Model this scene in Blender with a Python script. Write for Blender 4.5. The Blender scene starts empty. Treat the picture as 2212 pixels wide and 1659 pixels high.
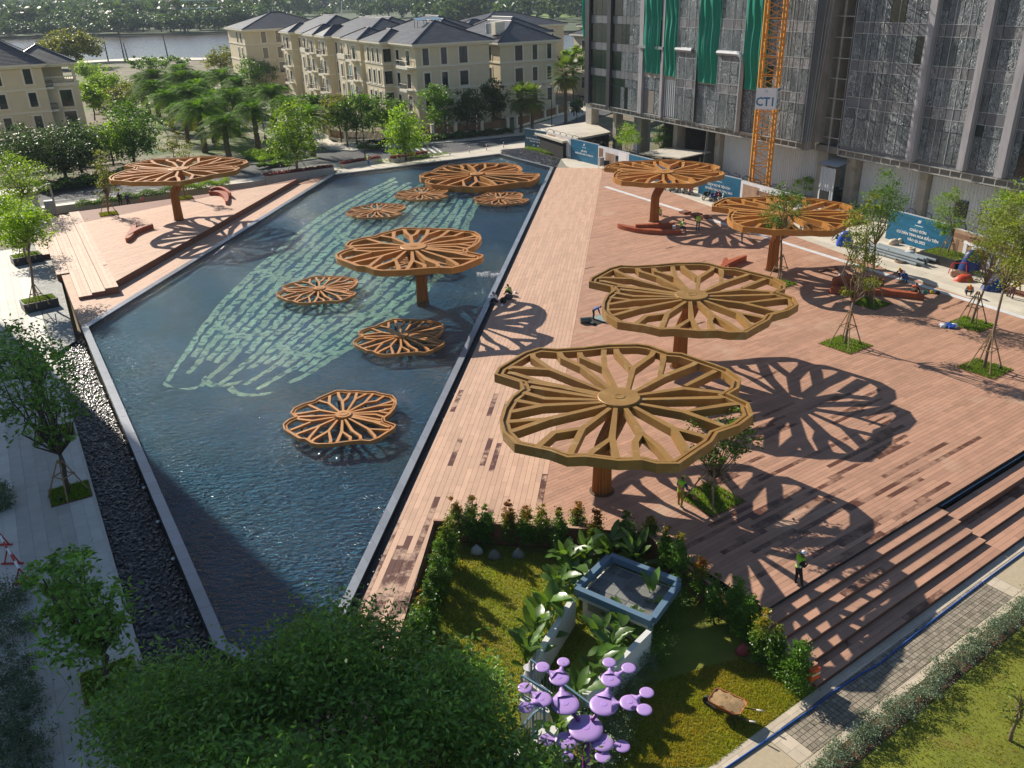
import bpy, bmesh, math, random
import numpy as np
from mathutils import Vector, Matrix
random.seed(7)
rng = np.random.default_rng(7)
scene = bpy.context.scene
COL = scene.collection
CAM_H = 22.7                     # metres above the timber deck
FPX, PITCH, ROLL = 1843.57, 0.4366435, -0.0276394
_c, _s = math.cos(PITCH), math.sin(PITCH)
_r0, _u0 = np.array([1, 0, 0.]), np.array([0, _s, _c])
FW = np.array([0, _c, -_s])
RR = math.cos(ROLL) * _r0 + math.sin(ROLL) * _u0
UU = -math.sin(ROLL) * _r0 + math.cos(ROLL) * _u0
cam_data = bpy.data.cameras.new('camera')
cam = bpy.data.objects.new('camera', cam_data)
COL.objects.link(cam)
cam_data.sensor_width = 36.0
cam_data.lens = 36.0 * FPX / 2212.0
cam_data.clip_end = 9000
cam_data.clip_start = 0.5
cam.matrix_world = Matrix(((RR[0], UU[0], -FW[0], 0), (RR[1], UU[1], -FW[1], 0), (RR[2], UU[2], -FW[2], CAM_H), (0, 0, 0, 1)))
scene.camera = cam
SUN_AZ, SUN_EL = math.radians(318.0), math.radians(32.0)     # azimuth clockwise from +Y
world = bpy.data.worlds.new('World')
scene.world = world
world.use_nodes = True
wn = world.node_tree.nodes
bg = wn['Background']
sky = wn.new('ShaderNodeTexSky')
sky.sky_type = 'NISHITA'
sky.sun_disc = False
sky.sun_elevation = SUN_EL
sky.sun_rotation = SUN_AZ
sky.dust_density = .4
sky.ozone_density = 2.0
world.node_tree.links.new(sky.outputs['Color'], bg.inputs['Color'])
bg.inputs['Strength'].default_value = 0.072
sun_data = bpy.data.lights.new('sun', 'SUN')
sun_data.energy = 5.0
sun_data.angle = math.radians(0.5)
sun_data.color = (1.0, 0.91, 0.78)
sun = bpy.data.objects.new('sun', sun_data)
COL.objects.link(sun)
_sd = Vector((math.sin(SUN_AZ) * math.cos(SUN_EL), math.cos(SUN_AZ) * math.cos(SUN_EL), math.sin(SUN_EL)))
sun.rotation_euler = _sd.to_track_quat('Z', 'Y').to_euler()
sun.location = (-60, 80, 90)
scene.view_settings.view_transform = 'Standard'
scene.view_settings.look = 'None'
scene.view_settings.exposure = 0.6
scene.view_settings.gamma = 1.0
scene.view_settings.use_curve_mapping = False
HAZE = .00014                      # density of the closed box of air round the whole scene
scene.cycles.max_bounces = 6
scene.cycles.transparent_max_bounces = 12
scene.cycles.volume_bounces = 0
scene.cycles.caustics_reflective = False
scene.cycles.caustics_refractive = False
scene.cycles.use_denoising = True
def at(px, py, z=0.0):
 """A surveyed point of the photograph (2212-wide) as a world point at height z."""
 d = FW + RR * ((px - 1106) / FPX) - UU * ((py - 829.5) / FPX)
 t = (z - CAM_H) / d[2]
 return np.array([0, 0, CAM_H]) + t * d
def at_y(px, py, y):
 d = FW + RR * ((px - 1106) / FPX) - UU * ((py - 829.5) / FPX)
 return np.array([0, 0, CAM_H]) + d * (y / d[1])
def proj(p):
 q = np.asarray(p, float) - np.array([0, 0, CAM_H])
 w = q @ FW
 if w <= 0.1:
  return None
 return 1106 + FPX * (q @ RR) / w, 829.5 - FPX * (q @ UU) / w
def in_frame(p, m=30):
 r = proj(p)
 return r is not None and -m < r[0] < 2212 + m and -m < r[1] < 1659 + m
def tag(o, label=None, cat=None, group=None, kind=None):
 if label: o['label'] = label
 if cat: o['category'] = cat
 if group: o['group'] = group
 if kind: o['kind'] = kind
 return o
def thing(name, label, cat, loc=(0, 0, 0), rz=0.0, group=None):
 o = bpy.data.objects.new(name, None)
 o.empty_display_size = 0.2
 COL.objects.link(o)
 o.location = tuple(float(x) for x in loc)
 o.rotation_euler = (0, 0, rz)
 return tag(o, label, cat, group)
KIDS = {}
def adopt(child, parent):
 child.parent = parent
 KIDS.setdefault(parent.name, []).append(child)
def copy_tree(o, parent=None, loc=None, rz=None, label=None, scale=None):
 c = o.copy()
 COL.objects.link(c)
 if parent is not None: adopt(c, parent)
 for ch in KIDS.get(o.name, []):
  copy_tree(ch, c)
 if loc is not None: c.location = tuple(float(x) for x in loc)
 if rz is not None: c.rotation_euler = (0, 0, rz)
 if label is not None: c['label'] = label
 if scale is not None: c.scale = (scale,) * 3 if not hasattr(scale, '__len__') else scale
 return c
def mesh_obj(name, me, parent=None, loc=None):
 o = bpy.data.objects.new(name, me)
 COL.objects.link(o)
 if parent is not None: adopt(o, parent)
 if loc is not None: o.location = tuple(float(x) for x in loc)
 return o
class MB:
 """Collects faces and links them as ONE mesh object."""
 def __init__(s):
  s.v, s.f, s.m, s.t = [], [], [], []
 def add(s, verts, faces, m=0, t=0.0):
  b = len(s.v)
  s.v += [tuple(map(float, p)) for p in verts]
  for f in faces:
   s.f.append(tuple(b + i for i in f)); s.m.append(m); s.t.append(t)
  return s
 def box(s, c, d, rz=0.0, m=0, t=0.0, tilt=None):
  x, y, z = d[0] / 2, d[1] / 2, d[2] / 2
  pts = [(-x, -y, -z), (x, -y, -z), (x, y, -z), (-x, y, -z), (-x, -y, z), (x, -y, z), (x, y, z), (-x, y, z)]
  R = Matrix.Rotation(rz, 3, 'Z')
  if tilt is not None: R = R @ tilt
  pts = [R @ Vector(p) + Vector(tuple(map(float, c))) for p in pts]
  return s.add(pts, [(3, 2, 1, 0), (4, 5, 6, 7), (0, 1, 5, 4), (1, 2, 6, 5), (2, 3, 7, 6), (3, 0, 4, 7)], m, t)
 def beam(s, a, b, w, h, m=0, t=0.0, up=(0, 0, 1)):
  a, b = Vector(tuple(map(float, a))), Vector(tuple(map(float, b)))
  d = (b - a)
  if d.length < 1e-6: return s
  d.normalize()
  u = Vector(up)
  if abs(d.dot(u)) > .98: u = Vector((1, 0, 0))
  sd = d.cross(u).normalized(); u = sd.cross(d)
  q = [(-1, -1), (1, -1), (1, 1), (-1, 1)]
  pts = [a + sd * (w / 2 * i) + u * (h / 2 * j) for i, j in q] + [b + sd * (w / 2 * i) + u * (h / 2 * j) for i, j in q]
  return s.add(pts, [(0, 1, 2, 3), (7, 6, 5, 4), (0, 4, 5, 1), (1, 5, 6, 2), (2, 6, 7, 3), (3, 7, 4, 0)], m, t)
 def prism(s, poly, z0, z1, m=0, t=0.0, bottom=True):
  n = len(poly)
  area = sum(poly[i][0] * poly[(i + 1) % n][1] - poly[(i + 1) % n][0] * poly[i][1] for i in range(n))
  if area < 0: poly = list(poly)[::-1]
  pts = [(p[0], p[1], z0) for p in poly] + [(p[0], p[1], z1) for p in poly]
  fs = [tuple(range(n, 2 * n))] + [(i, (i + 1) % n, n + (i + 1) % n, n + i) for i in range(n)]
  if bottom: fs.append(tuple(range(n - 1, -1, -1)))
  return s.add(pts, fs, m, t)
 def tube(s, path, r, n=8, m=0, t=0.0, cap=True, prof=None):
  path = [Vector(tuple(map(float, p))) for p in path]
  k = len(path)
  rs = r if hasattr(r, '__len__') else [r] * k
  ref = None
  rings = []
  for i in range(k):
   d = (path[min(i + 1, k - 1)] - path[max(i - 1, 0)]).normalized()
   if ref is None:
    ref = Vector((1, 0, 0)) if abs(d.z) > .9 else Vector((0, 0, 1))
   sd = d.cross(ref)
   if sd.length < 1e-4: sd = d.cross(Vector((0, 1, 0.1)))
   sd.normalize(); up = sd.cross(d).normalized()
   ref = up
   ring = []
   for j in range(n):
    a = 2 * math.pi * j / n
    q = rs[i] * (prof[j % len(prof)] if prof else 1.0)
    ring.append(path[i] + sd * (math.cos(a) * q) + up * (math.sin(a) * q))
   rings.append(ring)
  pts = [p for ring in rings for p in ring]
  fs = []
  for i in range(k - 1):
   for j in range(n):
    a, b = i * n + j, i * n + (j + 1) % n
    fs.append((a, b, b + n, a + n))
  if cap:
   fs.append(tuple(range(n - 1, -1, -1))); fs.append(tuple((k - 1) * n + j for j in range(n)))
  return s.add(pts, fs, m, t)
 def lathe(s, c, prof, n=16, m=0, t=0.0, sx=1.0, sy=1.0):
  """prof: list of (radius, z) from bottom to top."""
  c = tuple(map(float, c)); pts = []; fs = []
  for r, z in prof:
   for j in range(n):
    a = 2 * math.pi * j / n
    pts.append((c[0] + r * sx * math.cos(a), c[1] + r * sy * math.sin(a), c[2] + z))
  k = len(prof)
  for i in range(k - 1):
   for j in range(n):
    a, b = i * n + j, i * n + (j + 1) % n
    fs.append((a, b, b + n, a + n))
  fs.append(tuple(range(n - 1, -1, -1))); fs.append(tuple((k - 1) * n + j for j in range(n)))
  return s.add(pts, fs, m, t)
 def ball(s, c, r, n=10, k=6, m=0, t=0.0, jit=0.0):
  c = tuple(map(float, c)); rx, ry, rz = r if hasattr(r, '__len__') else (r, r, r)
  pts = [(c[0], c[1], c[2] - rz)]; fs = []
  for i in range(1, k):
   a = -math.pi / 2 + math.pi * i / k
   for j in range(n):
    b = 2 * math.pi * j / n
    q = 1 + random.uniform(-jit, jit)
    pts.append((c[0] + rx * q * math.cos(a) * math.cos(b), c[1] + ry * q * math.cos(a) * math.sin(b), c[2] + rz * q * math.sin(a)))
  pts.append((c[0], c[1], c[2] + rz)); L = len(pts) - 1
  for j in range(n):
   fs.append((0, 1 + (j + 1) % n, 1 + j))
   fs.append((L, 1 + (k - 2) * n + j, 1 + (k - 2) * n + (j + 1) % n))
  for i in range(k - 2):
   for j in range(n):
    a, b = 1 + i * n + j, 1 + i * n + (j + 1) % n
    fs.append((a, b, b + n, a + n))
  return s.add(pts, fs, m, t)
 def mesh(s, name, mats, smooth=False, off=None):
  me = bpy.data.meshes.new(name)
  v = s.v
  if off is not None: v = [(p[0] - off[0], p[1] - off[1], p[2] - off[2]) for p in v]
  me.from_pydata(v, [], s.f)
  for mm in (mats if isinstance(mats, (list, tuple)) else [mats]): me.materials.append(mm)
  if len(s.f):
   me.polygons.foreach_set('material_index', s.m)
   if any(s.t):
    a = me.attributes.new('tone', 'FLOAT', 'FACE'); a.data.foreach_set('value', s.t)
   if smooth: me.polygons.foreach_set('use_smooth', [True] * len(s.f))
  return me
 def build(s, name, mats, parent=None, world=True, smooth=False, label=None, cat=None, group=None, kind=None):
  """world=True: vertices are world points, the origin goes to the parent's base (or to the piece's own base)."""
  if parent is not None:
   off = tuple(parent.matrix_world.translation) if False else world_loc(parent)
   o = mesh_obj(name, s.mesh(name, mats, smooth, off if world else None), parent)
  else:
   v = np.array(s.v)
   off = ((v[:, 0].min() + v[:, 0].max()) / 2, (v[:, 1].min() + v[:, 1].max()) / 2, v[:, 2].min()) if world else (0, 0, 0)
   o = mesh_obj(name, s.mesh(name, mats, smooth, off), None, off)
  return tag(o, label, cat, group, kind)
def world_loc(o):
 p = Vector((0, 0, 0))
 while o is not None:
  p = p + o.location; o = o.parent
 return tuple(p)
def pieces(parent, name, mats, items, limit=300, rest=None):
 """items: MB per piece. The pieces that show largest become parts of their own, the others one joined part."""
 off = world_loc(parent)
 keyed = []
 for mb in items:
  c = np.mean(np.array(mb.v), axis=0)
  d = np.linalg.norm(c - np.array([0, 0, CAM_H]))
  keyed.append((d if in_frame(c, 10) else d + 1e5, len(keyed), mb))
 keyed.sort(key=lambda k: k[:2])
 for d, _, mb in keyed[:limit]:
  if d > 1e5: break
  mesh_obj(name, mb.mesh(name, mats, False, off), parent)
 k0 = sum(1 for d, _, _ in keyed[:limit] if d < 1e5)
 left = MB()
 for d, _, mb in keyed[k0:]:
  b = len(left.v); left.v += mb.v
  left.f += [tuple(b + i for i in f) for f in mb.f]; left.m += mb.m; left.t += mb.t
 if left.f:
  o = mesh_obj(rest or name + '_rows', left.mesh(name, mats, False, off), parent)
  o['kind'] = 'stuff'
def clip_convex(poly, clip):
 """Sutherland-Hodgman; clip is a convex polygon, counter-clockwise."""
 out = [tuple(p) for p in poly]
 n = len(clip)
 for i in range(n):
  a, b = clip[i], clip[(i + 1) % n]
  inp, out = out, []
  if not inp: return []
  def side(p): return (b[0] - a[0]) * (p[1] - a[1]) - (b[1] - a[1]) * (p[0] - a[0])
  for j in range(len(inp)):
   p, q = inp[j], inp[(j + 1) % len(inp)]
   sp, sq = side(p), side(q)
   if sp >= 0: out.append(p)
   if sp * sq < 0:
    t = sp / (sp - sq)
    out.append((p[0] + t * (q[0] - p[0]), p[1] + t * (q[1] - p[1])))
 return out
def ccw(poly):
 poly = [tuple(map(float, p[:2])) for p in poly]
 a = sum(poly[i][0] * poly[(i + 1) % len(poly)][1] - poly[(i + 1) % len(poly)][0] * poly[i][1] for i in range(len(poly)))
 return poly if a > 0 else poly[::-1]
def rows_in(poly, az, pitch, length, gap, z, th, tone_fn=None, stagger=0.5, lengap=None, origin=None):
 """Boards or tiles laid in rows along azimuth az, cut to a convex outline."""
 poly = ccw(poly)
 lengap = gap if lengap is None else lengap
 d = np.array([math.sin(az), math.cos(az)]); n = np.array([-d[1], d[0]])
 P = np.array(poly); o = P.mean(0) if origin is None else np.array(origin)
 u, v = (P - o) @ d, (P - o) @ n
 items = []
 for r in range(int(math.floor(v.min() / pitch)), int(math.ceil(v.max() / pitch))):
  sh = (r % 2) * stagger * length + (0.06 * length * ((r * 7919) % 5 - 2) if stagger else 0)
  for k in range(int(math.floor((u.min() - sh) / length)), int(math.ceil((u.max() - sh) / length))):
   a0, a1 = k * length + sh + lengap / 2, (k + 1) * length + sh - lengap / 2
   b0, b1 = r * pitch + gap / 2, (r + 1) * pitch - gap / 2
   q = [o + d * a + n * b for a, b in ((a0, b0), (a1, b0), (a1, b1), (a0, b1))]
   q = clip_convex(ccw(q), poly)
   if len(q) < 3: continue
   t = tone_fn(np.mean(q, axis=0), r, k) if tone_fn else random.uniform(-1, 1)
   dz = random.uniform(-.002, .002)
   mb = MB(); mb.prism(q, z - th, z + dz, 0, t if abs(t) > 1e-6 else 1e-5, bottom=False)
   items.append(mb)
 return items
def ramp(nt, fac, stops):
 r = nt.nodes.new('ShaderNodeValToRGB')
 el = r.color_ramp.elements
 el[0].position, el[0].color = stops[0][0], (*stops[0][1], 1)
 el[1].position, el[1].color = stops[-1][0], (*stops[-1][1], 1)
 for p, c in stops[1:-1]:
  e = el.new(p); e.color = (*c, 1)
 nt.links.new(fac, r.inputs['Fac'])
 return r.outputs['Color']
def M(name, col, rough=.65, var=.18, scale=2.0, bump=0.0, bscale=30.0, metal=0.0, tone=0.0, spec=.4, wet=False, stretch=None, rnd=0.0, dirt=None, wave=None):
 m = bpy.data.materials.new(name); m.use_nodes = True
 nt = m.node_tree; N = nt.nodes; L = nt.links; b = N['Principled BSDF']
 b.inputs['Roughness'].default_value = rough; b.inputs['Metallic'].default_value = metal
 b.inputs['Specular IOR Level'].default_value = spec
 tc = N.new('ShaderNodeTexCoord'); vec = tc.outputs['Object']
 if stretch:
  mp = N.new('ShaderNodeMapping'); mp.inputs['Scale'].default_value = stretch; L.new(vec, mp.inputs['Vector']); vec = mp.outputs['Vector']
 nz = N.new('ShaderNodeTexNoise'); nz.inputs['Scale'].default_value = scale; nz.inputs['Detail'].default_value = 7; nz.inputs['Roughness'].default_value = .62
 L.new(vec, nz.inputs['Vector'])
 mr = N.new('ShaderNodeMapRange'); mr.inputs[1].default_value = .25; mr.inputs[2].default_value = .75; mr.inputs[3].default_value = 1 - var; mr.inputs[4].default_value = 1 + var
 L.new(nz.outputs['Fac'], mr.inputs[0]); fac = mr.outputs[0]
 if tone:
  a = N.new('ShaderNodeAttribute'); a.attribute_name = 'tone'
  mm = N.new('ShaderNodeMath'); mm.operation = 'MULTIPLY_ADD'; mm.inputs[1].default_value = tone; mm.inputs[2].default_value = 1.0
  L.new(a.outputs['Fac'], mm.inputs[0])
  m2 = N.new('ShaderNodeMath'); m2.operation = 'MULTIPLY'; L.new(mm.outputs[0], m2.inputs[0]); L.new(fac, m2.inputs[1]); fac = m2.outputs[0]
 if rnd:
  oi = N.new('ShaderNodeObjectInfo')
  mm = N.new('ShaderNodeMapRange'); mm.inputs[3].default_value = 1 - rnd; mm.inputs[4].default_value = 1 + rnd; L.new(oi.outputs['Random'], mm.inputs[0])
  m2 = N.new('ShaderNodeMath'); m2.operation = 'MULTIPLY'; L.new(mm.outputs[0], m2.inputs[0]); L.new(fac, m2.inputs[1]); fac = m2.outputs[0]
 vm = N.new('ShaderNodeVectorMath'); vm.operation = 'SCALE'; vm.inputs[0].default_value = col; L.new(fac, vm.inputs['Scale'])
 out = vm.outputs[0]
 if dirt:
  n2 = N.new('ShaderNodeTexNoise'); n2.inputs['Scale'].default_value = dirt[1]; n2.inputs['Detail'].default_value = 5; L.new(vec, n2.inputs['Vector'])
  r2 = N.new('ShaderNodeMapRange'); r2.inputs[1].default_value = dirt[2] if len(dirt) > 2 else .55; r2.inputs[2].default_value = r2.inputs[1].default_value + .12; L.new(n2.outputs['Fac'], r2.inputs[0])
  mx = N.new('ShaderNodeMix'); mx.data_type = 'RGBA'; L.new(r2.outputs[0], mx.inputs['Factor']); L.new(out, mx.inputs[6]); mx.inputs[7].default_value = (*dirt[0], 1); out = mx.outputs[2]
 if wet:
  g = N.new('ShaderNodeNewGeometry')
  n3 = N.new('ShaderNodeTexNoise'); n3.inputs['Scale'].default_value = .55; n3.inputs['Detail'].default_value = 6; n3.inputs['Roughness'].default_value = .75; L.new(g.outputs['Position'], n3.inputs['Vector'])
  a = N.new('ShaderNodeAttribute'); a.attribute_name = 'tone'
  lt = N.new('ShaderNodeMath'); lt.operation = 'LESS_THAN'; lt.inputs[1].default_value = -1.5; L.new(a.outputs['Fac'], lt.inputs[0])
  r3 = N.new('ShaderNodeMapRange'); r3.inputs[1].default_value = .44; r3.inputs[2].default_value = .54; L.new(n3.outputs['Fac'], r3.inputs[0])
  mu = N.new('ShaderNodeMath'); mu.operation = 'MULTIPLY'; L.new(lt.outputs[0], mu.inputs[0]); L.new(r3.outputs[0], mu.inputs[1])
  mx = N.new('ShaderNodeMix'); mx.data_type = 'RGBA'; L.new(mu.outputs[0], mx.inputs['Factor']); L.new(out, mx.inputs[6]); mx.inputs[7].default_value = (.105, .042, .026, 1); out = mx.outputs[2]
  rr = N.new('ShaderNodeMapRange'); rr.inputs[3].default_value = rough; rr.inputs[4].default_value = .38; L.new(mu.outputs[0], rr.inputs[0]); L.new(rr.outputs[0], b.inputs['Roughness'])
 L.new(out, b.inputs['Base Color'])
 if bump or wave:
  bp = N.new('ShaderNodeBump'); bp.inputs['Strength'].default_value = bump or .5; bp.inputs['Distance'].default_value = .02
  if wave:
   wv = N.new('ShaderNodeTexWave'); wv.inputs['Scale'].default_value = wave; L.new(vec, wv.inputs['Vector']); L.new(wv.outputs['Fac'], bp.inputs['Height'])
  else:
   nb = N.new('ShaderNodeTexNoise'); nb.inputs['Scale'].default_value = bscale; nb.inputs['Detail'].default_value = 4; L.new(vec, nb.inputs['Vector']); L.new(nb.outputs['Fac'], bp.inputs['Height'])
  L.new(bp.outputs['Normal'], b.inputs['Normal'])
 return m
def LEAF(name, col, trans=.4, tone=.45, rough=.5, tcol=None, rnd=.18, spec=.35, alt=None):
 """Leaf: glossy front, light coming through from behind; brightness differs leaf by leaf."""
 m = bpy.data.materials.new(name); m.use_nodes = True
 nt = m.node_tree; N = nt.nodes; L = nt.links; b = N['Principled BSDF']
 b.inputs['Roughness'].default_value = rough; b.inputs['Specular IOR Level'].default_value = spec
 a = N.new('ShaderNodeAttribute'); a.attribute_name = 'tone'
 mm = N.new('ShaderNodeMath'); mm.operation = 'MULTIPLY_ADD'; mm.inputs[1].default_value = tone; mm.inputs[2].default_value = 1.0; L.new(a.outputs['Fac'], mm.inputs[0])
 oi = N.new('ShaderNodeObjectInfo'); mr = N.new('ShaderNodeMapRange'); mr.inputs[3].default_value = 1 - rnd; mr.inputs[4].default_value = 1 + rnd; L.new(oi.outputs['Random'], mr.inputs[0])
 m2 = N.new('ShaderNodeMath'); m2.operation = 'MULTIPLY'; L.new(mm.outputs[0], m2.inputs[0]); L.new(mr.outputs[0], m2.inputs[1])
 src = None
 if alt:
  mx = N.new('ShaderNodeMix'); mx.data_type = 'RGBA'; mx.inputs[6].default_value = (*col, 1); mx.inputs[7].default_value = (*alt, 1)
  a2 = N.new('ShaderNodeAttribute'); a2.attribute_name = 'hue'; L.new(a2.outputs['Fac'], mx.inputs['Factor']); src = mx.outputs[2]
 v = N.new('ShaderNodeVectorMath'); v.operation = 'SCALE'; v.inputs[0].default_value = col; L.new(m2.outputs[0], v.inputs['Scale'])
 if src: L.new(src, v.inputs[0])
 L.new(v.outputs[0], b.inputs['Base Color'])
 t = N.new('ShaderNodeBsdfTranslucent')
 v2 = N.new('ShaderNodeVectorMath'); v2.operation = 'SCALE'; v2.inputs[0].default_value = tcol or (col[0] * 1.9, col[1] * 1.7, col[2] * .7); L.new(m2.outputs[0], v2.inputs['Scale'])
 if src and not tcol:
  v3 = N.new('ShaderNodeVectorMath'); v3.operation = 'MULTIPLY'; v3.inputs[1].default_value = (1.9, 1.7, .7); L.new(src, v3.inputs[0]); L.new(v3.outputs[0], v2.inputs[0])
 L.new(v2.outputs[0], t.inputs['Color'])
 mix = N.new('ShaderNodeMixShader'); mix.inputs[0].default_value = trans
 L.new(b.outputs[0], mix.inputs[1]); L.new(t.outputs[0], mix.inputs[2]); L.new(mix.outputs[0], N['Material Output'].inputs['Surface'])
 return m
MT = {}
MT['deck'] = M('deck_board', (.40, .225, .150), .7, .14, 1.2, .25, 60, tone=.13, wet=True, dirt=((.45, .30, .21), .25, .6))
MT['strip'] = M('pale_deck_board', (.52, .335, .235), .7, .10, 1.2, .2, 60, tone=.09, wet=True)
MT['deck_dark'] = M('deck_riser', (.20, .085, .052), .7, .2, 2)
MT['deck_pale'] = M('bleached_board', (.60, .44, .34), .75, .1, 2, tone=.10)
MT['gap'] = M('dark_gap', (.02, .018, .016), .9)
MT['rim'] = M('pool_rim_granite', (.20, .22, .25), .30, .12, 1.5, tone=.12, spec=.6)
MT['rim_dark'] = M('dark_granite', (.035, .037, .04), .35, .2, 4)
MT['ground'] = M('bare_ground', (.17, .14, .09), .9, .3, .15, .4, 4, dirt=((.10, .13, .04), .08, .5))
MT['asphalt'] = M('asphalt', (.06, .065, .07), .85, .25, .5, .3, 60, dirt=((.09, .092, .095), .15, .55))
MT['white_paint'] = M('road_paint', (.62, .62, .58), .7, .15, 2)
MT['kerb'] = M('kerb_stone', (.48, .45, .40), .75, .15, 2)
MT['paver'] = M('pavement_tile', (.50, .48, .43), .65, .10, 1.2, .1, 20, tone=.16)
MT['paver_grey'] = M('grey_brick_paver', (.33, .33, .31), .8, .15, 2, tone=.18)
MT['joint'] = M('paving_joint', (.22, .21, .18), .9)
MT['plaza'] = M('plaza_stone', (.56, .51, .42), .65, .10, .8, tone=.09, dirt=((.46, .42, .34), .18, .56))
MT['aggregate'] = M('sandy_aggregate', (.42, .35, .24), .9, .12, 6, .4, 120)
MT['cobble'] = M('cobble_sett', (.25, .215, .165), .75, .2, 5, .3, 20, tone=.28)
MT['sandjoint'] = M('sand_joint', (.46, .38, .25), .95, .15, 8)
MT['pathstone'] = M('path_edge_stone', (.50, .43, .33), .8, .14, 1.5, tone=.12)
MT['lawn'] = M('lawn_turf', (.16, .18, .018), .9, .35, .5, .6, 40, dirt=((.19, .14, .03), .35, .56))
MT['soil'] = M('red_soil', (.11, .055, .03), .95, .3, 3, .6, 20)
MT['pebble'] = M('black_pebble', (.03, .031, .034), .32, .3, 3, spec=.6, tone=.5)
MT['gravelbed'] = M('gravel_bed', (.02, .02, .022), .6, .3, 5, .8, 25)
MT['poolfloor'] = M('pool_floor_tile', (.035, .135, .24), .6, .3, .35, dirt=((.035, .105, .16), .12, .5))
MT['mosaic'] = M('pale_mosaic', (.85, .92, .66), .6, .35, 1.6, tone=.12, dirt=((.10, .22, .27), 1.7, .50))
# ================================================================== the setting
def W(pts, z): return [at(x, y, z) for x, y in pts]
def slab(name, pts, z0, z1, mat, kind='structure', world=None, parent=None):
 mb = MB(); mb.prism(world if world is not None else [p[:2] for p in W(pts, z1)], z0, z1)
 return mb.build(name, mat, parent, kind=kind if parent is None else None)
def sheet(name, poly, z, mat, kind='structure', parent=None):
 mb = MB(); poly = ccw(poly)
 mb.add([(p[0], p[1], z) for p in poly], [tuple(range(len(poly)))])
 return mb.build(name, mat, parent, kind=kind if parent is None else None)
Z_ROAD, Z_WALK, Z_PLAZA_L, Z_LOW, Z_TERR = -.45, -.33, -.55, -1.08, .62
GROUND = [(-420, -60), (420, -60), (420, 330), (60, 330), (-110, 372), (-290, 420), (-420, 430)]
mb = MB(); mb.prism(GROUND, -6, -1.3); mb.build('ground', MT['ground'], kind='structure')
PA, PB, PC, PD = at(175, 706, .06), at(713, 377, .06), at(1080, 331, .06), at(1196, 361, .06)
_e0, _e1 = at(1106, 562, .06), at(793, 1242, .06)
_dr = (_e1 - _e0) / np.linalg.norm(_e1 - _e0)
PE = PD + _dr * ((PD - np.array([0, 18., 0])) [1] - 0) * 0 + _dr * ((PD[1] - 23.0) / -_dr[1])
_f0, _f1 = at(230, 829, .06), at(385, 1205, .06)
_dl = (_f1 - _f0) / np.linalg.norm(_f1 - _f0)
PF = _f1 + _dl * ((_f1[1] - 25.5) / -_dl[1])
POOL = [PA, PB, PC, PD, PE, PF]           # outer rim line, clockwise from the left corner
def inset(poly, d):
 """Move every edge of a clockwise polygon inwards by d (a number or one per edge)."""
 n = len(poly); P = [np.array(p[:2], float) for p in poly]
 ds = d if hasattr(d, '__len__') else [d] * n
 lines = []
 for i in range(n):
  a, b = P[i], P[(i + 1) % n]; e = (b - a) / np.linalg.norm(b - a); nn = np.array([e[1], -e[0]])
  lines.append((a + nn * ds[i], e))
 out = []
 for i in range(n):
  (p, e), (q, f) = lines[i - 1], lines[i]
  A = np.array([e, -f]).T; t = np.linalg.solve(A, q - p); out.append(p + e * t[0])
 return out
RIMW = [.55, .35, .35, .42, .42, .48]
POOL_IN = inset(POOL, RIMW)
rimobj = thing('pool_rim', None, None, (PA[0], PA[1], -.5)); rimobj['kind'] = 'structure'
items = []
for i in range(6):
 a, b = np.array(POOL[i][:2]), np.array(POOL[(i + 1) % 6][:2]); c, d = POOL_IN[i], POOL_IN[(i + 1) % 6]
 L = np.linalg.norm(b - a); k = max(1, int(L / 1.25))
 for j in range(k):
  t0, t1 = j / k, (j + 1) / k; g = .006 / L
  q = [a + (b - a) * (t0 + g), a + (b - a) * (t1 - g), c + (d - c) * (t1 - g), c + (d - c) * (t0 + g)]
  m = MB(); m.prism([tuple(p) for p in q], -.02, .06 + random.uniform(-.002, .002), 0, random.uniform(-1, 1), bottom=False); items.append(m)
pieces(rimobj, 'rim_stone', MT['rim'], items, 280)
wall = MB()
OUT8 = inset(POOL, .012); IN8 = inset(POOL, [w - .012 for w in RIMW])
for i in range(6):
 j = (i + 1) % 6
 wall.prism([OUT8[i], OUT8[j], IN8[j], IN8[i]], -1.25, -.025)
wall.build('pool_wall', MT['rim_dark'], rimobj)
POOL_IN2 = inset(POOL, [w - .03 for w in RIMW])
sheet('pool_floor', POOL_IN2, -.48, MT['poolfloor'])
wm = bpy.data.materials.new('pool_water'); wm.use_nodes = True
nt = wm.node_tree; N = nt.nodes; Lk = nt.links; N.remove(N['Principled BSDF'])
geo = N.new('ShaderNodeNewGeometry')
def wave_noise(scale, stretch, rot, detail, dist=0.0):
 mp = N.new('ShaderNodeMapping'); mp.inputs['Scale'].default_value = stretch; mp.inputs['Rotation'].default_value = (0, 0, rot)
 Lk.new(geo.outputs['Position'], mp.inputs['Vector'])
 n = N.new('ShaderNodeTexNoise'); n.inputs['Scale'].default_value = scale; n.inputs['Detail'].default_value = detail; n.inputs['Distortion'].default_value = dist
 Lk.new(mp.outputs['Vector'], n.inputs['Vector']); return n.outputs['Fac']
w1 = wave_noise(2.1, (1.0, 2.1, 1), .35, 3, .4); w2 = wave_noise(5.5, (1.0, 1.7, 1), .1, 2, .3); w3 = wave_noise(.10, (1, 1, 1), 0, 2)
ad = N.new('ShaderNodeMath'); ad.operation = 'MULTIPLY_ADD'; ad.inputs[1].default_value = .42; Lk.new(w2, ad.inputs[0]); Lk.new(w1, ad.inputs[2])
bp = N.new('ShaderNodeBump'); bp.inputs['Distance'].default_value = .50
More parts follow.
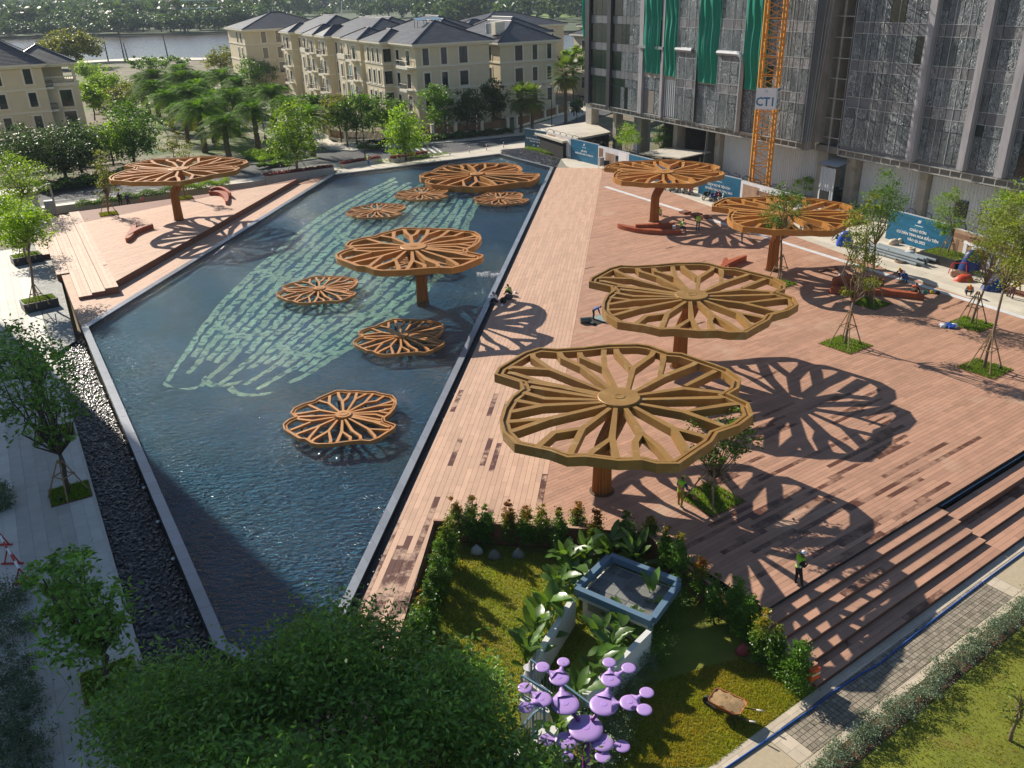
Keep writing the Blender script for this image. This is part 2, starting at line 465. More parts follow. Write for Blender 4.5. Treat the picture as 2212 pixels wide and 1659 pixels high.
sr = N.new('ShaderNodeMapRange'); sr.inputs[1].default_value = .35; sr.inputs[2].default_value = .65; sr.inputs[3].default_value = .55; sr.inputs[4].default_value = 1.0; Lk.new(w3, sr.inputs[0]); Lk.new(sr.outputs[0], bp.inputs['Strength'])
Lk.new(ad.outputs[0], bp.inputs['Height'])
gl = N.new('ShaderNodeBsdfGlossy'); gl.inputs['Roughness'].default_value = .06; gl.inputs['Color'].default_value = (.95, .97, 1, 1); Lk.new(bp.outputs['Normal'], gl.inputs['Normal'])
tr = N.new('ShaderNodeBsdfTransparent'); tr.inputs['Color'].default_value = (.62, .86, .92, 1)
fr = N.new('ShaderNodeFresnel'); fr.inputs['IOR'].default_value = 1.36; Lk.new(bp.outputs['Normal'], fr.inputs['Normal'])
mx = N.new('ShaderNodeMixShader'); Lk.new(fr.outputs[0], mx.inputs[0]); Lk.new(tr.outputs[0], mx.inputs[1]); Lk.new(gl.outputs[0], mx.inputs[2]); Lk.new(mx.outputs[0], N['Material Output'].inputs['Surface'])
MT['water'] = wm
sheet('pool_water', POOL_IN2, -.03, wm)
LB = [(850, 382), (705, 455), (595, 540), (505, 620), (443, 690), (392, 765), (348, 832)]
RB = [(1045, 425), (1010, 520), (962, 600), (900, 660), (800, 730), (690, 800), (560, 862)]
def curve_at(C, s):
 x = s * (len(C) - 1); i = min(int(x), len(C) - 2); f = x - i
 p0, p1 = at(*C[max(i - 1, 0)], -.4), at(*C[i], -.4); p2, p3 = at(*C[i + 1], -.4), at(*C[min(i + 2, len(C) - 1)], -.4)
 return .5 * (2 * p1 + (p2 - p0) * f + (2 * p0 - 5 * p1 + 4 * p2 - p3) * f * f + (3 * p1 - p0 - 3 * p2 + p3) * f ** 3)
def fan(s, t):
 a, b = curve_at(LB, s), curve_at(RB, s); return (a + (b - a) * t)[:2]
mosaic = thing('lotus_mosaic', None, None, (*fan(.5, .5), -.476)); mosaic['kind'] = 'structure'
NR = 15
for k in range(NR):
 t0 = k / NR; w = .54 / NR
 s0 = .0 + .05 * ((k * 37) % 5) / 5; s1 = 1 - .17 * abs(math.sin(k * 1.3)) - (.04 if k % 3 == 0 else 0)
 steps = 44; pts = []; fs = []; tn = []
 for i in range(steps + 1):
  s = s0 + (s1 - s0) * i / steps
  wig = .006 * math.sin(i * .9 + k)
  for tt in (t0 + wig - .008 * (i % 2), t0 + w + wig + .010 * ((i + k) % 2)):
   p = fan(s, min(max(tt, 0), 1)); pts.append((p[0], p[1], -.474))
  if i: fs.append((2 * i - 2, 2 * i - 1, 2 * i + 1, 2 * i))
 m = MB(); m.add(pts, fs, 0, random.uniform(-1, 1)); m.build('mosaic_vein', MT['mosaic'], mosaic)
for k, (s, t0, t1) in enumerate(((.985, .0, .34), (.93, .30, .62), (.96, .60, .98), (.42, .0, .5), (.55, .5, 1.), (.25, .25, .8), (.7, .1, .45), (.75, .55, .95))):
 pts = []; fs = []
 for i in range(13):
  t = t0 + (t1 - t0) * i / 12; bow = .03 * math.sin(math.pi * i / 12)
  for ss in (s + bow, s + bow - .022):
   p = fan(min(max(ss, 0), 1), t); pts.append((p[0], p[1], -.470))
  if i: fs.append((2 * i - 2, 2 * i - 1, 2 * i + 1, 2 * i))
 m = MB(); m.add(pts, fs); m.build('mosaic_band', MT['mosaic'], mosaic)
def pebbles(name, poly, z, n, size, mat, seed, parent=None):
 """A bed of rounded stones, uncountable: one object."""
 r = np.random.default_rng(seed); P = np.array(ccw(poly)); lo, hi = P.min(0), P.max(0)
 pts = r.uniform(lo, hi, (n * 3, 2)); ins = np.ones(len(pts), bool)
 for i in range(len(P)):
  a, b = P[i], P[(i + 1) % len(P)]
  ins &= ((b[0] - a[0]) * (pts[:, 1] - a[1]) - (b[1] - a[1]) * (pts[:, 0] - a[0])) > 0
 pts = pts[ins][:n]; n = len(pts)
 base = np.array([[1, 0, 0], [.3, .95, .1], [-.8, .6, 0], [-.8, -.6, 0], [.3, -.95, -.1], [0, 0, .62]])
 ang = r.uniform(0, 6.28, n); sc = size * r.uniform(.6, 1.5, n)
 ca, sa = np.cos(ang), np.sin(ang); V = np.repeat(base[None], n, 0) * sc[:, None, None]
 tl = r.uniform(-.5, .5, (n, 2))
 V[:, :, 2] += V[:, :, 0] * tl[:, :1] + V[:, :, 1] * tl[:, 1:]
 X = V[:, :, 0] * ca[:, None] - V[:, :, 1] * sa[:, None]; Y = V[:, :, 0] * sa[:, None] + V[:, :, 1] * ca[:, None]
 V[:, :, 0] = X + pts[:, :1]; V[:, :, 1] = Y + pts[:, 1:]; V[:, :, 2] += z + r.uniform(0, .04, n)[:, None]
 F = np.array([(0, 1, 5), (1, 2, 5), (2, 3, 5), (3, 4, 5), (4, 0, 5)])
 F = (F[None] + (np.arange(n) * 6)[:, None, None]).reshape(-1, 3)
 off = (float(pts[:, 0].mean()), float(pts[:, 1].mean()), z)
 return raw_mesh(name, V.reshape(-1, 3), F, mat, np.repeat(r.uniform(-1, 1, n), 5), parent, off, kind='stuff')
def raw_mesh(name, V, F, mat, tone=None, parent=None, off=(0, 0, 0), kind=None, hue=None, link=True):
 me = bpy.data.meshes.new(name); n, k = len(F), F.shape[1]
 V = np.asarray(V, float) - np.array(off)
 me.vertices.add(len(V)); me.vertices.foreach_set('co', V.astype(np.float32).ravel())
 me.loops.add(n * k); me.loops.foreach_set('vertex_index', F.astype(np.int32).ravel())
 me.polygons.add(n); me.polygons.foreach_set('loop_start', np.arange(0, n * k, k, dtype=np.int32));
 if tone is not None:
  a = me.attributes.new('tone', 'FLOAT', 'FACE'); a.data.foreach_set('value', np.asarray(tone, np.float32))
 if hue is not None:
  a = me.attributes.new('hue', 'FLOAT', 'FACE'); a.data.foreach_set('value', np.asarray(hue, np.float32))
 me.materials.append(mat); me.update(calc_edges=True)
 if not link: return me
 o = mesh_obj(name, me, parent, off if parent is None else None)
 if kind: o['kind'] = kind
 return o
GRAV = [(119, 766), (184, 728), (232, 832), (300, 995), (388, 1207), (478, 1420), (520, 1520), (345, 1520), (257, 1242), (225, 1117), (160, 907), (145, 845)]
GL = [at(x, y, -.75)[:2] for x, y in ((119, 766), (184, 727))]
_k0, _k1 = at(140, 828, -.6)[:2], at(257, 1242, -.6)[:2]; _kd = (_k1 - _k0) / np.linalg.norm(_k1 - _k0)
GK0 = at(119, 766, -.6)[:2]; GK1 = _k1 + _kd * 16
gpoly = [GK0, np.array(PA[:2]) + np.array([.02, -.4]), OUT8[5] + (OUT8[5] - np.array(OUT8[0])) * .001, GK1]
sheet('gravel_bed', gpoly, -.80, MT['gravelbed'])
pebbles('pebbles', gpoly, -.79, 15000, .085, MT['pebble'], 3)
_n = np.array([-_kd[1], _kd[0]]);
k = MB(); k.prism([GK0, GK1, GK1 + np.array([_kd[1], -_kd[0]]) * .16, GK0 + np.array([_kd[1], -_kd[0]]) * .16], -1.25, -.53); k.build('gravel_kerb', MT['kerb'], kind='structure')
gfar = [at(x, y, -.1)[:2] for x, y in ((1080, 326), (1131, 322), (1211, 345), (1199, 359), (1106, 340))]
mb = MB(); mb.prism(ccw([at(x, y, -.1)[:2] for x, y in ((1084, 323), (1131, 319), (1214, 343), (1203, 361), (1190, 358), (1082, 329.5))]), -1.25, -.1); mb.build('gravel_bed', MT['gravelbed'], kind='structure')
pebbles('pebbles', gfar, -.09, 2600, .11, MT['pebble'], 4)
AZ_STRIP, AZ_DECK = math.radians(8.35), math.radians(55.4)
def right_of(p, d): return np.array([d[1], -d[0]])
sd = -_dr[:2]                                    # along the strip, away from the camera
RGAP = .42
sl0 = np.array(PE[:2]) + right_of(0, sd) * RGAP; sl1 = np.array(PD[:2]) + right_of(0, sd) * RGAP
sr0, sr1 = at(1172, 1085)[:2], at(1293, 415)[:2]; sdir = (sr1 - sr0) / np.linalg.norm(sr1 - sr0)
wallL, wallM, wallR = at(937, 1127)[:2], at(1393, 1152)[:2], at(1655, 1315)[:2]     # garden retaining wall
def along(p): return float((np.asarray(p)[:2] - sr0) @ sdir)
sr_far = sr0 + sdir * (along(sl1) - .4)
sl_w = sl0 + (sl1 - sl0) * ((along(wallL) - along(sl0)) / (along(sl1) - along(sl0)))
sr_w = sr0 + sdir * (along(wallL) + .0)
hb0 = at(845, 1430)[:2]; hb1 = wallL + (hb0 - wallL) * 1.9
STRIP_A = [sl_w, sr_w, sr_far, sl1]
STRIP_B = [sl0, hb1, wallL, sl_w]
wetspots = [(at(800, 1290)[:2], 4.2, .7), (at(870, 1180)[:2], 3.2, .35), (at(1000, 1000)[:2], 8, .05), (at(960, 1080)[:2], 5, .06)]
def strip_tone(c, r, k):
 for p, rad, pr in wetspots:
  if np.linalg.norm(c - p) < rad and random.random() < pr: return -2.0
 return random.uniform(-1, 1)
strip = thing('pale_boardwalk', None, None, (*sr0, 0)); strip['kind'] = 'structure'
pieces(strip, 'plank', MT['strip'], rows_in(STRIP_A, AZ_STRIP, .28, 3.0, .012, 0, .03, strip_tone, origin=sr0) + rows_in(STRIP_B, AZ_STRIP, .28, 3.0, .012, 0, .03, strip_tone, origin=sr0), 300)
step0, step1 = at(1655, 1315)[:2], at(2212, 972)[:2]; stepd = (step1 - step0) / np.linalg.norm(step1 - step0)
deck_e0 = at(1305, 404)[:2]; deck_e1 = at(2212, 690)[:2]
_ed = (deck_e1 - deck_e0) / np.linalg.norm(deck_e1 - deck_e0)
_t = np.linalg.solve(np.array([stepd, -_ed]).T, deck_e0 - step0)
deck_t = step0 + stepd * _t[0]
_t2 = np.linalg.solve(np.array([stepd, -_ed]).T, deck_e0 - wallM); deck_m = wallM + stepd * _t2[0]
DECK_A = [sr_w + right_of(0, sdir) * .015, wallM, deck_m, sr_far + right_of(0, sdir) * .015]
DECK_B = [wallM, step0, deck_t, deck_m]
wetd = [(at(1800, 930)[:2], 6, .10), (at(1660, 1100)[:2], 5, .20), (at(1950, 960)[:2], 5, .10), (at(2150, 960)[:2], 7, .03), (at(1750, 1180)[:2], 4, .26), (at(1990, 1030)[:2], 4, .10), (at(1700, 860)[:2], 4, .08)]
def deck_tone(c, r, k):
 for p, rad, pr in wetd:
  if np.linalg.norm(c - p) < rad and random.random() < pr: return -2.0
 return random.uniform(-1, 1) if random.random() > .004 else -2.0
deck = thing('timber_deck', None, None, (*sr0, 0)); deck['kind'] = 'structure'
pieces(deck, 'plank', MT['deck'], rows_in(DECK_A, AZ_DECK, .25, 2.9, .011, 0, .03, deck_tone, origin=wallM) + rows_in(DECK_B, AZ_DECK, .25, 2.9, .011, 0, .03, deck_tone, origin=wallM), 300)
mb = MB(); mb.prism(ccw(STRIP_A), -1.25, -.032); mb.prism(ccw([p for p in STRIP_B]), -1.248, -.034); mb.build('boardwalk_base', MT['gap'], strip)
mb = MB(); mb.prism(ccw(DECK_A), -1.25, -.032); mb.prism(ccw(DECK_B), -1.249, -.0325); mb.build('deck_base', MT['gap'], deck)
o1 = right_of(0, sd)
drain = [np.array(PE[:2]) + o1 * .02, np.array(PD[:2]) + o1 * .02, np.array(PD[:2]) + o1 * .40, np.array(PE[:2]) + o1 * .40]
sheet('drain_bed', drain, -.20, MT['gravelbed'])
pebbles('drain_pebbles', [np.array(PE[:2]) + o1 * .2, np.array(PD[:2]) + o1 * .2, np.array(PD[:2]) + o1 * .38, np.array(PE[:2]) + o1 * .38], -.19, 5000, .05, MT['pebble'], 5)
stepn = right_of(0, stepd)                       # towards the path
se = at(2029, 1090)[:2]; ue = float((se - step0) @ stepd)     # where the stair ends along the edge
stair = thing('deck_stairs', None, None, (*step0, -1.08)); stair['kind'] = 'structure'
RISE, NST = .18, 6
foot = at(1959, 1347, Z_LOW)[:2]
run_total = float((foot - step0) @ stepn)
TREAD = .62
def step_planks(u0, u1, v0, v1, z, th, pr):
 out = []
 nb = max(1, int(round((v1 - v0) / .25))); w = (v1 - v0) / nb
 for b in range(nb):
  u = u0 + (b % 2) * -1.3
  while u < u1:
   a, e = max(u, u0) + .005, min(u + 2.9, u1) - .005
   if e - a > .05:
    q = [step0 + stepd * uu + stepn * vv for uu, vv in ((a, v0 + b * w + .005), (e, v0 + b * w + .005), (e, v0 + (b + 1) * w - .005), (a, v0 + (b + 1) * w - .005))]
    m = MB(); m.prism([tuple(p) for p in q], z - th, z, 0, -2.0 if random.random() < pr else random.uniform(-1, 1), bottom=False); out.append(m)
   u += 2.9
 return out
sitems = []; riser = MB()
u_l = -1.0
for i in range(1, NST + 1):
 z = -RISE * i
 v0 = TREAD * (i - 1); v1 = TREAD * i if i < NST - 0 else run_total
 if i == NST: break
 ur = ue + .62 * TREAD * i * 0
 vend = TREAD * i if i < NST - 1 else run_total
 sitems += step_planks(u_l, ue + .02, v0, vend, z, .03, .05 if i % 2 else .10)
 q = [step0 + stepd * uu + stepn * vv for uu, vv in ((u_l, v0 + .02), (ue, v0 + .02), (ue, vend - .02), (u_l, vend - .02))]
 riser.prism([tuple(p) for p in q], -1.25, z - .032)
pieces(stair, 'plank', MT['deck'], sitems, 200)
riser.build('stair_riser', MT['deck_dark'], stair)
terr = thing('seating_terraces', None, None, (*se, -1.08)); terr['kind'] = 'structure'
titems = []; tb = MB()
TZ = [-.36, -.72]
vs = [0, run_total * .33, run_total * .67, run_total]
uls = [ue + .03, ue + .03, ue + .03]
for i, z in enumerate((-.36, -.72, -.90)):
 if i == 2: z = -.90
 v0, v1 = vs[i] + (0.0 if i else .25), vs[i + 1]
 titems += step_planks(uls[i], ue + 24, v0, v1, z, .03, .05)
 q = [step0 + stepd * uu + stepn * vv for uu, vv in ((uls[i] + .01, v0), (ue + 24, v0), (ue + 24, v1 - .02), (uls[i] + .01, v1 - .02))]
 tb.prism([tuple(p) for p in q], -1.25, z - .032)
pieces(terr, 'plank', MT['deck'], titems, 200)
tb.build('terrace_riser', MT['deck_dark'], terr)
pf0, pf1 = step0 + stepd * -40 + stepn * (run_total + .01), step0 + stepd * 60 + stepn * (run_total + .01)
pr0, pr1 = at(1784, 1650, Z_LOW)[:2], at(2212, 1282, Z_LOW)[:2]
PW = float(((pr0 + pr1) / 2 - step0) @ stepn) - run_total       # path width
mb = MB(); mb.prism(ccw([pf0, pf1, pf1 + stepn * PW, pf0 + stepn * PW]), -1.29, Z_LOW - .03); mb.build('path', MT['sandjoint'], kind='structure')
path = thing('stone_path', None, None, (*step0, Z_LOW)); path['kind'] = 'structure'
def upath(u0, u1, v0, v1): return [step0 + stepd * u + stepn * (run_total + .01 + v) for u, v in ((u0, v0), (u1, v0), (u1, v1), (u0, v1))]
cu0 = float((at(1689, 1574, Z_LOW)[:2] - step0) @ stepd); cu1 = float((at(2116, 1254, Z_LOW)[:2] - step0) @ stepd)
cv0 = float((at(1900, 1416, Z_LOW)[:2] - step0) @ stepn) - run_total; cv1 = float((at(1980, 1452, Z_LOW)[:2] - step0) @ stepn) - run_total
edge = rows_in(upath(-40, 60, 0, cv0 - .02), AZ_DECK, .5, .8, .008, Z_LOW, .028, origin=step0) + rows_in(upath(-40, 60, cv1 + .02, PW), AZ_DECK, .42, .7, .008, Z_LOW, .028, origin=step0)
edge += rows_in(upath(cu0 - .75, cu0 - .02, cv0, cv1), AZ_DECK, .5, .74, .008, Z_LOW, .028, origin=step0) + rows_in(upath(cu1 + .02, cu1 + .75, cv0, cv1), AZ_DECK, .5, .74, .008, Z_LOW, .028, origin=step0)
pieces(path, 'edge_stone', MT['pathstone'], edge, 200)
pieces(path, 'cobble', MT['cobble'], rows_in(upath(cu0, cu1, cv0, cv1), AZ_DECK, .205, .205, .022, Z_LOW + .004, .028, origin=step0, stagger=0), 300)
for u0, u1 in ((-40, cu0 - .77), (cu1 + .77, 60)):
 m = MB(); m.prism(ccw(upath(u0, u1, cv0, cv1)), Z_LOW - .028, Z_LOW - .003); m.build('aggregate_panel', MT['aggregate'], path)
LAWN_R = [step0 + stepd * u + stepn * (run_total + v) for u, v in ((-40, PW + .02), (60, PW + .02), (60, PW + 30), (-40, PW + 30))]
mb = MB(); mb.prism(ccw(LAWN_R), -1.29, Z_LOW - .02); mb.build('lawn', MT['lawn'], kind='structure')
LG = [hb1, wallL, wallM, step0 - stepd * .9, step0 - stepd * .9 + stepn * run_total, step0 - stepd * 40 + stepn * run_total]
mb = MB(); mb.prism(LG, -1.295, Z_LOW - .015); mb.build('lawn', MT['lawn'], kind='structure')
rw = thing('retaining_wall', 'low brown timber-clad wall between the deck and the sunken hedge garden', 'wall', (*wallL, Z_LOW))
for a_, b_ in ((hb1, wallL), (wallL, wallM), (wallM, step0 - stepd * .9)):
 dd_ = (b_ - a_) / np.linalg.norm(b_ - a_); n_ = right_of(0, dd_) * .05
 if a_ is hb1: lo_hi = (-1.08, -.04)
 for j in range(6):
  z_ = -.93 + j * .19
  if a_ is hb1 and j > 4: continue
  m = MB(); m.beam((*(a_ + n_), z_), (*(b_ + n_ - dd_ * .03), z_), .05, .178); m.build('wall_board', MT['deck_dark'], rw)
 if a_ is not hb1:
  m = MB(); m.beam((*(a_ + n_ * .6), .125), (*(b_ + n_ * .6), .125), .14, .03); m.build('wall_cap', MT['deck'], rw)
PLZ = [at(x, y, -.02)[:2] for x, y in ((1204, 366), (1213, 344), (1500, 395), (1860, 500))]
e0 = at(1303, 404)[:2]; e1 = at(2212, 690)[:2]; ed = (e1 - e0) / np.linalg.norm(e1 - e0); en = np.array([-ed[1], ed[0]])
PLAZA = [e0 + np.array([0, .05]), e1 + ed * 25, e1 + ed * 25 + en * 40, at(1213, 342, -.02)[:2] + en * 12, at(1213, 342, -.02)[:2], sl1 + np.array([.1, .3])]
mb = MB(); mb.prism(ccw([e0 + en * .03, e1 + ed * 25 + en * .03, e1 + ed * 25 + en * 30, at(1290, 325, -.05)[:2], at(1212, 343, -.05)[:2], sl1 + np.array([.05, .2]), sr_far + en * .03]), -1.27, -.05); mb.build('plaza', MT['joint'], kind='structure')
plz = thing('plaza_paving', None, None, (*e0, -.02)); plz['kind'] = 'structure'
AZ_E = math.atan2(ed[0], ed[1])
def plaza_tone(c, r, k): return .9 * math.sin(r * 2.4) + random.uniform(-.4, .4)
pieces(plz, 'paving_slab', MT['plaza'], rows_in([e0 + en * .62, e1 + ed * 25 + en * .62, e1 + ed * 25 + en * 22, at(1255, 336, -.03)[:2], at(1213, 344, -.03)[:2], e0 + en * .62 + np.array([-4.1, 14])], AZ_E, 1.2, 2.4, .012, -.02, .028, plaza_tone, origin=e0), 260)
pieces(plz, 'edge_tile', MT['rim'], [], 1)
bt = rows_in([e0 + en * .04, e1 + ed * 25 + en * .04, e1 + ed * 25 + en * .60, e0 + en * .60], AZ_E, .57, .62, .014, .016, .05, origin=e0 + en * .03, stagger=0)
MT['edgetile'] = M('blue_white_edge_tile', (.62, .63, .64), .5, .08, 2, tone=.06)
pieces(plz, 'edge_tile', MT['edgetile'], bt, 120)
LP = [(40, 440), (100, 478), (117, 560), (150, 640), (182, 727), (119, 766), (128, 798), (160, 907), (225, 1117), (312, 1425), (350, 1560)]
lpw = [at(x, y, Z_PLAZA_L)[:2] for x, y in LP]
LPOLY = [GK0 - _kd * 52 + np.array([_kd[1], -_kd[0]]) * .0, GK1, GK1 + np.array([-60, 0]), GK0 - _kd * 52 + np.array([-70, 0])]
mb = MB(); mb.prism(ccw([GK0 - _kd * 34, GK1, GK1 + np.array([-60., -4]), GK0 - _kd * 34 + np.array([-60., 0])]), -1.27, Z_PLAZA_L - .03); mb.build('plaza', MT['joint'], kind='structure')
lpl = thing('left_pavement', None, None, (*GK0, Z_PLAZA_L)); lpl['kind'] = 'structure'
AZ_L = math.atan2(_kd[0], _kd[1])
_ln = np.array([_kd[1], -_kd[0]])
if _ln[0] > 0: _ln = -_ln
def band_tone(c, r, k): return [1.1, -.2, -.9, .6, 1.0, -.6, -1.1, .2][(r // 2) % 8] + random.uniform(-.35, .35)
lt = rows_in([GK0 - _kd * 34 + _ln * .17, GK1 + _ln * .17, GK1 + _ln * 26, GK0 - _kd * 34 + _ln * 26], AZ_L, .6, 1.2, .010, Z_PLAZA_L, .028, band_tone, origin=GK0)
pieces(lpl, 'paving_tile', MT['paver'], lt, 260)
BR = [at(x, y, Z_PLAZA_L)[:2] for x, y in ((56, 560), (92, 470), (108, 500), (122, 560), (183, 724), (121, 763), (97, 690))]
BRW = ccw([at(60, 575, Z_PLAZA_L)[:2], at(72, 490, Z_PLAZA_L)[:2], at(100, 480, Z_PLAZA_L)[:2], at(120, 560, Z_PLAZA_L)[:2], at(184, 723, Z_PLAZA_L)[:2], at(120, 764, Z_PLAZA_L)[:2]])
pieces(lpl, 'brick_paver', MT['paver_grey'], rows_in(BRW, AZ_L + 1.57, .30, .45, .014, Z_PLAZA_L + .012, .03, origin=GK0), 200)
tA, tB, tC, tD = at(242, 612, Z_TERR)[:2], at(163, 457, Z_TERR)[:2], at(553, 404, Z_TERR)[:2], at(643, 391, .3)[:2]
TERR = [tA, tB, tC, tD]
lt_ = thing('raised_terrace', None, None, (*tA, 0)); lt_['kind'] = 'structure'
AZ_T = math.atan2(*(tD - tA))
pieces(lt_, 'plank', MT['strip'], rows_in(TERR, AZ_T + .55, .28, 2.9, .012, Z_TERR, .03, origin=tA), 240)
mb = MB(); mb.prism(ccw(TERR), -1.26, Z_TERR - .032); mb.build('terrace_wall', MT['deck_dark'], lt_)
ll = [np.array(PA[:2]), np.array(PB[:2])]; ldd = (ll[1] - ll[0]) / np.linalg.norm(ll[1] - ll[0]); lnn = np.array([-ldd[1], ldd[0]])
LOWB = [ll[0] + lnn * .03 + ldd * .2, ll[1] + lnn * .03, ll[1] + lnn * 1.0, tC + np.array([3.5, 3.0]), tB + np.array([-.5, .5]), at(120, 560, 0)[:2], at(172, 700, 0)[:2]]
low = thing('lower_boardwalk', None, None, (*ll[0], 0)); low['kind'] = 'structure'
pieces(low, 'plank', MT['strip'], rows_in(LOWB, math.atan2(*ldd), .28, 2.9, .012, 0, .03, origin=ll[0]), 200)
mb = MB(); mb.prism(ccw(LOWB), -1.255, -.032); mb.build('boardwalk_base', MT['deck_dark'], low)
sdn = (tB - tA) / np.linalg.norm(tB - tA); sout = np.array([-sdn[1], sdn[0]])
if sout[0] > 0: sout = -sout
fl = thing('flank_steps', None, None, (*tA, 0)); fl['kind'] = 'structure'
fit = []
segs = [(-.4, 11.5, 0), (11.5, 30.5, 1), (30.5, 50, 0)]
fb = MB(); Lf = float(np.linalg.norm(tB - tA))
for (s0, s1, w) in ((-1.2, Lf * .24, 3), (Lf * .24, Lf * .52, 4), (Lf * .52, Lf * .8, 5), (Lf * .8, Lf * 1.0, 4)):
 for i in range(w):
  z = Z_TERR - .17 * (i + 0) - .005
  for b in range(3):
   v0 = 1.05 * i + .35 * b - .35;
   q = [tA + sdn * (s0 + .01) + sout * (v0 + .006), tA + sdn * (s1 - .01) + sout * (v0 + .006), tA + sdn * (s1 - .01) + sout * (v0 + .344), tA + sdn * (s0 + .01) + sout * (v0 + .344)]
   m = MB(); m.prism([tuple(p) for p in q], z - .03, z + .006, 0, random.uniform(-1, 1), bottom=False); fit.append(m)
  q = [tA + sdn * (s0 + .02) + sout * (1.05 * i - .33), tA + sdn * (s1 - .02) + sout * (1.05 * i - .33), tA + sdn * (s1 - .02) + sout * (1.05 * i + .69), tA + sdn * (s0 + .02) + sout * (1.05 * i + .69)]
  fb.prism([tuple(p) for p in q], -.9, z - .032)
pieces(fl, 'plank', MT['deck_pale'], fit, 200)
fb.build('step_base', MT['deck_dark'], fl)
# ================================================================== lotus canopies and floating lotus pads
OUT = [(-5.99, 3.04), (-5.8, 3.88), (-4.41, 5.83), (-3.53, 6.45), (-2.58, 6.2), (-1.19, 6.34), (0.22, 6.63), (1.85, 6.60), (2.51, 6.3), (3.33, 5.31), (4.02, 5.13), (5.46, 3.49), (5.93, 2.92), (6.3, 1.71), (5.9, 0.61), (5.29, 0.03), (5.97, -1.0), (5.84, -2.23), (4.98, -3.19), (3.86, -3.83), (3.44, -4.61), (2.61, -5.44), (1.69, -6.4), (0.74, -6.34), (0.22, -6.03), (-0.78, -6.03), (-2.1, -5.61), (-2.87, -5.63), (-3.57, -5.04), (-5.07, -4.31), (-5.57, -3.17), (-5.7, -2.1), (-5.52, -0.83), (-5.16, 0.38), (-4.62, 1.26), (-4.72, 1.98)]
RIBS = [[(-0.31, 1.08), (-1.41, 3.79), (-2.36, 5.05), (-2.5, 5.75)], [(-0.69, 0.89), (-3.06, 3.55), (-3.92, 5.22), (-3.96, 5.7)], [(-3.06, 3.55), (-5.01, 3.98), (-5.3, 3.85)], [(-0.78, 0.52), (-3.51, 1.98), (-5.0, 3.2), (-5.3, 3.3)], [(-0.86, 0.29), (-2.75, 1.45), (-4.3, 2.15)], [(-0.88, 0.06), (-2.59, 0.82), (-4.2, 1.55)], [(-0.95, -0.15), (-3.54, 0.18), (-4.38, 0.79), (-4.6, 0.9)], [(-0.78, -0.41), (-3.68, -0.54), (-5.03, -1.08), (-5.22, -1.11)], [(-3.68, -0.54), (-4.80, 0.0), (-5.0, 0.05)], [(-0.72, -0.73), (-3.45, -1.92), (-5.0, -2.95), (-5.2, -3.05)], [(-3.45, -1.92), (-5.19, -2.1), (-5.35, -2.12)], [(-0.55, -1.02), (-2.0, -2.94), (-2.66, -5.0), (-2.7, -5.3)], [(-2.0, -2.94), (-3.29, -3.26), (-3.96, -4.34), (-4.05, -4.55)], [(-0.29, -1.04), (-0.79, -3.89), (-0.8, -5.45), (-0.8, -5.72)], [(-0.79, -3.89), (-1.80, -5.1), (-1.9, -5.4)], [(0.18, -1.07), (0.56, -3.48), (0.16, -4.33), (0.05, -5.5), (0.01, -5.8)], [(0.56, -3.48), (1.09, -4.75), (1.4, -5.95), (1.43, -6.1)], [(0.55, -0.87), (2.05, -3.18), (2.23, -4.99), (2.25, -5.3)], [(2.05, -3.18), (3.15, -3.93), (3.3, -4.13)], [(0.79, -0.6), (2.79, -1.56), (4.22, -3.0), (4.35, -3.2)], [(2.79, -1.56), (4.92, -0.99), (5.5, -0.9)], [(0.91, -0.17), (4.74, -0.2), (5.0, -0.14)], [(0.95, 0.31), (3.27, 0.92), (4.82, 0.4), (5.1, 0.2)], [(3.40, 1.2), (4.84, 2.5), (5.3, 2.9)], [(0.88, 0.72), (2.61, 2.46), (4.27, 3.7), (4.6, 4.05)], [(2.31, 2.23), (2.93, 4.59), (3.0, 5.2)], [(0.56, 1.03), (1.16, 3.48), (2.4, 5.15), (2.6, 5.7)], [(1.1, 3.62), (0.62, 5.62), (0.61, 6.1)], [(0.01, 1.13), (-0.27, 3.71), (-0.12, 5.61), (-0.05, 6.05)], [(-0.27, 3.71), (-1.35, 5.12), (-1.4, 5.75)]]
MT['bronze'] = M('weathered_bronze_paint', (.30, .165, .042), .46, .20, .9, .12, 60, metal=.15, dirt=((.36, .235, .09), 1.3, .58))
MT['ochre'] = M('ochre_painted_steel', (.42, .185, .038), .46, .18, .9, .12, 60, metal=.12, dirt=((.48, .26, .09), 1.2, .6))
MT['padtop'] = M('orange_painted_steel', (.46, .215, .065), .42, .16, 1.5, .1, 60, metal=.1, dirt=((.36, .2, .11), 2.0, .6))
MT['stem'] = M('corten_stem', (.33, .125, .025), .45, .25, 2.5, .15, 40, metal=.15, stretch=(1, 1, .15))
MT['padleg'] = M('pad_leg_steel', (.10, .06, .03), .6, .2, 3)
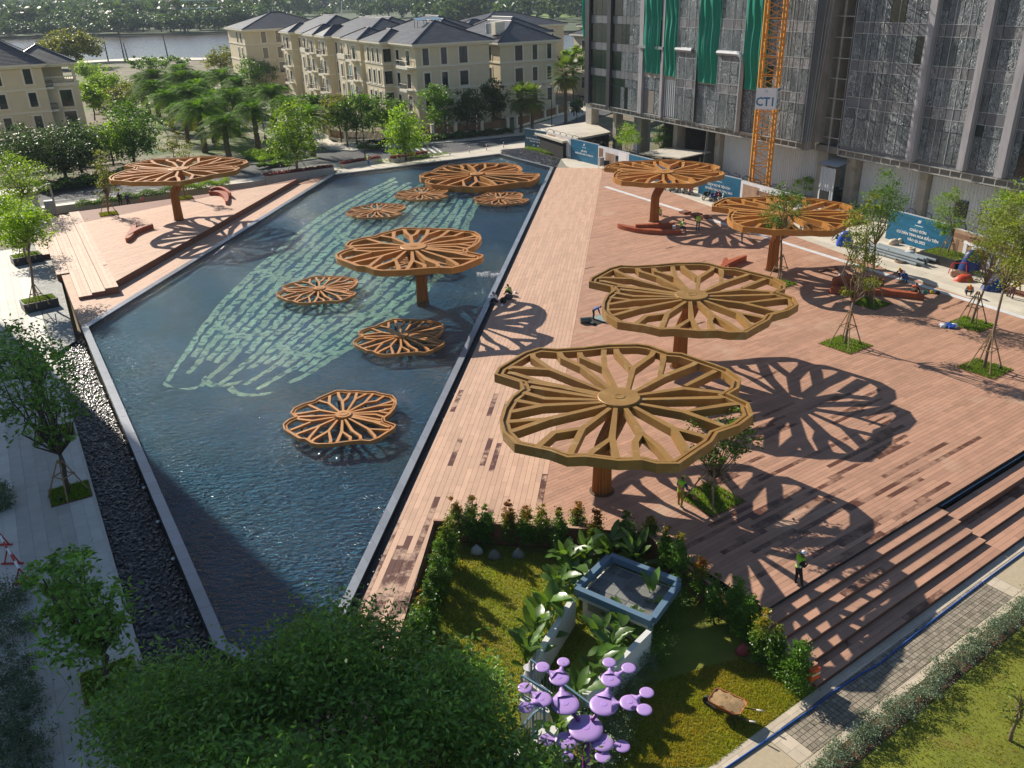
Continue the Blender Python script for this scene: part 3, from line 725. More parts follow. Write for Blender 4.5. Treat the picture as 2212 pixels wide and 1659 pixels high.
def rim_mesh(mat, s=1.0, hgt=.46, w=.40):
 """One closed bent channel: outer lip, recessed gutter, inner lip."""
 P = [np.array(p) * s for p in OUT][::-1]
 n = len(P)
 def off(d):
  out = []
  for i in range(n):
   a, b, c = P[i - 1], P[i], P[(i + 1) % n]
   e1 = (b - a) / np.linalg.norm(b - a); e2 = (c - b) / np.linalg.norm(c - b)
   n1, n2 = np.array([-e1[1], e1[0]]), np.array([-e2[1], e2[0]])
   m = n1 + n2; m /= np.linalg.norm(m); k = min(1 / max(.45, m @ n1), 1.7)
   out.append(b + m * d * k)
  return out
 prof = [(0, -hgt), (0, 0), (w * .34, 0), (w * .36, -.16), (w * .66, -.16), (w * .68, -.07), (w, -.07), (w, -hgt)]
 mb = MB(); pts = []
 for d, z in prof: pts += [(p[0], p[1], z) for p in off(d)]
 fs = []
 k = len(prof)
 for r in range(k):
  for i in range(n):
   a, b = r * n + i, r * n + (i + 1) % n; c, d2 = ((r + 1) % k) * n + (i + 1) % n, ((r + 1) % k) * n + i
   fs.append((a, d2, c, b))
 mb.add(pts, fs)
 return mb.mesh('rim', mat)
def rib_mesh(path, mat, s=1.0, w=.30, hgt=.40, z=-.04):
 p = [np.array(q) * s for q in path]; n = len(p); L, R_ = [], []
 for i in range(n):
  d = p[min(i + 1, n - 1)] - p[max(i - 1, 0)]; d /= np.linalg.norm(d); nn = np.array([-d[1], d[0]])
  ww = w * (.72 if i == 0 else 1.0) / 2
  L.append(p[i] + nn * ww); R_.append(p[i] - nn * ww)
 pts = [(q[0], q[1], z) for q in L] + [(q[0], q[1], z) for q in R_] + [(q[0], q[1], z - hgt) for q in L] + [(q[0], q[1], z - hgt) for q in R_]
 fs = []
 for i in range(n - 1):
  fs += [(n + i, n + i + 1, i + 1, i), (2 * n + i, 2 * n + i + 1, 3 * n + i + 1, 3 * n + i), (i, i + 1, 2 * n + i + 1, 2 * n + i), (n + i + 1, n + i, 3 * n + i, 3 * n + i + 1)]
 fs += [(0, 2 * n, 3 * n, n), (n - 1, 2 * n - 1, 4 * n - 1, 3 * n - 1)]
 mb = MB(); mb.add(pts, fs); return mb.mesh('rib', mat)
def hub_mb(r=1.02, t=.10, z=0.0):
 mb = MB(); mb.lathe((0, 0, z), [(.55, -.55), (.60, -.42), (r * .93, -.40), (r, -.34), (r, 0.012), (r * .97, .03), (.30, .03), (.29, .055), (.16, .055), (.16, .04)], 40)
 return mb
CANOPY_CACHE = {}
def canopy_parts(root, mat, s, zc, rz, hubr=1.02, ribw=.30, ribh=.40, rimh=.46, rimw=.42):
 key = (mat.name, s)
 if key not in CANOPY_CACHE:
  CANOPY_CACHE[key] = (rim_mesh(mat, s, rimh, rimw), [rib_mesh(p, mat, s, ribw, ribh, -.045 - .0012 * i) for i, p in enumerate(RIBS)], hub_mb(hubr).mesh('hub', mat, False))
 rim, ribs, hub = CANOPY_CACHE[key]
 for nm, me in [('rim', rim)] + [('rib', r) for r in ribs] + [('hub', hub)]:
  o = mesh_obj(nm, me, root, (0, 0, zc)); o.rotation_euler = (0, 0, rz)
FLUTE = [1.0, .86]
def stem_mb(b, h, bend):
 """Fluted column rising from its foot, leaning over in a soft S near the top."""
 path = []
 for i in range(19):
  t = i / 18; z = (h - .45) * t
  k = min(max((t - .52) / .40, 0), 1); k = k * k * (3 - 2 * k)
  path.append((bend[0] * k, bend[1] * k, z))
 mb = MB(); mb.tube(path, [.50 - .06 * math.sin(3.1 * i / 18) + (.10 * max(0, (i - 15) / 3)) for i in range(19)], 36, prof=FLUTE)
 return mb
UMB = [ # hub pixel, hub height, base pixel, base height, material, scale, turn, label
 ((1337, 857), 4.75, (1300, 1060), 0, 'bronze', 1.0, 0, 'largest lotus leaf canopy, nearest the sunken garden, bronze and dusty on top'),
 ((1494, 636), 5.0, (1467, 792), 0, 'bronze', 1.02, 0, 'second nearest canopy on the deck, beside the open hatch in the boards'),
 ((1702, 459), 5.0, (1667, 583), 0, 'ochre', .95, 0, 'ochre lotus leaf canopy with a slim tree growing through its front edge'),
 ((1435, 370), 4.95, (1413, 478), 0, 'ochre', .98, 0, 'ochre lotus leaf canopy near the parked motorbikes, S-bent stem by the long bench'),
 ((386, 364), 6.0, (387, 475), Z_TERR, 'ochre', 1.10, .1, 'lone lotus leaf canopy standing on the raised terrace left of the pool'),
 ((893, 532), 4.6, (913, 648), -.48, 'ochre', .92, math.pi, 'lotus leaf canopy rising on a stem straight out of the pool')]
for hp, hz, bp_, bz, mn, s, rz, lab in UMB:
 hub = at(*hp, hz); b = at(*bp_, max(bz, -.03)); b[2] = bz
 root = thing('lotus_canopy', lab, 'canopy', b, 0, 'lotus leaf canopies')
 bend = (hub[0] - b[0], hub[1] - b[1])
 st = stem_mb(b, hz - bz, bend); o = mesh_obj('stem', st.mesh('stem', MT['stem'], False), root)
 if bz > -.1:
  m = MB(); m.lathe((0, 0, .002), [(.62, 0), (.62, .02), (.5, .03)], 24); mesh_obj('base_plate', m.mesh('base_plate', MT['padleg']), root)
 n0 = len(KIDS[root.name])
 canopy_parts(root, MT[mn], s, hz - bz, rz)
 for ch in KIDS[root.name][n0:]: ch.location = (bend[0], bend[1], hz - bz)
PADS = [((1030, 375), .75, 1.20, math.pi + .35, 'huge ochre lotus leaf frame low on the water at the far end'),
 ((913, 417), .32, .53, math.pi, 'floating lotus leaf frame just in front of the huge far one, left of its twin'),
 ((1081, 427), .32, .51, math.pi + .2, 'floating lotus leaf frame near the far right rim of the pool'),
 ((814, 453), .32, .53, math.pi - .1, 'floating lotus leaf frame nearest the left terrace, far left in the pool'),
 ((918, 562), .32, .50, math.pi, 'floating lotus leaf frame half hidden under the canopy that rises from the pool'),
 ((690, 622), .32, .54, math.pi + .05, 'floating lotus leaf frame left of the canopy stem in the pool'),
 ((867, 723), .32, .53, math.pi + .02, 'floating lotus leaf frame below the canopy stem in the pool, second nearest'),
 ((742, 894.5), .36, .53, math.pi + .04, 'nearest floating lotus leaf frame, alone in the open water')]
for hp, hz, s, rz, lab in PADS:
 c = at(*hp, hz); root = thing('lotus_pad', lab, 'lotus pad', (c[0], c[1], -.48), 0, 'floating lotus leaf frames')
 big = s > 1
 canopy_parts(root, MT['ochre'] if big else MT['padtop'], s, hz + .48, rz, hubr=.9 if big else .48, ribw=.34 if big else .17, ribh=.55 if big else .16, rimh=.75 if big else .24, rimw=.5 if big else .22)
 leg = MB(); leg.beam((0, 0, 0), (0, 0, hz + .48 - (.6 if big else .2)), .12, .12); lm = leg.mesh('leg', MT['padleg'])
 for k in range(8):
  a = k * .785 + .3; r = 3.9 * s if k % 2 else 4.6 * s
  mesh_obj('leg', lm, root, (r * math.cos(a), r * math.sin(a), 0))
# ================================================================== roads, river, far bank
def road_sheet(name, pts, z0, z1, mat, kind='structure', parent=None):
 mb = MB(); mb.prism([at(x, y, z1)[:2] for x, y in pts], z0, z1); return mb.build(name, mat, parent, kind=kind if parent is None else None)
ROADN = [(-34.5, 118.9), (-26.8, 127.9), (-6.6, 134.3), (2.9, 143.5), (13.4, 160.7)]
ROAD = [(-120, 70), (-56.7, 105.2), (-34.5, 118.9), (-26.8, 127.6), (-6.6, 134.3), (3.2, 143.2), (13.4, 160.7), (27, 185), (22, 188), (12, 164.5), (3.1, 149.8), (-7, 145.2), (-18, 140.6), (-24.3, 138.3), (-28.5, 140.5), (-32, 150), (-42, 170), (-70, 225), (-84, 254), (-91, 250), (-77, 222), (-50, 172), (-38, 148), (-30.2, 135.5), (-28.6, 132.5), (-31, 130.8), (-38.6, 128.9), (-51, 128.4), (-66.5, 112.8), (-120, 78)]
mb = MB(); mb.prism([p for p in ROAD], -1.28, Z_ROAD); mb.build('road', MT['asphalt'], kind='structure')
VERGE = [(-140, 60), (-58, 103.6), (-34.5, 116.6), (-23.6, 124), (2, 128.5), (12, 140), (26, 160), (60, 220), (60, 330), (-110, 360), (-190, 330), (-190, 60)]
mb = MB(); mb.prism(VERGE, -1.285, -.62); mb.build('verge_ground', MT['ground'], kind='structure')
def kerb_run(name, pts, w=.22, z=-.30):
 mb = MB()
 for a, b in zip(pts[:-1], pts[1:]): mb.beam((a[0], a[1], z - .2), (b[0], b[1], z - .2), w, .4)
 return mb.build(name, MT['kerb'], kind='structure')
WALK_FAR = [(-18, 140.9), (-7, 145.5), (3.1, 150.1), (12, 164.8), (22, 188), (19, 190), (8.5, 166.5), (1, 153.5), (-8, 149), (-19.5, 143.8), (-28.8, 147), (-38, 171), (-64, 226), (-78, 256), (-83.6, 254), (-69.6, 225), (-41.6, 170), (-31.6, 150), (-28.1, 140.9), (-24.2, 138.7)]
mb = MB(); mb.prism(WALK_FAR, -1.27, Z_WALK); mb.build('pavement', MT['plaza'], kind='structure')
kerb_run('kerb', [(-84, 254), (-70, 225), (-42, 170), (-32, 150), (-28.5, 140.5), (-24.3, 138.3), (-18, 140.6), (-7, 145.2), (3.1, 149.8), (12, 164.5), (22, 188)], z=-.28)
MT['isle'] = M('planted_island', (.20, .19, .12), .9, .3, .3, .3, 6, dirt=((.06, .10, .02), .22, .47))
ISLE = [(-51, 128.6), (-38.6, 129.1), (-31, 131), (-28.8, 132.6), (-30.4, 135.5), (-38.2, 148), (-50.2, 172), (-77.2, 222), (-91, 250), (-108, 240), (-66, 150), (-56, 133)]
mb = MB(); mb.prism(ISLE, -1.275, Z_WALK - .01); mb.build('palm_island', MT['isle'], kind='structure')
kerb_run('kerb', [(-51, 128.4), (-38.6, 128.9), (-31, 130.8), (-28.6, 132.5), (-30.2, 135.5), (-38, 148), (-50, 172), (-77, 222), (-91, 250)], z=-.28)
MT['grass_far'] = M('clipped_grass', (.10, .17, .03), .9, .3, 1.5, .5, 20)
for k in range(5):
 a = k * 1.9
 q = [(-47 + a * -.25, 139 + a), (-40.5 + a * -.4, 140.2 + a), (-40.8 + a * -.4, 141.3 + a), (-47.3 + a * -.25, 140.1 + a)]
 mb = MB(); mb.prism(q, Z_WALK - .02, Z_WALK + .04); mb.build('grass_strip', MT['grass_far'], kind='structure')
near_walk = [(-60, 101.6), (-34.5, 116.4), (-26.6, 125.0), (-8.5, 131.4), (-.6, 133.2), (2.9, 140.5), (-6.6, 134.1), (-26.8, 127.3), (-34.8, 118.6), (-57, 105.0)]
mb = MB(); mb.prism([(-60, 101.6), (-34.5, 115.9), (-23.9, 122.3), (-23.7, 119), (-14, 122.9), (-2, 128.6), (4, 134), (13.6, 158), (13.2, 160.5), (3.2, 143.0), (-6.4, 134.1), (-26.7, 127.4), (-34.4, 118.7), (-56.7, 105.0)], -1.265, Z_WALK); mb.build('pavement', MT['plaza'], kind='structure')
kerb_run('kerb', [(-56.7, 105.1), (-34.5, 118.8), (-26.8, 127.5), (-6.6, 134.2), (3.2, 143.1), (13.3, 160.6)], z=-.28)
mk = thing('road_marking', None, None, (-10, 140, Z_ROAD)); mk['kind'] = 'structure'
def stripe(a, b, w):
 m = MB(); a, b = np.array(a, float), np.array(b, float); d = (b - a) / np.linalg.norm(b - a); n = np.array([-d[1], d[0]]) * w / 2
 m.add([(*(a - n), Z_ROAD + .005), (*(b - n), Z_ROAD + .005), (*(b + n), Z_ROAD + .005), (*(a + n), Z_ROAD + .005)], [(0, 1, 2, 3)]); m.build('stripe', MT['white_paint'], mk)
for k in range(5): stripe((-8.5 + k * 1.0, 138.0 + k * 1.25 - 2.6), (-10.6 + k * 1.0 + 2.2, 143.6 + k * .4), .45) if False else stripe((-13.5 + k * .9, 133.6 + k * .3 + .3), (-15.2 + k * .9, 139.2 + k * .35), .4)
for k in range(4): stripe((1.0 - k * 3.4, 146.6 - k * 1.6), (-.8 - k * 3.4, 145.8 - k * 1.6), .15)
for k in range(6): stripe((-60 + k * 4.6 + 2, 107.5 + k * 2.6), (-57.6 + k * 4.6 + 2, 108.9 + k * 2.6), .15)
for k in range(6): stripe((-66.0 + k * .75, 106.0 + k * .45), (-68.4 + k * .75, 109.9 + k * .45), .38)
stripe((-31, 151.5), (-41.2, 170), .12); stripe((-42, 171.5), (-60, 207), .12)
rv = bpy.data.materials.new('river_water'); rv.use_nodes = True
nt = rv.node_tree; b = nt.nodes['Principled BSDF']; b.inputs['Base Color'].default_value = (.13, .11, .09, 1); b.inputs['Roughness'].default_value = .16; b.inputs['Specular IOR Level'].default_value = .7
g = nt.nodes.new('ShaderNodeNewGeometry'); mp = nt.nodes.new('ShaderNodeMapping'); mp.inputs['Scale'].default_value = (.10, .28, 1); nt.links.new(g.outputs['Position'], mp.inputs['Vector'])
nz = nt.nodes.new('ShaderNodeTexNoise'); nz.inputs['Scale'].default_value = 1.6; nz.inputs['Detail'].default_value = 6; nt.links.new(mp.outputs['Vector'], nz.inputs['Vector'])
bpn = nt.nodes.new('ShaderNodeBump'); bpn.inputs['Strength'].default_value = .55; bpn.inputs['Distance'].default_value = 1.0; nt.links.new(nz.outputs['Fac'], bpn.inputs['Height']); nt.links.new(bpn.outputs['Normal'], b.inputs['Normal'])
mb = MB(); mb.prism([(-760, 360), (-190, 340), (-100, 330), (60, 345), (420, 360), (900, 420), (900, 800), (-100, 700), (-330, 720), (-760, 620)], -7, -3.0); mb.build('river', rv, kind='structure')
MT['meadow'] = M('meadow', (.16, .24, .05), .95, .25, .02, .0, 1)
MT['farland'] = M('far_land', (.07, .095, .04), .95, .35, .01)
MT['mud'] = M('river_mud', (.20, .15, .10), .9, .3, .05)
bank = [(-900, 560), (-560, 640), (-330, 668), (-262, 655), (-225, 640), (-185, 652), (-150, 652), (-120, 640), (-60, 560), (40, 520), (300, 520), (900, 560), (2600, 900), (2600, 4200), (-2600, 4200), (-2600, 900)]
mb = MB(); mb.prism(bank, -8, -1.2); mb.build('far_bank', MT['farland'], kind='structure')
mb = MB(); mb.prism([(p[0] * .995, p[1] - 3) for p in bank[:10]] + [(p[0], p[1] + 14) for p in bank[:10][::-1]], -8, -2.4); mb.build('river_mud', MT['mud'], kind='structure')
sheet('meadow', [at(540, 62, 0)[:2], at(760, 58, 0)[:2], at(820, 42, 0)[:2], at(600, 38, 0)[:2], at(450, 48, 0)[:2], at(440, 58, 0)[:2]], -1.0, MT['meadow'])
sheet('meadow', [at(1000, 40, 0)[:2], at(1300, 34, 0)[:2], at(1300, 25, 0)[:2], at(1000, 26, 0)[:2]], -1.0, MT['meadow'])
mb = MB(); mb.prism([(-230, 330), (-150, 378), (-100, 360), (-105, 352), (-155, 362), (-222, 320)], -6, -.4); mb.build('quay', MT['plaza'], kind='structure')
hm = MB(); hp = []; hf = []
for i in range(61):
 x = -2600 + i * 87
 for j, (yy, zz) in enumerate(((2350, -2), (2700, 22), (3100, 34), (3600, -2))):
  hp.append((x, yy, zz * (0.72 + .22 * math.sin(i * .45) + .12 * math.sin(i * 1.13)) if zz > 0 else zz))
 if i:
  for j in range(3): hf.append((4 * i - 4 + j, 4 * i + j, 4 * i + j + 1, 4 * i - 3 + j))
hm.add(hp, hf); hm.build('hills', MT['farland'], smooth=True, kind='structure')
# ================================================================== apartment houses
MT['stucco'] = M('cream_stucco', (.66, .57, .40), .85, .07, .6, .1, 60, tone=.06)
MT['trim'] = M('white_trim', (.74, .69, .57), .8, .06, .8)
MT['roof'] = M('grey_roof_tile', (.075, .075, .08), .42, .2, 1.0, tone=.25, spec=.6)
MT['winframe'] = M('dark_window_frame', (.03, .032, .035), .4, .1, 3)
MT['pane'] = M('window_glass', (.02, .03, .035), .08, .3, .4, spec=.8)
MT['iron'] = M('black_iron', (.03, .03, .03), .5, .1, 3)
MT['curtain'] = M('turquoise_curtain', (.12, .38, .42), .6, .2, 3)
_ar = math.radians(61.5)
uR = np.array([math.sin(_ar), math.cos(_ar), 0]); uL = np.array([-uR[1], uR[0], 0]); uZ = np.array([0, 0, 1.])
AB = np.array([-3.2, 166.0, 0])
def RL(r, l, z=0): return AB + uR * r + uL * l + uZ * z
def blk(mb, r0, r1, l0, l1, z0, z1, m=0):
 return mb.prism([tuple(RL(r, l)[:2]) for r, l in ((r0, l0), (r1, l0), (r1, l1), (r0, l1))], z0, z1, m)
def window(parent, o, u, n, w, h, kind='win', z=0):
 """Framed window on a wall: o bottom centre on the wall face, u along it, n outward."""
 o = np.asarray(o, float)
 fr = MB(); t = .14
 for a, b_ in (((-w / 2 - t, h / 2), (t * 1.6, h + 2 * t)), ((w / 2 + t, h / 2), (t * 1.6, h + 2 * t))):
  pass
 def bar(mb, x0, x1, z0, z1, d0, d1, m=0):
  pts = [o + u * x + uZ * zz + n * d for d in (d0, d1) for x, zz in ((x0, z0), (x1, z0), (x1, z1), (x0, z1))]
  mb.add(pts, [(0, 1, 2, 3), (7, 6, 5, 4), (0, 4, 5, 1), (1, 5, 6, 2), (2, 6, 7, 3), (3, 7, 4, 0)], m)
 s = .30
 bar(fr, -w / 2 - s, -w / 2, -.1, h + s, 0, .07); bar(fr, w / 2, w / 2 + s, -.1, h + s, 0, .07); bar(fr, -w / 2, w / 2, h, h + s, 0, .07); bar(fr, -w / 2 - s - .05, w / 2 + s + .05, -.26, -.1, 0, .14)
 f = fr.build('window', MT['trim'], parent)
 sa = MB(); k = .07
 bar(sa, -w / 2, -w / 2 + k, 0, h, .0, .05); bar(sa, w / 2 - k, w / 2, 0, h, .0, .05); bar(sa, -w / 2 + k, w / 2 - k, h - k, h, .0, .05); bar(sa, -w / 2 + k, w / 2 - k, 0, k, .0, .05); bar(sa, -w / 2 + k, w / 2 - k, h * .3, h * .3 + k, .0, .045)
 if w > 1.3: bar(sa, -k / 2, k / 2, k, h - k, .0, .048)
 off = world_loc(parent)
 s_ = mesh_obj('sash', sa.mesh('sash', MT['winframe'], False, off), f)
 pn = MB(); bar(pn, -w / 2 + k, w / 2 - k, k, h - k, .0, .018); mesh_obj('pane', pn.mesh('pane', MT['curtain'] if kind == 'curtain' else MT['pane'], False, off), f)
def balcony(parent, o, u, n, w, d, door=True, h=2.5):
 o = np.asarray(o, float); mb = MB()
 def q(x, y, z): return o + u * x + n * y + uZ * z
 mb.add([q(x, y, z) for z in (-.35, -.0) for x, y in ((-w / 2, 0), (w / 2, 0), (w / 2, d), (-w / 2, d))], [(3, 2, 1, 0), (4, 5, 6, 7), (0, 1, 5, 4), (1, 2, 6, 5), (2, 3, 7, 6), (3, 0, 4, 7)])
 f = mb.build('balcony', MT['trim'], parent); off = world_loc(parent)
 r = MB()
 for z in (1.0, .12): r.tube([q(-w / 2 + .05, 0, z), q(-w / 2 + .05, d - .08, z), q(w / 2 - .05, d - .08, z), q(w / 2 - .05, 0, z)], .028, 4)
 nb = int((w + 2 * d) / .22)
 for i in range(nb + 1):
  t = i / nb * (w + 2 * d - .3)
  x, y = (-w / 2 + .05, t) if t < d - .08 else ((-w / 2 + .05 + t - d + .08, d - .08) if t < d - .08 + w - .1 else (w / 2 - .05, max(0, d - .08 - (t - d + .08 - w + .1))))
  r.beam(q(x, y, .1), q(x, y, 1.0), .025, .025)
 mesh_obj('railing', r.mesh('railing', MT['iron'], False, off), f)
 if door: window(parent, o + uZ * .05, u, n, min(1.6, w * .6), h, 'win')
def face_tiles(quad, du, dv, lift=.045):
 """Rows of tiles on a sloping roof face; quad[0..1] is the eave from left to right seen from outside, the rest the outline."""
 Q = [np.array(p, float) for p in quad]
 u = Q[1] - Q[0]; u /= np.linalg.norm(u)
 c = np.mean(Q, axis=0); v = c - Q[0]; v -= u * (v @ u); v /= np.linalg.norm(v); n = np.cross(u, v)
 P2 = ccw([((p - Q[0]) @ u, (p - Q[0]) @ v) for p in Q]); A = np.array(P2); out = []
 for r in range(int(A[:, 1].max() / dv) + 1):
  for k in range(int(math.floor(A[:, 0].min() / du)), int(A[:, 0].max() / du) + 1):
   x0, x1, y0, y1 = k * du + .012, (k + 1) * du - .012, r * dv, (r + 1) * dv + .02
   q = clip_convex([(x0, y0), (x1, y0), (x1, y1), (x0, y1)], P2)
   if len(q) < 3: continue
   m = MB(); top = [Q[0] + u * a + v * b_ + n * (lift * (1 - (b_ - y0) / (y1 - y0)) + .012) for a, b_ in q]
   bot = [Q[0] + u * a + v * b_ + n * .0 for a, b_ in q]; L = len(q)
   m.add(top + bot, [tuple(range(L))] + [(i, L + i, L + (i + 1) % L, (i + 1) % L) for i in range(L)], 0, random.uniform(-1, 1)); out.append(m)
 return out
def hip_roof(parent, r0, r1, l0, l1, z, rise, over=.8, du=1.2, dv=.42, limit=0, eave=True):
 r0, r1, l0, l1 = r0 - over, r1 + over, l0 - over, l1 + over
 A_, B_, C_, D_ = RL(r0, l0, z), RL(r1, l0, z), RL(r1, l1, z), RL(r0, l1, z)
 w, d = r1 - r0, l1 - l0; off = world_loc(parent)
 if w > d: E_, F_ = RL(r0 + d / 2, (l0 + l1) / 2, z + rise), RL(r1 - d / 2, (l0 + l1) / 2, z + rise); faces = [(A_, B_, F_, E_), (B_, C_, F_), (C_, D_, E_, F_), (D_, A_, E_)]; hips = [(A_, E_), (D_, E_), (B_, F_), (C_, F_), (E_, F_)]
 else: E_, F_ = RL((r0 + r1) / 2, l0 + w / 2, z + rise), RL((r0 + r1) / 2, l1 - w / 2, z + rise); faces = [(A_, B_, E_), (B_, C_, F_, E_), (C_, D_, F_), (D_, A_, E_, F_)]; hips = [(A_, E_), (B_, E_), (C_, F_), (D_, F_), (E_, F_)]
 mb = MB()
 for f in faces: mb.add(f, [tuple(range(len(f)))])
 ro = mb.build('roof', MT['roof'], parent)
 items = []
 for i in (0, 3): items += face_tiles(faces[i], du, dv)
 for i in (1,): items += face_tiles(faces[i], du, dv)
 if limit: pieces_sub(ro, 'roof_tile', MT['roof'], items, limit, off)
 else:
  m = MB()
  for it in items:
   b_ = len(m.v); m.v += it.v; m.f += [tuple(b_ + i for i in f) for f in it.f]; m.m += it.m; m.t += it.t
  o = mesh_obj('roof_tiles', m.mesh('roof_tiles', MT['roof'], False, off), ro); o['kind'] = 'stuff'
 h = MB()
 for a, b_ in hips: h.tube([a + uZ * .06, b_ + uZ * .06], .13, 6)
 mesh_obj('ridge_cap', h.mesh('ridge_cap', MT['roof'], False, off), ro)
 if eave:
  e = MB()
  for k_, (zz0, zz1, s) in enumerate(((z - .32, z - .01, 0), (z - .62, z - .32, .35))): blk(e, r0 + s, r1 - s, l0 + s, l1 - s, zz0, zz1)
  e.build('eave', MT['trim'], parent)
 return ro
def pieces_sub(part, name, mat, items, limit, off):
 keyed = sorted(((np.linalg.norm(np.mean(np.array(m.v), axis=0) - np.array([0, 0, CAM_H])) + (0 if in_frame(np.mean(np.array(m.v), axis=0), 10) else 1e5), i) for i, m in enumerate(items)))
 left = MB()
 for j, (d, i) in enumerate(keyed):
  if j < limit and d < 1e5: mesh_obj(name, items[i].mesh(name, mat, False, off), part)
  else:
   it = items[i]; b_ = len(left.v); left.v += it.v; left.f += [tuple(b_ + q for q in f) for f in it.f]; left.m += it.m; left.t += it.t
 if left.f:
  o = mesh_obj(name + '_rows', left.mesh(name + '_rows', mat, False, off), part); o['kind'] = 'stuff'
ZG = -.35
def band(parent, r0, r1, l0, l1, z, h=.28, d=.12):
 m = MB(); blk(m, r0 - d, r1 + d, l0 - d, l1 + d, z, z + h); m.build('cornice', MT['trim'], parent)
ap = thing('apartment_building', 'long cream apartment row with hipped grey roofs and balconies, its end wall facing the road', 'building', RL(-8, 30, ZG))
mb = MB(); blk(mb, -14.4, 0, -1.5, 10, ZG, 13.4); blk(mb, -14.6, 0, 10, 76, ZG, 13.4)
for l0, l1 in ((9.8, 19.2), (21.5, 30), (42, 47.5), (50, 56.5), (69, 76.5)): blk(mb, -16.1, -14.0, l0, l1, ZG, 13.4)
for l0, l1 in ((30.05, 34.5), (56.55, 61)): blk(mb, -16.4, -14.2, l0, l1, ZG, 10.0)
mb.build('wall', MT['stucco'], ap)
for z in (10.05, 6.2):
 band(ap, -14.4, 0, -1.5, 9.7, z)
 for l0, l1 in ((9.8, 19.2), (21.5, 30), (42, 47.5), (50, 56.5), (69, 76.5)): band(ap, -16.1, -14.2, l0, l1, z, .25, .1)
hip_roof(ap, -14.4, 0, -1.5, 22, 14.0, 3.3)
hip_roof(ap, -14.6, 0, 24, 52, 14.0, 3.3, .6); hip_roof(ap, -14.6, 0, 53, 77, 14.05, 3.4, .6)
for l0, l1 in ((9.8, 19.2), (21.5, 30), (42, 47.5), (50, 56.5), (69, 76.5)): hip_roof(ap, -16.1, -9, l0, l1, 14.02, 1.9, .65)
for r, w, h, z in ((-12.5, 1.1, 2.7, 10.5), (-9.0, 1.1, 2.7, 10.5), (-5.2, 1.6, 2.7, 10.5), (-12.4, 1.1, 2.4, 6.75), (-9.0, 1.1, 2.4, 6.75), (-5.2, 1.6, 2.4, 6.75), (-12.4, 1.1, 2.2, 2.9), (-5.2, 1.6, 2.2, 2.9)):
 window(ap, RL(r, -1.5, z), uR, -uL, w, h)
for z in (10.2, 6.35, 2.6):      # corner balconies on the flank of the end block
 balcony(ap, RL(-14.4, 1.8, z), -uL, -uR, 5.2 if z > 9 else 3.4, 1.4);
 window(ap, RL(-14.4, 6.6, z + .3), -uL, -uR, 1.3, 2.2)
 window(ap, RL(-15.2, 9.8, z + .4), uR, -uL, 1.5, 2.2)
for l in (12, 14.5, 17):
 for z in (10.5, 6.7, 2.9): window(ap, RL(-16.1, l, z), -uL, -uR, 1.0, 2.3)
for l0, l1 in ((21.5, 30), (42, 47.5), (50, 56.5), (69, 76.5)):
 for z in (10.2, 6.35, 2.6):
  balcony(ap, RL(-16.1, (l0 + l1) / 2 - .6, z), -uL, -uR, 3.6, 1.3)
  window(ap, RL(-16.1, (l0 + l1) / 2 + 2.4 if l1 - l0 > 6 else l1 - .8, z + .3), -uL, -uR, .9, 2.3, 'curtain' if (l0 == 21.5 and z < 7) else 'win')
for l in (20.4, 32.2, 36.5, 40, 48.8, 58.8, 63, 67):
 for z in (10.5, 6.7, 2.9): window(ap, RL(-14.6 if z > 9 or l not in (32.2, 58.8) else -16.4, l, z), -uL, -uR, 1.2, 2.3)
for l0, l1 in ((30.05, 34.5), (56.55, 61)):
 m = MB(); blk(m, -16.5, -16.25, l0, l1, 10, 11); blk(m, -16.25, -14.7, l0, l0 + .25, 10, 11); m.build('parapet', MT['trim'], ap)
for k in range(2):
 sp = thing('solar_panel', ['tilted solar panel on the grey roof, left of its twin', 'tilted solar panel on the grey roof, right of its twin'][k], 'solar panel', RL(-9.2 + k * 2.7, 7.3 - k * .6, 16.6), math.pi / 2 - _ar, 'solar panels on the apartment roof')
 m = MB(); m.box((0, 0, 1.0), (2.1, 1.7, .08), tilt=Matrix.Rotation(.25, 3, 'X')); o = mesh_obj('panel', m.mesh('panel', M('solar_glass', (.22, .32, .36), .12, .1, 2, spec=.8)), sp)
 m = MB()
 for x in (-.9, .9):
  m.beam((x, -.7, -.4), (x, -.7, .85), .07, .07); m.beam((x, .7, -.4), (x, .7, 1.15), .07, .07)
 mesh_obj('stand', m.mesh('stand', MT['iron']), sp)
fb_ = thing('apartment_building', 'cream apartment block beside the river, left end behind the long row', 'building', RL(-14, 104, ZG))
mb = MB(); blk(mb, -20.5, -2, 97, 116, ZG, 13.6); blk(mb, -8.4, 2, 95, 110, ZG, 13.6); mb.build('wall', MT['stucco'], fb_)
for z in (10.2, 6.2, 2.4): band(fb_, -20.5, -8.5, 97, 116, z)
hip_roof(fb_, -20.5, 2, 96, 116, 14.1, 3.6)
for z in (10.7, 6.8, 3.0):
 for r in (-15.5, -11.6): window(fb_, RL(r, 97, z), uR, -uL, 1.2, 2.6)
 for l in (101, 105): window(fb_, RL(-20.5, l, z), -uL, -uR, 1.5, 2.6)
nb_ = thing('apartment_building', 'cream apartment block behind the fan palms, right of the narrow gap beside the long row', 'building', RL(10, 8, ZG))
mb = MB(); blk(mb, 4.1, 16.2, 2, 24, ZG, 12.7); mb.build('wall', MT['stucco'], nb_)
for z in (9.5, 5.6): band(nb_, 4.1, 16.2, 2, 24, z)
hip_roof(nb_, 4.1, 16.2, 2, 24, 13.2, 3.3)
for r, w in ((8.1, 1.6), (11.6, 1.0), (14.8, .9)):
 for z, h in ((9.9, 2.6), (6.1, 2.4), (2.3, 2.2)): window(nb_, RL(r, 2, z), uR, -uL, w, h)
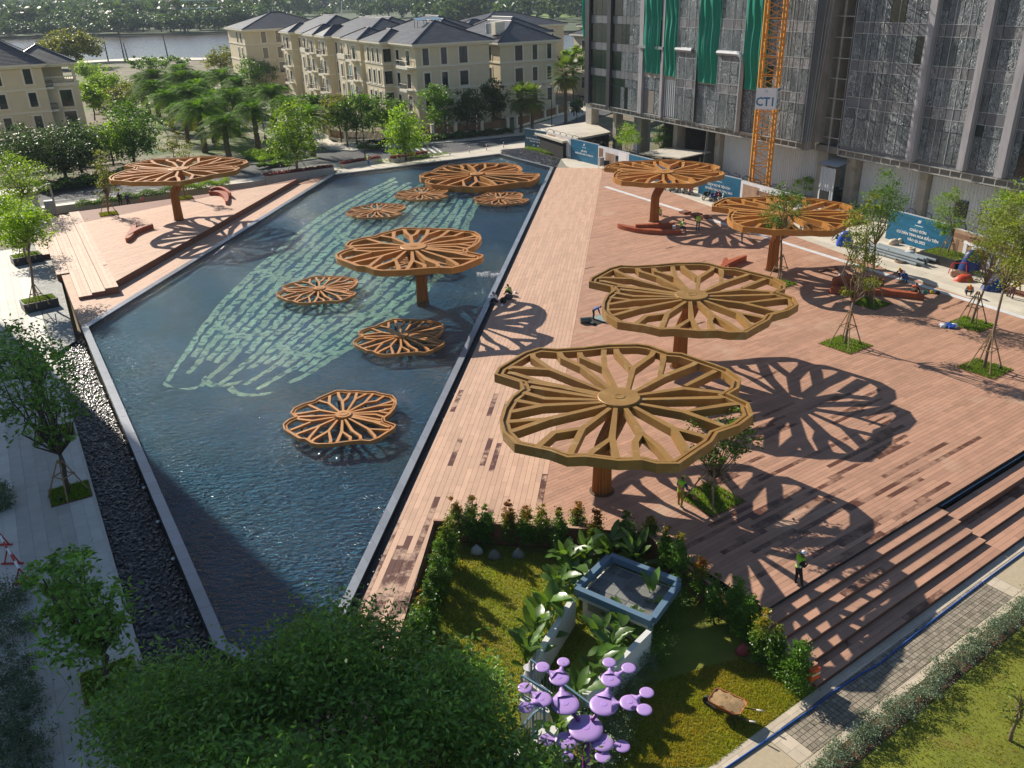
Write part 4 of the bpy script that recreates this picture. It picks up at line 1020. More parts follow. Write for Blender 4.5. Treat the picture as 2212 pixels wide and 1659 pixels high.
for z in (9.9, 6.1, 2.3): window(nb_, RL(4.1, 6, z), -uL, -uR, 1.3, 2.5); window(nb_, RL(4.1, 12, z), -uL, -uR, 1.3, 2.5)
wt = thing('water_tank', 'steel water tank and white box on the roof ridge left of the fan palms', 'water tank', RL(4.2, 5.8, 13.7))
m = MB(); m.tube([RL(4.0, 6, 14.6), RL(4.0, 6, 16.4)], .55, 12); m.build('tank', M('steel_tank', (.5, .52, .54), .3, .1, 2, metal=.6), wt); m = MB(); blk(m, 4.9, 6.9, 5, 7, 14.4, 16.6); m.build('box', MT['trim'], wt)
BACK = [(20, 32, 30, 52, 13.0, 'cream house with dark solar roof panels behind the tall fan palm'), (36, 52, 8, 26, 12.6, 'cream balcony house close against the glazed tower'), (8, 24, 46, 70, 13.4, 'grey-roofed house behind the neighbour block, yellow crane above it'), (30, 56, 62, 84, 13.2, 'wide grey-roofed house farthest right behind the others'), (3, 14, 30, 44, 13.3, 'grey roof with white terrace right behind the long row'), (2, 16, 60, 92, 13.2, 'grey hipped roof row behind the middle of the long row'), (60, 84, 40, 60, 12.6, 'grey-roofed house half hidden by the tower')]
for r0, r1, l0, l1, z, lab in BACK:
 t = thing('apartment_building', lab, 'building', RL((r0 + r1) / 2, (l0 + l1) / 2, ZG))
 mb = MB(); blk(mb, r0, r1, l0, l1, ZG, z - .6); mb.build('wall', MT['stucco'], t)
 hip_roof(t, r0, r1, l0, l1, z, 3.2); hip_roof(t, r0 - 1.4, r0 + 6, l0 + 3, l0 + 9, z + .02, 1.8, .5)
 for zz in (z - 3.6, z - 7.4, z - 11.2):
  for k in range(int((r1 - r0) / 3.4)): window(t, RL(r0 + 1.8 + k * 3.4, l0, zz), uR, -uL, 1.2, 2.3)
  for k in range(int((l1 - l0) / 4)): window(t, RL(r0, l0 + 2 + k * 4, zz), -uL, -uR, 1.2, 2.3)
 if r0 == 36:
  for zz in (z - 3.7, z - 7.5): balcony(t, RL(40, l0, zz), uR, -uL, 3.6, 1.3, False)
lh = thing('villa', 'cream villa in shade at the left edge with big tiled roof and corner terrace', 'house', RL(-80, 42, ZG))
mb = MB(); blk(mb, -98, -71.1, 35.6, 52, ZG, 11.6); blk(mb, -71.1, -65.6, 38.1, 50, ZG, 8.6); blk(mb, -71.1, -67.6, 41.5, 50, 8.6, 11.6); blk(mb, -66.2, -65.7, 38.2, 38.7, 8.6, 11.6) ; mb.build('wall', MT['stucco'], lh)
for z in (7.8, 3.9): band(lh, -98, -71.1, 35.6, 52, z)
band(lh, -71.0, -65.6, 38.1, 50, 8.0, .5, .15)
hip_roof(lh, -98, -71.1, 35.6, 52, 12.2, 5.4, .9, .42, .40, 300)
hip_roof(lh, -76, -65.9, 38.3, 50, 12.0, 3.0, .8, .42, .40, 200)
for r in (-93.5, -88.5, -83.5, -78.5, -73.6):
 for z, h in ((8.9, 2.5), (5.0, 2.4), (1.2, 2.2)): window(lh, RL(r, 35.6, z), uR, -uL, 1.25, h)
for z in (4.4, .6): window(lh, RL(-68.0, 38.1, z), uR, -uL, 2.0, 2.9);
for z in (8.1, 4.2):
 balcony(lh, RL(-71.1, 36.9, z), uL, uR, 1.6, 1.3, False)
bl = MB()
for k in range(15): bl.lathe(RL(-71.0 + k * .37, 38.3, 8.75), [(.07, 0), (.1, .25), (.05, .5), (.08, .8)], 6)
for k in range(14): bl.lathe(RL(-65.8, 38.5 + k * .4, 8.75), [(.07, 0), (.1, .25), (.05, .5), (.08, .8)], 6)
bl.beam(RL(-71.1, 38.3, 9.62), RL(-65.5, 38.3, 9.62), .3, .16); bl.beam(RL(-65.8, 38.2, 9.62), RL(-65.8, 44, 9.62), .3, .16); bl.build('balustrade', MT['trim'], lh)
MT['picket'] = M('brown_picket', (.24, .13, .06), .8, .2, 2, tone=.2)
def fence(label, pts, h=1.7, pier=4.5):
 t = thing('garden_fence', label, 'fence', (*pts[0], Z_WALK)); pk = []
 for a, b_ in zip(pts[:-1], pts[1:]):
  a, b_ = np.array(a, float), np.array(b_, float); L = np.linalg.norm(b_ - a); d = (b_ - a) / L; n = max(1, int(round(L / pier)))
  for i in range(n + 1):
   p = a + (b_ - a) * i / n; m = MB(); m.box((*p, Z_WALK + (h + .25) / 2), (.5, .5, h + .25), math.atan2(d[1], d[0])); m.box((*p, Z_WALK + h + .32), (.66, .66, .14), math.atan2(d[1], d[0])); m.build('pier', MT['trim'], t)
   if i < n:
    q0, q1 = p + d * .3, a + (b_ - a) * (i + 1) / n - d * .3
    m = MB(); m.beam((*q0, Z_WALK + .2), (*q1, Z_WALK + .2), .25, .4); m.build('plinth', MT['trim'], t)
    k = int(np.linalg.norm(q1 - q0) / .2)
    for j in range(k):
     r = q0 + (q1 - q0) * (j + .5) / k; m = MB(); m.box((*r, Z_WALK + .45 + (h - .5) / 2), (.13, .035, h - .5 + (.1 if j % 2 else 0)), math.atan2(d[1], d[0]), 0, random.uniform(-1, 1)); pk.append(m)
 pieces(t, 'picket', MT['picket'], pk, 300)
fence('brown picket fence with cream piers in front of the long apartment row', [(-33.5, 158.5), (-30, 150.5), (-26.5, 146.5), (-20, 146.5), (-8.5, 151.6), (.5, 155.5)])
fence('brown picket fence with cream piers below the fan palms', [(2, 157), (7.5, 166.5), (12.5, 175)])
fence('shaded brown fence in front of the left villa', [(-98, 112), (-84, 120), (-70, 128.5), (-60, 135)])
# ================================================================== glazed tower under construction
MT['tframe'] = M('curtain_wall_frame', (.16, .17, .18), .5, .1, 1)
MT['alu'] = M('aluminium_edge', (.52, .55, .58), .35, .1, 2, metal=.3)
MT['mullion'] = M('film_wrapped_mullion', (.34, .33, .35), .4, .25, 1.4, .5, 9, stretch=(1, 1, .3))
MT['darkcol'] = M('dark_facade_column', (.045, .047, .055), .35, .15, 1)
MT['concrete'] = M('raw_concrete', (.36, .33, .28), .85, .16, .8, .25, 12, dirt=((.24, .21, .17), .6, .58))
MT['concrete_dark'] = M('aged_concrete', (.22, .2, .175), .9, .25, .7, .3, 8)
MT['trimgrey'] = M('silver_grey_trim', (.30, .31, .33), .35, .15, 1.5, .3, 8, metal=.3)
MT['galv'] = M('galvanised_steel', (.42, .43, .42), .45, .15, 2, metal=.4)
MT['corr'] = M('corrugated_sheet', (.58, .60, .62), .5, .06, .4, tone=.08)
MT['corr_blue'] = M('blue_grey_corrugated_sheet', (.36, .41, .47), .5, .08, .4)
def film_mat(name, glass, film, amount, rough=.22):
 """Glass or metal panel under crinkled protective film; every panel creases its own way."""
 m = bpy.data.materials.new(name); m.use_nodes = True; nt = m.node_tree; N = nt.nodes; L = nt.links; b = N['Principled BSDF']
 tc = N.new('ShaderNodeNewGeometry');
 a = N.new('ShaderNodeAttribute'); a.attribute_name = 'tone'
 mp = N.new('ShaderNodeMapping'); mp.inputs['Scale'].default_value = (1, 1, .5)
 cm = N.new('ShaderNodeCombineXYZ'); mu = N.new('ShaderNodeMath'); mu.operation = 'MULTIPLY'; mu.inputs[1].default_value = 9; L.new(a.outputs['Fac'], mu.inputs[0]); L.new(mu.outputs[0], cm.inputs['X']); L.new(mu.outputs[0], cm.inputs['Z'])
 L.new(tc.outputs['Position'], mp.inputs['Vector']); L.new(cm.outputs[0], mp.inputs['Location'])
 n1 = N.new('ShaderNodeTexNoise'); n1.inputs['Scale'].default_value = 2.6; n1.inputs['Detail'].default_value = 7; n1.inputs['Distortion'].default_value = 2.2; n1.inputs['Roughness'].default_value = .62; L.new(mp.outputs['Vector'], n1.inputs['Vector'])
 sb = N.new('ShaderNodeMath'); sb.operation = 'SUBTRACT'; sb.inputs[1].default_value = .5; L.new(n1.outputs['Fac'], sb.inputs[0]); ab = N.new('ShaderNodeMath'); ab.operation = 'ABSOLUTE'; L.new(sb.outputs[0], ab.inputs[0])
 r1 = N.new('ShaderNodeMapRange'); r1.inputs[1].default_value = .0; r1.inputs[2].default_value = .022; r1.inputs[3].default_value = amount; r1.inputs[4].default_value = 0; L.new(ab.outputs[0], r1.inputs[0])
 r2 = N.new('ShaderNodeMapRange'); r2.inputs[1].default_value = .30; r2.inputs[2].default_value = .7; r2.inputs[3].default_value = .0; r2.inputs[4].default_value = amount * .14; L.new(n1.outputs['Fac'], r2.inputs[0])
 n2 = N.new('ShaderNodeTexNoise'); n2.inputs['Scale'].default_value = .5; n2.inputs['Detail'].default_value = 2; L.new(mp.outputs['Vector'], n2.inputs['Vector']); r4 = N.new('ShaderNodeMapRange'); r4.inputs[1].default_value = .35; r4.inputs[2].default_value = .6; L.new(n2.outputs['Fac'], r4.inputs[0])
 m1 = N.new('ShaderNodeMath'); m1.operation = 'MULTIPLY'; L.new(r1.outputs[0], m1.inputs[0]); L.new(r4.outputs[0], m1.inputs[1])
 sm = N.new('ShaderNodeMath'); sm.operation = 'ADD'; sm.use_clamp = True; L.new(m1.outputs[0], sm.inputs[0]); L.new(r2.outputs[0], sm.inputs[1])
 mx = N.new('ShaderNodeMix'); mx.data_type = 'RGBA'; mx.inputs[6].default_value = (*glass, 1); mx.inputs[7].default_value = (*film, 1); L.new(sm.outputs[0], mx.inputs['Factor'])
 tm = N.new('ShaderNodeMath'); tm.operation = 'MULTIPLY_ADD'; tm.inputs[1].default_value = .22; tm.inputs[2].default_value = 1; L.new(a.outputs['Fac'], tm.inputs[0])
 vs_ = N.new('ShaderNodeVectorMath'); vs_.operation = 'SCALE'; L.new(mx.outputs[2], vs_.inputs[0]); L.new(tm.outputs[0], vs_.inputs['Scale']); L.new(vs_.outputs[0], b.inputs['Base Color'])
 b.inputs['Roughness'].default_value = rough; b.inputs['Specular IOR Level'].default_value = .6
 bp_ = N.new('ShaderNodeBump'); bp_.inputs['Strength'].default_value = .8 if amount > .3 else .08; bp_.inputs['Distance'].default_value = .12; L.new(n1.outputs['Fac'], bp_.inputs['Height']); L.new(bp_.outputs['Normal'], b.inputs['Normal'])
 return m
MT['glass_bare'] = film_mat('dark_green_glass', (.012, .022, .022), (.25, .27, .26), .06, .06)
MT['glass_film'] = film_mat('filmed_glass', (.032, .048, .056), (.72, .76, .78), .95, .22)
MT['metal_film'] = film_mat('filmed_metal_panel', (.085, .09, .10), (.72, .72, .72), .85, .3)
MT['metal_bare'] = M('grey_metal_panel', (.13, .135, .15), .4, .08, 1, tone=.15)
MT['net'] = bpy.data.materials.new('green_safety_net'); MT['net'].use_nodes = True
_nt = MT['net'].node_tree; _b = _nt.nodes['Principled BSDF']; _b.inputs['Base Color'].default_value = (.004, .30, .20, 1); _b.inputs['Roughness'].default_value = .55
_tl = _nt.nodes.new('ShaderNodeBsdfTranslucent'); _tl.inputs['Color'].default_value = (.0, .42, .28, 1); _mx = _nt.nodes.new('ShaderNodeMixShader'); _mx.inputs[0].default_value = .3
_nt.links.new(_b.outputs[0], _mx.inputs[1]); _nt.links.new(_tl.outputs[0], _mx.inputs[2]); _nt.links.new(_mx.outputs[0], _nt.nodes['Material Output'].inputs['Surface'])
_ta = math.radians(-26.2)
tD = np.array([math.sin(_ta), math.cos(_ta), 0]); tN = np.array([-tD[1], tD[0], 0])
TO = np.array([12.4, 135.6, 0])
def TP(a, n, z): return TO - tD * a + tN * n + uZ * z       # a metres towards the camera along the front
def tbox(mb, a0, a1, n0, n1, z0, z1, m=0, t=0.0):
 return mb.prism([tuple(TP(a, n, 0)[:2]) for a, n in ((a0, n0), (a1, n0), (a1, n1), (a0, n1))], z0, z1, m, t)
tw = thing('tower_block', 'dark glazed tower under construction, its front wrapped in crinkled film', 'building', TP(30, -8, -.4))
ZT = 29.4
FL = [6.4, 11.45, 15.0, 18.55, 22.1, 25.65, 29.2]
fr = MB()
tbox(fr, .2, 45.2, -24, -.12, 6.4, ZT); tbox(fr, 45.2, 48.8, -24, -6, 6.4, ZT); tbox(fr, 48.8, 92, -24, -1.82, 6.1, ZT); tbox(fr, -1.2, .2, -22, -1.0, 6.4, 12.0)
fr.build('frame', MT['tframe'], tw)
def panel(a0, a1, n, z0, z1, out):
 m = MB(); g = .035
 tbox(m, a0 + g, a1 - g, n - .10, n + random.uniform(-.01, .01), z0 + g, z1 - g, 0, random.uniform(-1, 1) or .01); out.append(m)
GB, GF, MF, MBARE = [], [], [], []
def bay(a0, a1, n, cols, film, low=True, z_from=0, spand_film=True, split=None):
 """One facade bay: every storey has a row of glass and a metal spandrel above it."""
 w = [(a1 - a0) * c / sum(cols) for c in cols]
 for f in range(len(FL) - 1):
  if FL[f] < z_from - .1: continue
  z0, z1 = FL[f], FL[f + 1]; zs = z1 - 1.05; a = a0
  for i, ww in enumerate(w):
   tgt = GF if random.random() < film else GB
   if f == 0:
    zm = z0 + 2.95
    panel(a, a + ww, n, z0 + .05, zm, tgt); panel(a, a + ww, n, zm, zs, GF if random.random() < film else GB)
   elif (i + f) % 3 == 0 and ww < 1.25:
    zm = z0 + (zs - z0) * .45; panel(a, a + ww, n, z0, zm, tgt); panel(a, a + ww, n, zm, zs, tgt)
   else: panel(a, a + ww, n, z0, zs, tgt)
   panel(a, a + ww, n, zs, z1, (MF if spand_film and random.random() < .75 else MBARE)); a += ww
bay(1.3, 6.0, 0, (1.4, 1.5, 1.8), .08, spand_film=False)
bay(7.0, 10.4, 0, (2.4, 1.0), .15, spand_film=False); bay(10.4, 13.8, 0, (.8, 1.0, 1.6), .85)
bay(22.5, 26.5, .35, (.7, 1.1, 2.0, .6), .97); bay(30.6, 34.9, .35, (.7, 1.8, 1.1, .7), .97)
bay(38.6, 45.1, 0, (1.0, 1.9, 1.0, 1.5, 1.1), .97)
for a0, a1, cs in ((17.6, 18.9, (1.3,)), (26.6, 30.5, (1.9, 2.0)), (35.0, 38.5, (1.7, 1.8))):
 a = a0
 for c in cs:
  ww = (a1 - a0) * c / sum(cs); panel(a, a + ww, .0, 6.45, 9.4, GF); panel(a, a + ww, .0, 9.4, 11.0, GF); a += ww
panel(15.2, 17.5, 0, 9.5, 11.3, GF)
bay(48.9, 52.0, -1.7, (1.0, 1.3, .8), .9, z_from=11); bay(52.0, 57.5, -1.7, (.9, 1.5, 1.5, .9), .95)
for k, f in ((0, 6.45), (0, 9.4)):
 for a0, a1 in ((48.9, 50.3), (50.3, 52.0)): panel(a0, a1, -1.7, f, f + (2.95 if f < 9 else 1.05), GF)
for a0, a1 in ((58.6, 63.2), (64.2, 67.0), (68.1, 72.4), (73.4, 77.8), (78.8, 84), (85, 91)): bay(a0, a1, -1.7, (.8, 1.6, 1.6, .8) if a1 - a0 > 3.5 else (.8, 2.0), .88)
pieces(tw, 'film_panel', MT['glass_film'], GF, 220, 'film_panels'); pieces(tw, 'glass_panel', MT['glass_bare'], GB, 80, 'glass_panels')
pieces(tw, 'spandrel_panel', MT['metal_film'], MF, 120, 'spandrel_panels'); pieces(tw, 'spandrel_plate', MT['metal_bare'], MBARE, 60, 'spandrel_plates')
for a0, a1, n, d in ((.1, 1.25, 0, .35), (6.05, 6.95, 0, .35)):
 m = MB(); tbox(m, a0, a1, n - .3, n + d, 6.3, ZT); m.build('facade_column', MT['darkcol'], tw)
for a0, a1, n, d in ((13.9, 14.9, 0, .3), (18.95, 19.6, 0, .35), (57.6, 58.5, -1.7, .55), (63.3, 64.1, -1.7, .55), (67.1, 68.0, -1.7, .55), (72.5, 73.3, -1.7, .55), (77.9, 78.7, -1.7, .55), (84.1, 84.9, -1.7, .55)):
 m = MB(); tbox(m, a0, a0 + .35, n - .2, n + d * .7, 6.25, ZT); tbox(m, a0 + .35, a1, n - .2, n + d, 6.25, ZT); m.build('mullion', MT['mullion'], tw)
ed_ = MB()
for a0, a1, n in ((22.5, 26.5, .35), (30.6, 34.9, .35), (38.6, 45.1, 0), (48.9, 57.5, -1.7), (58.6, 63.2, -1.7), (64.2, 67, -1.7), (68.1, 72.4, -1.7), (73.4, 77.8, -1.7), (78.8, 84, -1.7)):
 for z in FL[1:]:
  for zz in (z, z - 1.05): tbox(ed_, a0, a1, n - .05, n + .03, zz - .02, zz + .02)
 for k in range(int((a1 - a0) / 1.45) + 1):
  a = a0 + k * (a1 - a0) / max(1, int((a1 - a0) / 1.45)); tbox(ed_, a - .02, a + .02, n - .05, n + .035, 6.4, ZT)
ed_.build('glazing_bar', MT['alu'], tw)
for (a0, a1, zt, both) in ((22.4, 26.6, 14.9, False), (30.5, 35.0, 14.9, True)):
 m = MB(); path = [TP(a0, .42, zt), TP(a1 - .9, .42, zt)]
 if both: path += [TP(a1 - .9 + .9 * math.sin(t), .42, zt - .9 + .9 * math.cos(t)) for t in (.4, .8, 1.2, 1.57)] + [TP(a1, .42, 6.3)]
 m.tube(path, .30, 8); m.build('silver_trim', MT['trimgrey'], tw)
m = MB(); tbox(m, 13.95, 16.4, .1, .5, 14.7, 15.05); tbox(m, 17.6, 19.6, .1, .5, 14.7, 15.05); m.build('silver_trim', MT['trimgrey'], tw)
sl = MB()
for z in FL[:]:
 for a0, a1 in ((15, 18.9), (19.7, 22.4), (26.6, 30.5), (35.0, 38.5)): tbox(sl, a0, a1, -.5, .02, z - .35, z + (.35 if z == FL[1] else 0))
for a0, a1 in ((15.0, 18.9), (19.7, 22.4)): pass
sl.build('floor_slab', MT['concrete'], tw)
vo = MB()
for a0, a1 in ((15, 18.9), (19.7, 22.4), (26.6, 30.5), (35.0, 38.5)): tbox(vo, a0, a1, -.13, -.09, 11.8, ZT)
vo.build('void_shade_sheet', MT['gap'], tw)  # near-black sheets: the shade inside the open bays is painted on
pv = MB(); tbox(pv, 15.3, 17.4, -.12, -.05, 6.5, 9.4); pv.build('door_opening', MT['concrete_dark'], tw)
vt = MB()
for k in range(6): tbox(vt, 19.9 + k * .42, 20.05 + k * .42, -.1, .12, 6.5, 11.1)
vt.build('louvre_blade', MT['alu'], tw)
def net(a0, a1, z0, z1, seed, n0=.15):
 r = random.Random(seed); nu, nv = 22, 34; pts = []; fs = []
 ph = [r.uniform(0, 6) for _ in range(4)]
 for j in range(nv + 1):
  t = j / nv; z = z1 + (z0 - z1) * t
  for i in range(nu + 1):
   s = i / nu; a = a0 + (a1 - a0) * (s + .04 * math.sin(ph[0] + t * 5) * math.sin(math.pi * s))
   d = n0 + .13 * math.sin(s * 19 + ph[1] + 1.5 * math.sin(t * 6)) + .09 * math.sin(s * 41 + ph[2]) + .45 * math.sin(math.pi * s) * max(0, math.sin(math.pi * ((t * 3.2) % 1))) * .6 - (.5 * (t - .8) * 5 if t > .8 else 0) * .5
   pts.append(TP(a, d, z))
 for j in range(nv):
  for i in range(nu): k = j * (nu + 1) + i; fs.append((k, k + 1, k + nu + 2, k + nu + 1))
 m = MB(); m.add(pts, fs); return m
for i, (a0, a1, z0, lab) in enumerate(((15.0, 18.9, 11.7, 'green safety net in the leftmost open bay of the tower'), (19.6, 22.5, 11.6, 'green safety net, second from the left, beside the slim silver pier'), (26.6, 30.6, 11.3, 'green safety net between the two silver-trimmed bays'), (34.9, 38.6, 11.2, 'green safety net just left of the yellow crane'), (-.9, .05, 15.5, 'narrow green safety net strip on the far corner of the tower'))):
 o = net(a0, a1, z0, ZT, i + 5, .35 if i < 4 else .1).build('safety_net', MT['net'], smooth=True); tag(o, lab, 'safety net', 'green safety nets on the tower')
gr = MB()
for a0, a1, n, z in ((-.5, 45.2, .05, 6.35), (48.8, 92, -1.65, 6.05)):
 for zz in (z, z - .62): gr.beam(TP(a0, n, zz), TP(a1, n, zz), .1, .1)
 for k in range(int((a1 - a0) / 1.15) + 1): gr.beam(TP(a0 + k * 1.15, n, z), TP(a0 + k * 1.15, n, z - .62), .07, .07)
 for k in range(int((a1 - a0) / 3.45) + 1): gr.beam(TP(a0 + k * 3.45, n, z - .62), TP(a0 + k * 3.45, n - 1.2, z - .62), .07, .07)
gr.build('soffit_grid', MT['galv'], tw)
bm_ = MB(); tbox(bm_, -.5, 45.2, -1.9, -.4, 5.5, 6.4); tbox(bm_, 48.8, 92, -3.4, -2.1, 5.2, 6.1); tbox(bm_, 45.2, 48.8, -6, -2, 5.4, 6.1); bm_.build('ground_beam', MT['concrete_dark'], tw)
for a, n, w, d in ((-4.2, -3.1, 1.7, 1.4), (3.5, -3.0, .9, 1.2), (10.2, -2.9, .9, 1.2), (19.0, -2.7, .9, 1.4), (28.0, -2.6, .9, 1.4), (45.9, -2.6, 1.5, 2.4), (49.3, -3.3, 1.2, 1.6), (58.3, -3.6, .9, 1.2), (67.6, -3.6, .9, 1.2), (77, -3.6, .9, 1.2), (86, -3.6, .9, 1.2)):
 m = MB(); tbox(m, a - w / 2, a + w / 2, n - d, n, -1.2, 6.4 if a < 45 else (ZT if a < 47 else 5.9)); m.build('column', MT['concrete'], tw)
m = MB(); tbox(m, 45.25, 46.3, -6, -1.2, 6.4, ZT); m.build('core_wall', MT['concrete_dark'], tw)
for k in range(11):
 m = MB(); tbox(m, 45.4, 48.6, -1.9, -1.8, 7 + k * 2, 7.08 + k * 2); m.build('scaffold_rung', MT['galv'], tw)
m = MB()
for a in (45.4, 47.2, 48.5): m.beam(TP(a, -1.85, 5.5), TP(a, -1.85, ZT), .07, .07)
m.build('scaffold_post', MT['galv'], tw)
w_ = MB(); tbox(w_, 11, 30, -14, -13.6, -1.2, 6.3); tbox(w_, 14.5, 14.9, -13.6, -4, -1.2, 6.2); tbox(w_, 24, 24.4, -13.6, -4, -1.2, 6.2); w_.build('undercroft_wall', MT['concrete_dark'], tw)
def corrugated(a0, a1, n, z0, z1, pitch=.36):
 pts, fs = [], []; k = int((a1 - a0) / pitch)
 prof = [(0, 0), (.5, 0), (.58, .07), (.92, .07)]
 xs = [(a0 + (i + f) * pitch, n + d) for i in range(k) for f, d in prof] + [(a0 + k * pitch, n)]
 for a, d in xs: pts += [TP(a, d, z0), TP(a, d, z1)]
 for i in range(len(xs) - 1): fs.append((2 * i, 2 * i + 1, 2 * i + 3, 2 * i + 2))
 m = MB(); m.add(pts, fs); return m
for a0, a1, n, z1, mt in ((28.6, 45.0, -3.2, 5.6, 'corr'), (50.1, 57.7, -4.2, 5.3, 'corr'), (58.9, 67, -4.2, 5.3, 'corr'), (68.2, 76.4, -4.2, 5.3, 'corr'), (77.6, 92, -4.2, 5.3, 'corr'), (46.6, 48.8, -1.8, 3.9, 'corr'), (5, 9.6, -5.5, 5.5, 'corr_blue')):
 corrugated(a0, a1, n, -.9, z1).build('cladding_sheet', MT[mt], tw)
m = MB(); m.add([TP(46.4, -1.5, 4.2), TP(49.2, -1.5, 4.2), TP(49.2, -5.5, 5.2), TP(46.4, -5.5, 5.2)], [(0, 1, 2, 3)]); m.build('lean_to_roof', MT['corr'], tw)
for a, z in ((46.9, -.3), (62, 1.2), (71.5, 2.4)):
 m = MB(); tbox(m, a, a + 1.3, -4.3, -4.05 if a > 50 else -1.7, z, z + 1.7); m.build('window', MT['winframe'], tw)
for k in range(3):
 m = MB(); m.tube([TP(46.2 + k * .5, -.6, ZT), TP(45.9 + k * .25, .5, -.3)], .025, 4); m.build('hoist_rope', MT['galv'], tw)
m = MB(); m.tube([TP(26.8, .6, 20), TP(26.5, .7, 7)], .02, 4); m.tube([TP(30, .8, 6), TP(30.3, 1.4, -.2)], .025, 4); m.build('hoist_rope', MT['galv'], tw)
lp = thing('loading_platform', 'grey plank loading platform on slanted struts under the tower', 'platform', TP(22, .5, -.3))
m = MB(); m.add([TP(18, -2.5, 1.9), TP(27, -2.5, 2.6), TP(27, 2.4, 2.3), TP(18, 2.4, 1.6), TP(18, -2.5, 1.75), TP(27, -2.5, 2.45), TP(27, 2.4, 2.15), TP(18, 2.4, 1.45)], [(0, 1, 2, 3), (7, 6, 5, 4), (0, 4, 5, 1), (1, 5, 6, 2), (2, 6, 7, 3), (3, 7, 4, 0)]); m.build('deck', M('weathered_board', (.44, .41, .35), .85, .2, 1.2, .3, 8), lp)
m = MB()
for a in (20, 25.5): m.beam(TP(a, 2, 1.6), TP(a, .2, -.3), .1, .1); m.beam(TP(a, -2, 1.7), TP(a, -2, -.3), .1, .1)
m.build('strut', MT['galv'], lp)
st = thing('site_shed', 'low site shed with flat pale roof behind the first banners', 'shed', (9, 146, -.4))
m = MB(); c0 = at(1140, 282, 2.4)[:2]; c1 = at(1275, 262, 2.4)[:2]; c2 = at(1320, 285, 2.4)[:2]; c3 = at(1215, 305, 2.4)[:2]; q = ccw([c0, c3, c2, c1]); m.prism(q, 2.1, 2.4); m.build('roof', MT['plaza'], st)
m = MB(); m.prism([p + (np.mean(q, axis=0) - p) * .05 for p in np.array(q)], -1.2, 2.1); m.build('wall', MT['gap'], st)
# ================================================================== tower crane
MT['crane'] = M('orange_crane_paint', (.62, .26, .03), .5, .15, 2, dirt=((.4, .2, .06), 2.0, .64))
cb = at(1637, 431, -.2); cr = thing('tower_crane', 'orange lattice mast of a tower crane in front of the tower', 'crane', cb)
CS = .95; CA = math.radians(64)
cu, cv = np.array([math.cos(CA), math.sin(CA), 0]), np.array([-math.sin(CA), math.cos(CA), 0])
def cpt(i, z): s = ((-1, -1), (1, -1), (1, 1), (-1, 1))[i % 4]; return cb + cu * CS * s[0] + cv * CS * s[1] + uZ * z
for i in range(4):
 m = MB(); m.beam(cpt(i, 0), cpt(i, 29.5), .2, .2); m.build('mast_leg', MT['crane'], cr)
hz, dg = MB(), MB()
for k in range(16):
 z = k * 1.9
 for i in range(4):
  m = MB(); m.beam(cpt(i, z + .1), cpt(i + 1, z + .1), .09, .09); m.build('mast_rung', MT['crane'], cr)
  m = MB(); a, b_ = (cpt(i, z + .1), cpt(i + 1, z + 1.0)) , (cpt(i + 1, z + 1.0), cpt(i, z + 1.9)); m.beam(*a, .08, .08); m.beam(*b_, .08, .08); m.build('lattice', MT['crane'], cr)
m = MB(); m.box(cb + np.array([0, 0, .2]), (3.6, 3.6, .5), CA); m.build('base', MT['concrete'], cr)
m = MB()
for z in (.9, 1.5):
 P4 = [cb + cu * s[0] * 2.6 + cv * s[1] * 2.6 + uZ * z for s in ((-1, -1), (1, -1), (1, 1), (-1, 1))]
 for i in range(4): m.beam(P4[i], P4[(i + 1) % 4], .06, .06)
for s in ((-1, -1), (1, -1), (1, 1), (-1, 1), (0, -1), (0, 1), (1, 0), (-1, 0)): m.beam(cb + cu * s[0] * 2.6 + cv * s[1] * 2.6, cb + cu * s[0] * 2.6 + cv * s[1] * 2.6 + uZ * 1.5, .06, .06)
m.build('guard_rail', MT['galv'], cr)
MT['signwhite'] = M('white_sign', (.80, .81, .82), .5, .04, 2)
MT['signblue'] = M('blue_print', (.02, .17, .33), .5, .05, 2)
def text_obj(name, body, size, o, u, v, mat, parent, n, depth=.006, align='CENTER', sx=1.0, bold=0.0):
 """Raised lettering: o centre point, u reading direction, v up."""
 cu_ = bpy.data.curves.new(name, 'FONT'); cu_.body = body; cu_.size = size; cu_.align_x = align; cu_.align_y = 'CENTER'; cu_.extrude = depth; cu_.resolution_u = 2; cu_.offset = bold
 tmp = bpy.data.objects.new(name, cu_); COL.objects.link(tmp); dg = bpy.context.evaluated_depsgraph_get()
 me = bpy.data.meshes.new_from_object(tmp.evaluated_get(dg)); bpy.data.objects.remove(tmp); me.name = name; me.materials.clear(); me.materials.append(mat)
 t = bpy.data.objects.new(name, me); COL.objects.link(t)
 u, v, n = [np.asarray(x, float) / np.linalg.norm(x) for x in (u, v, n)]
 off = np.array(world_loc(parent)); o = np.asarray(o, float) - off
 t.matrix_local = Matrix(((u[0] * sx, v[0], n[0], o[0]), (u[1] * sx, v[1], n[1], o[1]), (u[2] * sx, v[2], n[2], o[2]), (0, 0, 0, 1)))
 adopt(t, parent); return t
sg = thing('crane_sign', 'white sign boards on the crane mast, CT1 in blue on one face', 'sign', cb + uZ * 10.0, 0)
def board(c, u, w, h, n, t=.06):
 m = MB(); c = np.asarray(c, float); m.add([c + u * x + uZ * z + n * d for d in (0, t) for x, z in ((-w / 2, -h / 2), (w / 2, -h / 2), (w / 2, h / 2), (-w / 2, h / 2))], [(3, 2, 1, 0), (4, 5, 6, 7), (0, 1, 5, 4), (1, 2, 6, 5), (2, 3, 7, 6), (3, 0, 4, 7)]); return m
fA = cb - cu * (CS + .14) + uZ * 11.15           # face towards the pool
fB = cb - cv * (CS + .14) + uZ * 11.15
